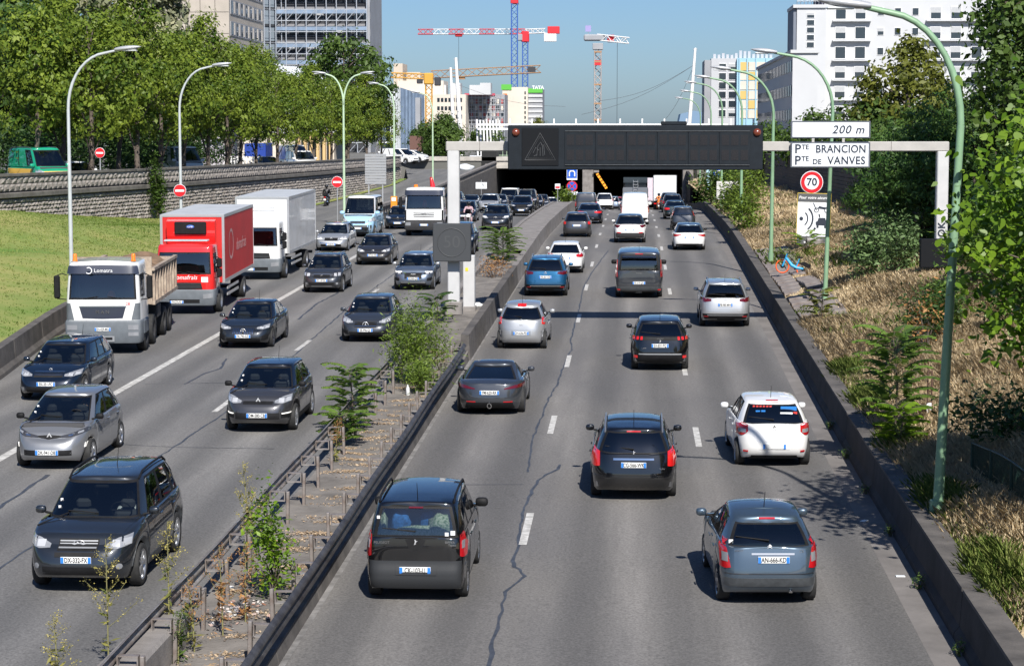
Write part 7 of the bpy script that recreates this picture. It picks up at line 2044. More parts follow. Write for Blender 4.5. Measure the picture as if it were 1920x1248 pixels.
# ---- drivers of the nearest oncoming cars
def driver(label, carname, x, y, z, shirt, hair):
    o = thing('person', label, 'person', (x, y, z), (0, 0, math.pi))
    V = [(0, 0, .0), (0, -.04, .2), (0, -.08, .4), (0, -.07, .52)]; E_ = [(0, 1), (1, 2), (2, 3)]; Rr = [.15, .15, .15, .06]
    for sg in (-1, 1):
        b = len(V); V += [(sg * .2, -.06, .42), (sg * .27, .12, .2), (sg * .16, .36, .27)]; Rr += [.075, .055, .04]; E_ += [(2, b), (b, b + 1), (b + 1, b + 2)]
    skin_body(V, E_, Rr, shirt, o, 'body')
    h_ = MB().lathe([(.001, -.14), (.05, -.13), (.075, -.06), (.085, .02), (.075, .09), (.04, .125), (.001, .13)], 14).build('head', mat('skin', (.5, .32, .24), .6), o, (0, -.05, .68))
    MB().lathe([(.092, .02), (.085, .1), (.045, .14), (.001, .145)], 14).build('hair', hair, h_, (0, -.012, 0))
    MB().tube([(0, .08, .0), (0, .1, -.02)], [.012, .016], 6).build('nose', mat('skin', ()), h_)
# ================================================================ buildings, cranes, masts
def wx(px, Y): return (px - 1187) * (Y + .9) / 3916
def wz(py, Y): return CAM_H - (py - 245) * (Y + .9) / 3916
WWHT = mat('render_white', (.5, .51, .52), .8, var=.04, scale=.2)
WBEI = mat('render_beige', (.55, .47, .38), .85, var=.06, scale=.2)
WCON = mat('panel_beige_concrete', (.42, .375, .32), .85, var=.1, scale=.3)
WCRM = mat('render_cream', (.62, .56, .48), .85, var=.06, scale=.2)
WGRY = mat('render_grey', (.3, .31, .33), .8, var=.1, scale=.3)
WDRK = mat('facade_dark', (.035, .038, .045), .6)
WBLU = mat('cladding_blue', (.3, .5, .62), .6)
WYEL = mat('blind_yellow', (.6, .42, .14), .7)
WNET = mat('netting_blue', (.2, .27, .37), .8, var=.2, scale=.5)
SHUT = mat('roller_shutter', (.4, .41, .42), .7, var=.06)
PANE = mat('window_pane', (.025, .035, .045), .06, spec=.8)
FRAMEW = mat('window_frame_white', (.7, .7, .7), .6)
def win_mesh(w, h, shut=0., fr=FRAMEW):
    m = MB()
    m.box((0, 0, 0), (w, .1, h), 0)
    f = m.mesh('window', fr)
    n = 2 if w > 1. else 1
    return f, w, h, shut, n
def windows(parent, pts, w, h, seed=0, shut=.5, fr=FRAMEW, pane=PANE, face='-y'):
    """each window a part: a frame box with its pane, some half shuttered"""
    pr = random.Random(seed)
    fm = MB().box((0, 0, 0), (w, .12, h)).mesh('window', fr)
    pm_ = MB().box((0, -.07, 0), (w * .88, .03, h * .86)).mesh('pane', pane)
    sm = MB().box((0, -.09, h * .22), (w * .9, .03, h * .42)).mesh('shutter', SHUT)
    rot = (0, 0, 0) if face == '-y' else (0, 0, R(90)) if face == '+x' else (0, 0, R(-90))
    for p in pts:
        o = put('window', fm, parent, p, rot)
        put('pane', pm_, o)
        if pr.random() < shut: put('shutter', sm, o)
def slab(parent, nm, x0, x1, y0, y1, z0, z1, m, bev=0.):
    return MB().box(((x0 + x1) / 2, (y0 + y1) / 2, (z0 + z1) / 2), (abs(x1 - x0), abs(y1 - y0), z1 - z0), 0, bev).build(nm, m, parent)
# -- white towers, right
Y = 326.
t = thing('apartment_tower', 'white apartment tower with shuttered windows and thin balconies, top right', 'building')
x0, x1 = wx(1537, Y), wx(1862, Y)
slab(t, 'wall', x0, x1, Y, Y + 16, 3, 38, WWHT)
slab(t, 'dark_flank', x0 - .45, x0, Y + .3, Y + 15, 3, 38, mat('flank_shaded', (.05, .04, .07), .8))  # left side of the white tower, its shadow painted as dark purple
cols = [1567, 1603, 1640, 1671, 1703, 1740, 1777, 1815, 1848]
for r in range(9):
    z = wz(52 + 36 * (r - 1), Y) - 1.2
    windows(t, [(wx(c, Y), Y - .02, z) for k, c in enumerate(cols) if k in (0, 1, 5, 6, 7, 8)], 1.7, 2.0, r, .8)
    windows(t, [(wx(c, Y), Y - .02, z + .2) for k, c in enumerate(cols) if k in (2, 3, 4)], 1.0, 1.2, r + 20, .5)
    slab(t, 'balcony', wx(1552, Y), wx(1622, Y), Y - .9, Y, z - 1.3, z - 1.1, WWHT)
    slab(t, 'balcony', wx(1722, Y), wx(1862, Y), Y - .9, Y, z - 1.3, z - 1.1, WWHT)
Y = 318.
t = thing('apartment_tower', 'narrow white tower with roof railing left of the big apartment tower', 'building')
x0, x1 = wx(1487, Y), wx(1540, Y)
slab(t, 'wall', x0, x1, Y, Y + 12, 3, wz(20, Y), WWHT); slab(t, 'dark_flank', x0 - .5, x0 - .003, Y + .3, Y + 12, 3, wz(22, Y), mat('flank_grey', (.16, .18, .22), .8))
slab(t, 'cornice', x0 - .6, x1, Y - .3, Y + 12.2, wz(22, Y) + .1, wz(16, Y) + .1, WWHT)
windows(t, [(wx(1512, Y), Y - .02, wz(34 + 13.5 * k, Y)) for k in range(11)], 1.2, .85, 3, .3)
rl = MB()
for k in range(9): rl.tube([(x0 + (x1 - x0) * k / 8, Y + .2, wz(18, Y)), (x0 + (x1 - x0) * k / 8, Y + .2, wz(8, Y))], .05, 4)
rl.tube([(x0, Y + .2, wz(8, Y)), (x1, Y + .2, wz(8, Y))], .06, 4); rl.build('roof_railing', ALLOY, t)
# -- office block with ribbon windows running away from us
t = thing('office_block', 'low white office block with ribbon windows below the narrow tower', 'building')
Y0, Y1 = 270., 345.
xa, xb = wx(1480, Y0), wx(1526, Y0) - 3; zt = wz(103, Y0)
slab(t, 'wall', xa, xb + 3, Y0, Y1, 3, zt, WWHT); slab(t, 'roof_edge', xa - .3, xb + 3.2, Y0 - .3, Y1 + .3, zt, zt + .4, WWHT)
for r in range(5):
    z = zt - 1.6 - r * 3.1
    b = slab(t, 'ribbon_window', xa - .06, xa + .1, Y0 + 1, Y1 - 1, z - .7, z + .7, PANE)
    for k in range(24): slab(b, 'mullion', xa - .12, xa - .05, Y0 + 1 + 3.05 * k, Y0 + 1.2 + 3.05 * k, z - .7, z + .7, WGRY)
# -- blue and yellow block
Y = 380.
t = thing('apartment_block', 'pale blue framed apartment block with yellow blinds right of centre', 'building')
xa, xb, xc = wx(1327, Y), wx(1378, Y), wx(1452, Y)
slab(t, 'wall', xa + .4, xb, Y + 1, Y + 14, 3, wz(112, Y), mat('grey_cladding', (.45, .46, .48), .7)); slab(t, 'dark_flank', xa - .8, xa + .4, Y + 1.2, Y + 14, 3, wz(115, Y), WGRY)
slab(t, 'wall', xb + .003, xc, Y, Y + 14, 3, wz(112, Y), WBLU)
windows(t, [(wx(c, Y), Y + .95, wz(128 + 17 * k, Y)) for c in (1352, 1370) for k in range(6)], 1.4, 1.35, 5, .3)
bl = MB().box((0, 0, 0), (1.75, .1, 1.5)).mesh('window', WYEL); bw_ = MB().box((0, 0, 0), (1.75, .1, 1.5)).mesh('window', WCRM)
for i, c in enumerate((1391, 1405, 1421, 1440)):
    for k in range(6): put('window', bl if (i + k * 2) % 3 == 0 else bw_, t, (wx(c, Y), Y - .06, wz(127 + 17.5 * k, Y)))
    slab(t, 'frame_post', wx(c - 8, Y) - .12, wx(c - 8, Y) + .12, Y - .25, Y, 3, wz(112, Y) - .01, WBLU)
pr = random.Random(4)
for k in range(14): slab(t, 'roof_unit', wx(1335 + k * 8, Y), wx(1340 + k * 8, Y), Y + 2, Y + 3, wz(112, Y), wz(112, Y) + pr.uniform(.6, 1.5), mat('roof_unit', (.6, .62, .66), .4, .5))
# -- far hill and low roofs
hl = tag(MB().prism([(wx(1262, 900), 0), (wx(1275, 900), wz(214, 900)), (wx(1300, 900), wz(208, 900)), (wx(1318, 900), wz(212, 900)), (wx(1335, 900), 0)], 900, 940, 0, 'y').build('glass_hall', mat('hall_blue', (.16, .25, .36), .5), None), 'distant blue-grey hall roof right of the message sign top', 'building')
# -- concrete block, top left
t = thing('concrete_block_building', 'beige concrete slab building at the top left behind flowering trees', 'building')
Y = 320.; xc = wx(432, Y)
slab(t, 'wall', xc - 14, xc, Y, Y + 30, 3, 40, WCON)
for k in range(6): slab(t, 'panel_joint', xc - 13.9, xc - .05, Y - .02, Y, wz(25 + 40 * (k - 2), Y), wz(25 + 40 * (k - 2), Y) + .08, JOINT)
for k in range(5): slab(t, 'panel_joint', xc - 2.3 * k - 2.2, xc - 2.3 * k - 2.12, Y - .022, Y - .001, 3, 40, JOINT)
for r in range(8):
    z = wz(14 + 40 * (r - 2), Y); b = slab(t, 'window_band', xc, xc + .1, Y + 1, Y + 29, z - 1.1, z + 1.1, WGRY)
    for k in range(14): slab(b, 'window', xc + .1, xc + .14, Y + 1.5 + 2 * k, Y + 2.5 + 2 * k, z - .9, z + .9, WCRM if k % 2 else PANE)
slab(t, 'window', xc - 14.5, xc - 11.9, Y - .06, Y, wz(12, Y), wz(-14, Y), PANE)
# -- scaffolded tower
t = thing('scaffolded_tower', 'tall grey tower wrapped in scaffolding at the top left', 'building')
Y = 390.; xa, xb = wx(522, Y), wx(692, Y)
slab(t, 'wall', xa, xb, Y, Y + 18, 3, 46, WDRK); slab(t, 'corner_fin', xb + .003, xb + .5, Y - .6, Y + 18, 3, 46, WGRY)
sc = MB(); zz = 12.; k = 0
while zz < 46:
    slab(t, 'floor_band', xa, xb - .01, Y - .15, Y, zz, zz + .55, mat('slab_edge', (.24, .24, .25), .8)); slab(t, 'netting', xa, xb - .01, Y - 1.35, Y - 1.3, zz - .7, zz - .02, WNET)
    windows(t, [(xa + 1.1 + 1.75 * q, Y - .05, zz - 1.1) for q in range(10)], 1.3, 1.2, k, .2, WGRY); zz += 3.1; k += 1
for q in range(10): sc.tube([(xa + (xb - xa) * q / 9, Y - 1.3, 4), (xa + (xb - xa) * q / 9, Y - 1.3, 46)], .13, 4)
for q in range(21): sc.tube([(xa, Y - 1.3, 4 + 2.05 * q), (xb, Y - 1.3, 4 + 2.05 * q)], .1, 4)
for q in range(9):
    for r in range(0, 20, 3): sc.tube([(xa + (xb - xa) * q / 9, Y - 1.32, 4 + 2.05 * r), (xa + (xb - xa) * (q + 1) / 9, Y - 1.32, 4 + 2.05 * (r + 1))], .09, 4)
# left wing, turned to face right
wl = MB(); L_ = 18.
ang = R(52)
def wp(s, z, o=0.): return (xa - s * math.cos(ang) - o * math.sin(ang) * -1, Y - s * math.sin(ang) * .75 - o * .6, z)
wl.add([wp(0, 3), wp(L_, 3), wp(L_, 46), wp(0, 46)], [(0, 1, 2, 3)]); wl.build('wing_wall', mat('wing_grey', (.2, .24, .28), .5), t)
zz = 12.
while zz < 46:
    m_ = MB(); m_.add([wp(0, zz, .1), wp(L_, zz, .1), wp(L_, zz + .5, .1), wp(0, zz + .5, .1)], [(0, 1, 2, 3)]); m_.build('dark_band', WDRK, t); zz += 3.1
for q in range(13): sc.tube([wp(L_ * q / 12, 4, 1.2), wp(L_ * q / 12, 46, 1.2)], .12, 4)
for q in range(21): sc.tube([wp(0, 4 + 2.05 * q, 1.2), wp(L_, 4 + 2.05 * q, 1.2)], .05, 4)
stuff(sc.build('scaffolding', mat('scaffold_tube', (.5, .53, .57), .4, .5), t))
TARP = mat('white_sheeting', (.62, .65, .68), .5, var=.08, scale=.3)
P = [[(wx(520 + 16 * i, 360), 360 - j * 3, wz(118 + 4.2 * i + j * 9 + 3 * math.sin(i * 1.7 + j), 360)) for i in range(10)] for j in range(6)]
P.append([(p[0], p[1] - .1, 4) for p in P[-1]])
tag(MB().grid(P, 0, False).build('sheeted_roof', TARP, None), 'white sheeted temporary roof under the scaffolded tower', 'building')
# -- sheeted building and the beige row
Y = 420.
t = thing('sheeted_building', 'building wrapped in white and blue-grey plastic sheeting left of centre', 'building')
m_ = MB(); n = 14
for i in range(n):
    a, b = wx(733 + 1.4 * i, Y), wx(733 + 1.4 * (i + 1), Y)
    m_.add([(a, Y + .25 * math.sin(i * 2.2), 3), (b, Y + .25 * math.sin((i + 1) * 2.2), 3), (b, Y + .25 * math.sin((i + 1) * 2.2), wz(165, Y)), (a, Y + .25 * math.sin(i * 2.2), wz(165, Y))], [(0, 1, 2, 3)])
m_.build('white_sheet', TARP, t)
m_ = MB(); a0 = wx(752.6, Y)
for i in range(n):
    f0, f1 = i / n, (i + 1) / n
    q = lambda f, z: (a0 + (wx(786, Y) - a0) * f, Y + 12 * f + .3 * math.sin(f * 40), z)
    m_.add([q(f0, 3), q(f1, 3), q(f1, wz(165 + 12 * f1, Y)), q(f0, wz(165 + 12 * f0, Y))], [(0, 1, 2, 3)])
m_.build('blue_sheet', WNET, t)
m_ = MB().box((wx(760, 430), 432, 8), (7, 9, 14)).build('core_wall', WGRY, t)
tag(slab(None, 'brown_box', wx(770, 300), wx(792, 300), 300, 303, 4, wz(255, 300), mat('brown_cladding', (.13, .065, .05), .7)), 'dark brown cladded box building behind the shrubs at the ramp', 'building')
Y = 470.
t = thing('beige_building', 'cream building with small square windows left of the white masts', 'building')
slab(t, 'wall', wx(745, Y), wx(875, Y), Y, Y + 14, 3, wz(178, Y), WCRM); slab(t, 'upper_storey', wx(745, Y), wx(832, Y), Y + 2, Y + 14, wz(178, Y), wz(152, Y), WCRM); slab(t, 'stair_tower', wx(738, Y), wx(755, Y), Y + 2.2, Y + 12, wz(178, Y), wz(120, Y), WBEI); slab(t, 'stair_tower', wx(762, Y), wx(788, Y), Y + 2.4, Y + 12, wz(152, Y), wz(136, Y), WBEI)
windows(t, [(wx(c, Y), Y - .03, wz(188 + 15.5 * r, Y)) for c in (824, 831, 838, 845, 852, 859, 866) for r in range(4)], .55, .85, 8, .0, WDRK)
for k, c in enumerate((816, 843, 880, 900)): slab(t, 'roof_house', wx(c, Y), wx(c + 20, Y), Y + 3, Y + 8, wz(178, Y), wz(160 - 4 * (k % 2), Y), WWHT)
Y = 480.
t = thing('scaffolded_building', 'grey and red building site with scaffolding behind the white masts', 'building')
slab(t, 'wall', wx(873, Y), wx(948, Y), Y, Y + 12, 3, wz(178, Y), WGRY)
slab(t, 'red_fascia', wx(873, Y), wx(930, Y), Y - .3, Y, wz(180, Y), wz(176, Y), mat('fascia_red', (.45, .06, .1), .6))
for r in range(5):
    for c in range(9): slab(t, 'window', wx(876 + c * 8, Y), wx(881 + c * 8, Y), Y - .1, Y, wz(195 + 12 * r, Y), wz(187 + 12 * r, Y), (PANE, mat('infill_red', (.35, .08, .08), .7), WCRM)[(c * 2 + r) % 3])
sc = MB()
for q in range(12): sc.tube([(wx(873 + 6.8 * q, Y), Y - 1, 4), (wx(873 + 6.8 * q, Y), Y - 1, wz(180, Y))], .07, 4)
for q in range(9): sc.tube([(wx(873, Y), Y - 1, wz(184 + 7 * q, Y)), (wx(948, Y), Y - 1, wz(184 + 7 * q, Y))], .06, 4)
stuff(sc.build('scaffolding', mat('scaffold_tube', ()), t))
Y = 500.
t = thing('office_tower', 'white office building with green band and TATA letters behind blue cranes', 'building')
slab(t, 'wall', wx(945, Y), wx(992, Y), Y - 3, Y + 12, 3, wz(165, Y), WCRM); slab(t, 'side_wall', wx(992, Y), wx(1018, Y), Y, Y + 12, 3, wz(168, Y), WGRY); slab(t, 'green_band', wx(943, Y), wx(962, Y), Y - 3.2, Y - 3, wz(170, Y), wz(160, Y), mat('sign_green', (.1, .42, .05), .5)); slab(t, 'green_band', wx(992, Y), wx(1018.5, Y), Y - .3, Y, wz(175, Y), wz(167, Y), mat('sign_green', ()))
for k in range(6): slab(t, 'floor_band', wx(992, Y), wx(1018.5, Y), Y - .25, Y, wz(183 + 9.5 * k, Y), wz(179 + 9.5 * k, Y), WWHT)
text('TATA', 1.1, WHITE, t, (wx(1010, Y), Y - .3, wz(165.5, Y)), bold=.03)
for k in range(7): slab(t, 'window', wx(986, Y), wx(988.5, Y), Y - 3.1, Y - 3, wz(178 + 9 * k, Y), wz(173 + 9 * k, Y), PANE)
slab(t, 'orange_panel', wx(947, Y), wx(954, Y), Y - 4, Y - 3.3, wz(191, Y), wz(177, Y), mat('site_orange', (.75, .2, .03), .6))
# -- low buildings behind the street trees
t = thing('pilaster_building', 'low cream building with yellow pilasters behind the street trees', 'building')
Y = 235.; slab(t, 'wall', wx(450, Y), wx(628, Y), Y, Y + 8, 3, wz(250, Y), WCRM); slab(t, 'cornice', wx(448, Y), wx(630, Y), Y - .5, Y + 8, wz(250, Y), wz(246, Y), WWHT)
for k in range(6): slab(t, 'pilaster', wx(560 + 12 * k, Y), wx(565 + 12 * k, Y), Y - .7, Y, 3, wz(250, Y) - .01, mat('pilaster_yellow', (.6, .42, .2), .8))
for k in range(5): slab(t, 'dark_bay', wx(566 + 12 * k, Y), wx(571 + 12 * k, Y), Y - .03, Y, 3.5, wz(255, Y), WDRK)
tag(MB().box((wx(486, 205), 205, wz(281, 205)), (2.1, 4, 1.3), 0, .03).build('container', mat('container_blue', (.015, .05, .3), .5), None), 'bright blue skip container behind the stone wall', 'container')
gt = thing('white_gate', 'white slatted gate behind the stone wall under the trees', 'gate', (wx(455, 190), 190, street_z(190)))
for k in range(14): MB().box((-1.9 + k * .29, 0, .75), (.16, .04, 1.4)).build('slat', FRAMEW, gt)
MB().box((0, .05, 1.2), (4, .05, .12)).build('rail', FRAMEW, gt); MB().box((0, .05, .3), (4, .05, .12)).build('rail', FRAMEW, gt)
t = thing('grey_shed', 'pale lilac blank wall behind the parked white van', 'building'); Y = 215; slab(t, 'wall', wx(375, Y), wx(425, Y), Y, Y + 6, 3, wz(225, Y), mat('lilac_wall', (.5, .47, .5), .8))
# -- cranes
def lattice(p0, p1, w, r, mb, step=None, m=0, tri=False):
    p0, p1 = Vector(p0), Vector(p1); d = p1 - p0; L_ = d.length; d.normalize()
    a = Vector((0, 0, 1)) if abs(d.z) < .7 else Vector((1, 0, 0)); a = (a - d * a.dot(d)).normalized(); b = d.cross(a)
    cs = [a * w / 2 + b * w / 2, a * w / 2 - b * w / 2, -a * w / 2 - b * w / 2, -a * w / 2 + b * w / 2]
    if tri: cs = [a * w / 2, -a * w / 2 + b * w / 2, -a * w / 2 - b * w / 2]
    n = max(2, int(L_ / (step or w)))
    for c in cs: mb.tube([p0 + c, p1 + c], r, 4, m)
    for i in range(n):
        q0, q1 = p0 + d * L_ * i / n, p0 + d * L_ * (i + 1) / n
        for k in range(len(cs)):
            c, e = cs[k], cs[(k + 1) % len(cs)]
            mb.tube([q0 + (c if i % 2 else e), q1 + (e if i % 2 else c)], r * .7, 4, m, cap=False)
    return mb
CBLU = mat('crane_blue', (.05, .14, .45), .5); CRED = mat('crane_red', (.55, .02, .03), .5); CWHT = mat('crane_white', (.7, .7, .7), .5); CYEL = mat('crane_yellow', (.6, .32, .05), .5); CGRY = mat('crane_grey', (.42, .38, .36), .5); CRST = mat('crane_rust', (.35, .2, .1), .6)
Y = 600.
c = thing('tower_crane', 'tall blue tower crane mast with red head rising out of frame', 'crane', (wx(966, Y), Y, 0))
lattice((0, 0, 3), (0, 0, wz(10, Y)), 1.7, .12, MB(), 1.7).build('mast', CBLU, c); MB().box((0, 0, wz(5, Y)), (2.2, 2, 2), 0, .2).build('slewing_head', CRED, c); MB().box((1.2, 0, wz(0, Y) + .4), (1.5, 1.6, 1.8), 0, .2).build('operator_cab', WGRY, c)
lattice((0, 0, wz(-6, Y)), (-2, 45, wz(-10, Y)), 1.4, .1, MB(), 1.6).build('jib', CWHT, c)
Y = 640.
c = thing('tower_crane', 'blue-masted crane with red and white horizontal jib', 'crane', (wx(986, Y), Y, 0))
lattice((0, 0, 3), (0, 0, wz(80, Y)), 1.6, .12, MB(), 1.6).build('mast', CBLU, c)
zj = wz(62, Y); x0 = wx(786, Y) - wx(986, Y); x1 = wx(1048, Y) - wx(986, Y)
for k in range(7):
    a, b = x0 * (k + 1) / 7, x0 * k / 7
    lattice((a, 0, zj), (b, 0, zj + .0), 1.5, .13, MB(), 1.5, tri=True).build('jib_section', CRED if k % 2 == 0 or k == 6 else CWHT, c)
lattice((0, 0, zj), (x1 * .6, 0, zj + .2), 1.3, .14, MB(), 1.5).build('counter_jib', CWHT, c); MB().box((x1 * .85, 0, zj + .4), (x1 * .36, 1.6, 2.2), 0, .1).build('counter_jib_end', CRED, c); MB().box((x1 * .75, 0, zj - 1.8), (3.8, 1.4, 2.6), 0, .1).build('counterweight', CWHT, c)
MB().box((0, 0, zj - 1.6), (2.4, 2, 3.4), 0, .3).build('slewing_head', CRED, c); MB().box((-1.6, -.6, zj - 1.8), (1.6, 1.5, 2), 0, .2).build('operator_cab', WGRY, c); MB().box((x0 * .62, 0, zj - 1.1), (2.2, 1, .9), 0, .2).build('trolley', CRED, c)
MB().tube([(x0 * .62, 0, zj - 1.4), (x0 * .62, 0, zj - 18)], .05, 4).build('hoist_rope', WDRK, c)
Y = 520.
c = thing('tower_crane', 'rust-striped tower crane standing alone right of centre with short jib', 'crane', (wx(1121, Y), Y, 0))
lattice((0, 0, 3), (0, 0, wz(92, Y)), 1.6, .14, MB(), 1.6).build('mast', CGRY, c)
for py in (100, 118, 160, 195, 225): MB().box((0, 0, wz(py, Y)), (1.85, 1.85, .35)).build('mast_collar', CRST, c)
MB().box((0, 0, wz(120, Y)), (1.8, 1.8, 1.2)).build('mast_collar', CRED, c)
MB().box((0, 0, wz(90, Y)), (2.6, 2.2, 1.6), 0, .1).build('platform', WGRY, c); MB().box((-.9, -.3, wz(74, Y)), (5.2, 2.0, 1.6), 0, .3).build('machine_house', WGRY, c)
lattice((0, 0, wz(73, Y)), (7.4, -3, wz(80, Y)), 1.4, .16, MB(), 1.2).build('jib', CWHT, c); MB().box((3.2, -1, wz(76, Y)), (1.6, 1.4, 1.8)).build('jib_root', CRED, c); MB().box((-2.4, 0, wz(57, Y)), (1.4, .2, 1.5)).build('banner', mat('banner_lilac', (.3, .27, .5), .6), c)
MB().tube([(-2.4, 0, wz(74, Y)), (-2.4, 0, wz(57, Y))], .06, 4).build('banner_pole', WGRY, c)
MB().tube([(4.8, -2, wz(84, Y)), (4.8, -2, wz(235, Y))], .05, 4).build('hoist_rope', WDRK, c)
Y = 440.
c = thing('tower_crane', 'yellow crane with long rusty jib reaching right over the buildings', 'crane', (wx(806, Y), Y, 0))
lattice((0, 0, 3), (0, 0, wz(160, Y)), 1.3, .1, MB(), 1.3).build('mast', CYEL, c); MB().box((0, 0, wz(149, Y)), (2, 1.8, 2.4), 0, .2).build('slewing_head', CYEL, c); MB().box((1.9, -.3, wz(154, Y)), (1.3, 1.3, 1.8), 0, .15).build('operator_cab', WDRK, c); MB().box((-1.9, 0, wz(154, Y)), (1.2, 1.2, .9), 0, .1).build('winch', WDRK, c)
lattice((.5, 0, wz(141, Y)), (wx(1015, Y) - wx(806, Y), 0, wz(131, Y)), 1.5, .1, MB(), 1.9, tri=True).build('jib', CRST, c); lattice((-.5, 0, wz(145, Y)), (wx(736, Y) - wx(806, Y), 0, wz(142, Y)), 1.0, .12, MB(), 1.3).build('counter_jib', CYEL, c)
MB().box((wx(866, Y) - wx(806, Y), 0, wz(147, Y)), (1.8, .9, .7)).build('trolley', CRST, c); MB().box((wx(998, Y) - wx(806, Y), 0, wz(132, Y)), (1.6, 1, 1.1)).build('tip_box', WDRK, c)
# -- white masts and frame above the tunnel
MST = mat('mast_white', (.78, .78, .78), .4)
def mast(label, b, t_, Yb, r, cables=()):
    p0 = Vector((wx(b[0], Yb), Yb, wz(b[1], Yb))); p1 = Vector((wx(t_[0], Yb), Yb, wz(t_[1], Yb)))
    o = thing('mast', label, 'mast', tuple(p0), group='leaning white masts'); d = p1 - p0
    MB().tube([Vector((0, 0, 0)) - d * .25, d * .5, d], [r, r * .9, r * .6], 12).build('pole', MST, o)
    MB().box(tuple(d * .985), (.7, .2, .15)).build('spotlight', WGRY, o)
    for (px, py) in cables:
        e = Vector((wx(px, Yb), Yb + 4, wz(py, Yb))) - p0; s_ = d * .8
        MB().tube([s_ + (e - s_) * k / 8 - Vector((0, 0, 1.2 * math.sin(math.pi * k / 8))) for k in range(9)], .025, 4, cap=False).build('cable', mat('cable', (.1, .1, .11), .5), o)
mast('tallest leaning white mast above the left tunnel', (868, 300), (857, 110), 340, .38)
mast('shorter white mast just left of the tallest one', (853, 262), (847, 128), 380, .36, ((1060, 200),))
mast('white mast standing alone over the message sign', (1290, 250), (1301, 93), 340, .33, ((1120, 190), (1090, 215), (1240, 232)))
mast('white mast in front of the yellow-blind block', (1428, 225), (1437, 138), 360, .3)
fr = thing('steel_frame', 'long white steel frame of posts and rails above the tunnel', 'frame', (0, 322, 4.2))
for k in range(12):
    px = 958 + 41 * k; MB().box((wx(px, 322), 0, (wz(223, 322) - 4.2) / 2), (.22, .2, wz(223, 322) - 4.2)).build('post', MST, fr)
for py in (234, 242): MB().box((wx(1130, 322), -.02, wz(py, 322) - 4.2), (wx(1360, 322) - wx(895, 322), .25, .3)).build('rail', MST, fr)
for k in range(8):
    px = 897 + 5.5 * k; MB().tube([(wx(px, 322), 1 + k, 0), (wx(px - 2 - k * .3, 322), 1 + k, wz(224 + (k % 3), 322) - 4.2)], .16, 6).build('leaning_post', MST, fr)
rb = thing('green_railing', 'light green railing on the bridge edge left of the message sign', 'railing', (0, 291, 4.72))
for k in range(13): MB().tube([(wx(915, 291) + k * .55, 0, 0), (wx(915, 291) + k * .55, 0, 1.1)], .03, 5).build('baluster', GRNP, rb)
for z in (.15, 1.1): MB().tube([(wx(915, 291), 0, z), (wx(915, 291) + 6.6, 0, z)], .04, 5).build('rail', GRNP, rb)
# -- tents and bins at the ramp head
for px, py, Y, w, h, m, lb in ((795, 308, 300, 2.4, 1.3, mat('tent_teal', (.05, .4, .42), .7), 'teal dome tent at the head of the ramp'), (832, 312, 302, 2.0, 1.4, mat('tent_blue', (.05, .3, .55), .7), 'blue tent beside the gantry leg'), (818, 310, 303, 2.2, .9, TARP, 'white tarpaulin heap between the tents')):
    o = lump('tent', None, (0, 0, h * .3), (w, w, h * 1.6), m, 3); o.location = (wx(px, Y), Y, slip_z(Y) + .1); tag(o, lb, 'tent')
for px, m, lb in ((890, mat('bin_white', (.6, .62, .66), .6), 'white plastic container left of the orange bin'), (907, mat('bin_white', ()), 'second white container against the orange bin'), (921, ORANGE, 'orange bin on the ramp parapet side')):
    Y = 292; tag(MB().box((0, 0, .6), (1.1 if 'white' in m.name else .8, .9, 1.5), 0, .06).build('bin', m, None, (wx(px, Y), Y, slip_z(Y) + .3)), lb, 'bin')
lump_o = lump('rubbish_bags', None, (0, 0, .3), (2.6, 1.2, 1.0), TARP, 6); lump_o.location = (wx(872, 280), 280, slip_z(280)); tag(lump_o, 'heap of white rubbish bags along the ramp parapet', 'rubbish')
# ================================================================ parked vehicles on the street, riders, small things
def street(name, label, cat, px, Y, sp, turn=0.):
    r = car(name, label, cat, (wx(px, Y), Y), -1, S(sp, face='F', lod=2), 'vehicles parked on the street')
    o = r[0]; o.location.z = street_z(Y); o.rotation_euler = (0, 0, math.pi + R(turn))
    return r
GREENV = paint('van_green', (.01, .3, .16), 0, .35); WARM = mat('van_yellow_band', (.7, .42, .08), .5)
v_ = street('service_van', 'bright green high-roofed service van behind the stone wall', 'van', 72, 121, S(BIGVAN, paint=GREENV, panel=1, rails=ALLOY, dress=nose((.95, 1.15), .45, (.85, 1.0), (.4, .62), (.6, .96), fog=None, rise=.1) + [('yellow_band', 'F', *rc(-.8, .8, .98, 1.12), WARM, dict(off=.012)), ('yellow_stripe', 'S', [(1.5, .95), (5.3, .95)], [(1.5, 1.25), (5.3, 1.25)], WARM, dict(both=True, off=.01))]), 38)
street('hatchback', 'small white car right of the green service van', 'car', 140, 126, S(MPV, paint=WHT, dress=nose()), 35)
street('van', 'white high-roofed van parked under the street trees', 'van', 342, 153, S(BIGVAN, paint=WHT, panel=1, dress=nose((.95, 1.15), .45, (.85, 1.0), (.4, .62), (.6, .96), fog=None, rise=.1)), 28)
street('van', 'white van before the yellow pilasters', 'van', 552, 200, S(BIGVAN, paint=WHT, panel=1, dress=nose((.95, 1.15), .45, (.85, 1.0))), 25)
street('van', 'smaller white van right of the one before the pilasters', 'van', 566, 193, S(VANB, paint=WHT, dress=nose()), 25)
street('hatchback', 'dark car parked behind the stone wall by the white gate', 'car', 505, 186, S(COMPACT, paint=NAVY, dress=nose()), 25)
street('van', 'white van parked at the top of the ramp', 'van', 752, 262, S(VANB, paint=WHT, panel=1, dress=nose()), 60)
street('box_van', 'white pickup parked beside the tents', 'van', 772, 285, S(VANB, H=1.7, paint=WHT, dress=nose()), 75)
street('box_van', 'white high van behind the last street trees', 'van', 725, 268, S(BIGVAN, H=2.8, paint=WHT, panel=1, dress=nose()), 15)
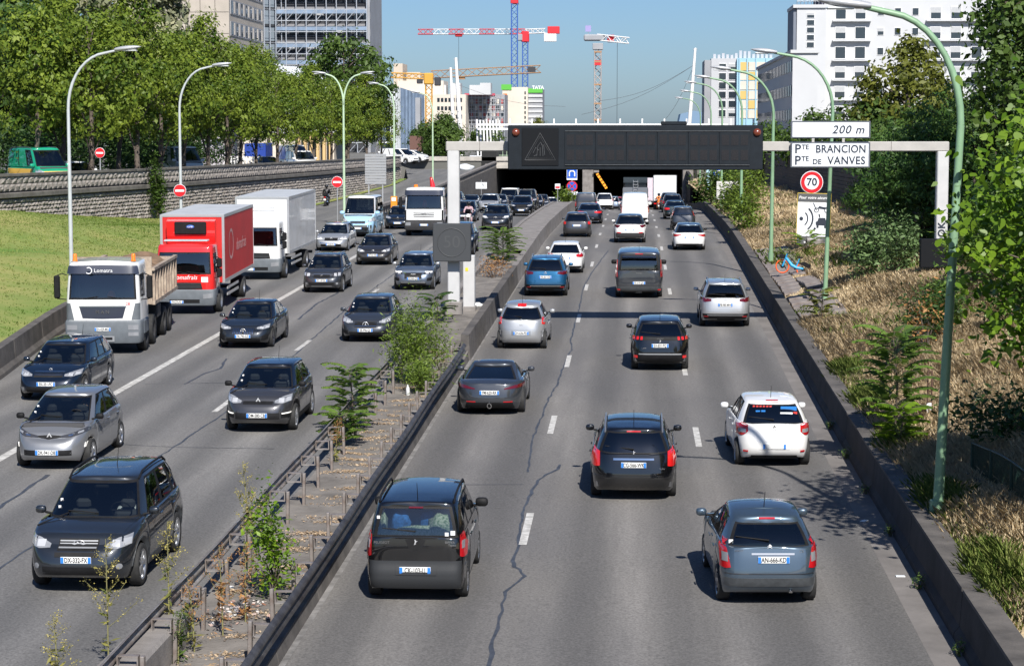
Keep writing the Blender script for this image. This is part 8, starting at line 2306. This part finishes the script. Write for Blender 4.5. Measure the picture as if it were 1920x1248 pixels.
# ---- people on two wheels
def skin_body(verts, edges, radii, m, parent, nm='body'):
    me = bpy.data.meshes.new(nm); me.from_pydata(verts, edges, [])
    o = bpy.data.objects.new(nm, me); COL.objects.link(o)
    md = o.modifiers.new('skin', 'SKIN'); md.use_smooth_shade = True
    for v, r_ in zip(me.skin_vertices[0].data, radii): v.radius = (r_, r_)
    me.skin_vertices[0].data[0].use_root = True
    s_ = o.modifiers.new('sub', 'SUBSURF'); s_.levels = 1; s_.render_levels = 1
    dg = bpy.context.evaluated_depsgraph_get(); dg.update()
    m2 = bpy.data.meshes.new_from_object(o.evaluated_get(dg)); bpy.data.objects.remove(o)
    m2.materials.clear(); m2.materials.append(m)
    for p in m2.polygons: p.use_smooth = True
    return put(nm, m2, parent)
SKINM = mat('skin', (.5, .32, .24), .6)
def rider(label, cat_label, loc, rz, jacket, helmet, group=None):
    """seated rider, local +y forward, origin on the road under the saddle"""
    o = thing('person', label, 'person', loc, (0, 0, rz))
    V = [(0, 0, .82), (0, .0, 1.0), (0, .06, 1.22), (0, .1, 1.4), (0, .12, 1.5)]; E_ = [(0, 1), (1, 2), (2, 3), (3, 4)]; Rr = [.15, .15, .17, .15, .06]
    for sg in (-1, 1):
        b = len(V); V += [(sg * .2, .1, 1.4), (sg * .3, .26, 1.17), (sg * .27, .52, 1.06)]; Rr += [.085, .06, .045]; E_ += [(3, b), (b, b + 1), (b + 1, b + 2)]
        b = len(V); V += [(sg * .12, .05, .8), (sg * .2, .42, .72), (sg * .18, .3, .36), (sg * .18, .42, .28)]; Rr += [.115, .085, .06, .05]; E_ += [(0, b), (b, b + 1), (b + 1, b + 2), (b + 2, b + 3)]
    bd = skin_body(V, E_, Rr, jacket, o, 'body')
    hd = MB(); hd.lathe([(.001, -.15), (.09, -.14), (.13, -.05), (.145, .04), (.12, .12), (.06, .165), (.001, .175)], 16); h_ = hd.build('helmet', helmet, o, (0, .15, 1.66))
    MB().box((0, .1, -.01), (.2, .09, .09), 0, .03).build('visor', GLASSD, h_); MB().lathe([(.001, -.2), (.06, -.18), (.07, -.1), (.05, -.04)], 10).build('chin', SKINM, h_, (0, .02, 0))
    for sg in (-1, 1):
        gl = MB(); gl.box((sg * .27, .55, 1.05), (.09, .09, .06), 0, .02)
        for k in range(4): gl.tube([(sg * (.235 + .023 * k), .58, 1.07), (sg * (.235 + .023 * k), .625, 1.06), (sg * (.235 + .023 * k), .63, 1.02), (sg * (.235 + .023 * k), .6, 1.0)], .011, 5)
        gl.tube([(sg * .225, .55, 1.05), (sg * .22, .6, 1.02), (sg * .235, .62, 1.0)], .012, 5); gl.build('hand', BLACK, o)
        MB().box((sg * .18, .46, .24), (.1, .26, .1), 0, .035).build('boot', BLACK, o)
    return o
def motorbike(label, x, y, z, rz, pm, scooter=False, lit='F'):
    o = thing('motor_scooter' if scooter else 'motorcycle', label, 'motorcycle', (x, y, z), (0, 0, rz))
    for yy in (.72, -.68): add_wheel(o, .001, yy, .3, .14, ALLOYD, 'alloy')
    m = MB(); P = []
    for t_, w, z0, z1 in ((-.95, .05, .72, .86), (-.7, .14, .6, .9), (-.3, .17, .45, .82), (.05, .18, .38, .86), (.3, .2, .42, 1.0), (.55, .19, .5, 1.05), (.75, .1, .62, .95)):
        P.append([(w * math.cos(R(a)), t_, (z0 + z1) / 2 + (z1 - z0) / 2 * math.sin(R(a))) for a in range(0, 361, 30)])
    m.grid(P); m.build('fairing', pm, o)
    MB().box((0, -.25, .84), (.28, .8, .1), 0, .04).build('saddle', BLACK, o)
    MB().tube([(-.36, .46, 1.06), (-.15, .56, 1.04), (.15, .56, 1.04), (.36, .46, 1.06)], .016, 6).build('handlebar', BLACK, o)
    for sg in (-1, 1):
        MB().tube([(sg * .09, .72, .3), (sg * .09, .58, .95)], .026, 6).build('fork', ALLOY, o); MB().box((sg * .36, .56, 1.2), (.12, .03, .08), 0, .015).build('mirror', BLACK, o)
        MB().tube([(sg * .1, -.68, .3), (sg * .1, -.1, .42)], .03, 6).build('swing_arm', BLACK, o)
    MB().box((0, .74, .86), (.2, .08, .14), 0, .03).build('headlight', DRL if lit == 'F' else LENS, o); MB().box((0, -.96, .78), (.16, .05, .08), 0, .02).build('tail_light', TREDB, o)
    MB().box((0, -.98, .58), (.2, .02, .15)).build('number_plate', PLATEW, o); MB().tube([(.16, -.2, .35), (.2, -.8, .42)], .05, 8).build('exhaust', CHROME, o)
    MB().prism([(-.2, 1.02), (.2, 1.02), (.15, 1.32), (-.15, 1.32)], .6, .612, 0, 'y').build('windscreen', GLASSD, o)
    if not scooter: MB().box((0, -.85, 1.02), (.4, .36, .3), 0, .06).build('top_box', BLACK, o)
    return o
LEATH = mat('black_leather', (.012, .012, .014), .5); PINKJ = mat('pink_jacket', (.45, .3, .33), .9, var=.3, scale=12); HIVIS = mat('orange_vest', (.9, .22, .03), .7)
ym = 178.; xm = -26.2
motorbike('dark motorcycle riding up the slip road beside the stone wall', xm, ym, slip_z(ym), 0, BLK, lit='R')
rider('person in black leathers and black helmet riding up the slip road', '', (xm, ym, slip_z(ym)), 0, LEATH, mat('helmet_black', (.01, .01, .012), .2, coat=1.))
ym = 139.; xm = -10.9
motorbike('pale motor scooter squeezing between lanes right of the gantry leg', xm, ym, B(ym), math.pi, WHT, True)
rider('person in pinkish jacket and dark helmet on the pale scooter', '', (xm, ym, B(ym)), math.pi, PINKJ, mat('helmet_black', ()))
ym = 212.; xm = 2.65
motorbike('motorcycle filtering beside the tall white lorry', xm, ym, B(ym), 0, WHT, True, 'R')
rider('person in bright orange vest riding beside the tall white lorry', '', (xm, ym, B(ym)), 0, HIVIS, mat('helmet_black', ()))
# ---- hire bicycle
bx_, by_ = 6.75, 88.6
bk = thing('bicycle', 'blue hire bicycle with orange wheels lying against the bank', 'bicycle', (bx_, by_, bank(bx_, by_) + .08), (R(8), 0, R(78))); bk.scale = (.85, .85, .85)
CYB = mat('bicycle_blue', (.03, .33, .62), .4); CYO = mat('bicycle_orange', (.75, .12, .03), .5)
for yy in (-.5, .55):
    w_ = part('wheel', bk, (0, yy, .33))
    MB().tube([(0, .32 * math.cos(R(a)), .32 * math.sin(R(a))) for a in range(0, 361, 15)], .04, 6).build('tyre', CYO, w_); MB().lathe([(.1, 0.), (.08, .03), (.001, .03)], 10, axis='x').build('hub', BLACK, w_)
MB().tube([(0, .55, .33), (0, .48, .6), (0, .4, .98)], [.045, .05, .04], 8).build('fork', CYB, bk); MB().tube([(0, .44, .78), (0, .1, .45), (0, -.15, .36), (0, -.5, .36)], [.07, .09, .08, .05], 8).build('frame', CYB, bk); MB().tube([(0, -.12, .36), (0, -.24, .86)], [.04, .025], 8).build('seat_tube', CYB, bk)
MB().box((0, -.26, .9), (.17, .28, .08), 0, .035).build('saddle', BLACK, bk); MB().tube([(-.28, .3, 1.04), (0, .4, 1.0), (.28, .3, 1.04)], .016, 6).build('handlebar', BLACK, bk); MB().box((0, .62, .82), (.32, .28, .2), 0, .03).build('basket', BLACK, bk); MB().prism([(-.85, .4), (-.82, .62), (-.5, .72), (-.2, .6)], -.04, .04, 0, 'x').build('mudguard', BLACK, bk); MB().tube([(-.12, -.1, .3), (.12, -.1, .3)], .05, 8).build('crank', BLACK, bk)
# ---- fence, retaining kerb and odd pipes at the lower right
FG = mat('fence_green', (.012, .04, .028), .5, .2)
fn = thing('fence', 'dark green mesh fence on the bank at the lower right', 'fence', (0, 0, 0))
fx = lambda y: 6.95 - (y - 34) * .075 + .25
for k in range(9):
    y = 29 + k * 1.5; x = fx(y); z = bank(x, y) - .15
    MB().tube([(x, y, z - .2), (x, y, z + .85)], .03, 6).build('post', FG, fn)
for z_ in (.12, .84):
    MB().tube([(fx(29 + k * .75), 29 + k * .75, bank(fx(29 + k * .75), 29 + k * .75) - .15 + z_) for k in range(17)], .018, 5).build('rail', FG, fn)
ms = MB()
for k in range(200):
    y = 29 + k * .06; x = fx(y); z = bank(x, y) - .15; ms.tube([(x, y, z + .1), (x, y, z + .84)], .006, 4, cap=False)
stuff(ms.build('mesh_wires', FG, fn))
kr = tag(put('retaining_kerb', None), 'low concrete retaining kerb under the green fence', 'kerb')
for k in range(6): 
    y0 = 28 + 2.2 * k; MB().sweep([(-.08, -.5), (-.08, .1), (.06, .1), (.06, -.5)], [(fx(y) - .05, y, bank(fx(y), y)) for y in (y0, y0 + 1.1, y0 + 2.17)]).build('kerb_length', CONCD, kr)
pp_ = thing('rusty_pipes', 'pair of rusty pipes with a white tag standing in the dry grass', 'pipe', (6.75, 47.8, bank(6.75, 47.8)))
RUST = mat('rust', (.1, .055, .04), .8, var=.3)
for dx in (0, .09): MB().tube([(dx, 0, -.1), (dx, 0, 1.05)], .02, 6).build('pipe', RUST, pp_)
MB().tube([(0, 0, 1.05), (.09, 0, 1.03)], .02, 6).build('pipe_cap', RUST, pp_); MB().box((.03, -.03, .18), (.11, .02, .28)).build('tag', SIGNW, pp_)
bt = MB(); bt.lathe([(.05, 0), (.055, .1), (.05, .2), (.02, .26), (.02, .3)], 12); tag(bt.build('plastic_bottle', mat('plastic_white', (.7, .72, .72), .4), None, (-6.2, 57.3, B(57.3) + .12), (R(12), 0, 0)), 'white plastic bottle standing on the median below the bush', 'bottle')
bag = lump('plastic_bag', None, (0, 0, .05), (.4, .3, .2), mat('plastic_white', ()), 8); bag.location = (-5.75, 77, B(77) + .62); tag(bag, 'crumpled white plastic bag on the median behind the gantry', 'bag')
pr = random.Random(12)
for k, (x, y) in enumerate(((4.7, 36.2), (4.6, 41.0))):
    tag(MB().box((0, 0, .01), (.16, .1, .02), 0, .005, rz=k).build('paper_scrap', SIGNW, None, (x, y, B(y) + .003)), ['white paper scrap on the gutter beside the blue-grey hatchback', 'white paper scrap farther up the right gutter'][k], 'litter')
for k in range(6):
    y = 31 + k * 4.3; x = xr(y) - .06
    bush('gutter_weed', 'small green weed in the right gutter ' + ['at the bottom edge', 'just above the bottom edge', 'beside the blue-grey hatchback', 'by the paper scrap', 'in the tree shadow', 'below the white hatchback'][k], x, y, B(y), .12, .22, 130, .05, L_MID, 300 + k, cat='weed')

HAIR = mat('hair_dark', (.02, .015, .012), .6)
for lb, X, Yf, q, hw_, z, shirt in (('driver in white shirt at the wheel of the nearest dark off-roader', -9.28, 33.98, 2.25, .94, .62, mat('shirt_white', (.6, .6, .6), .8)), ('driver in dark top in the light grey rounded hatchback', -13.06, 45.58, 1.95, .86, .58, mat('shirt_dark', (.03, .035, .05), .8)), ('driver in grey top in the grey crossover with black roof', -9.3, 51.02, 2.0, .89, .58, mat('shirt_grey', (.15, .15, .17), .8)), ('driver in dark top in the dark navy estate car', -16.08, 56.18, 2.2, .9, .5, mat('shirt_dark', ()))):
    driver(lb, '', X + hw_ * .42, Yf + q, B(Yf + 2) + z, shirt, HAIR)
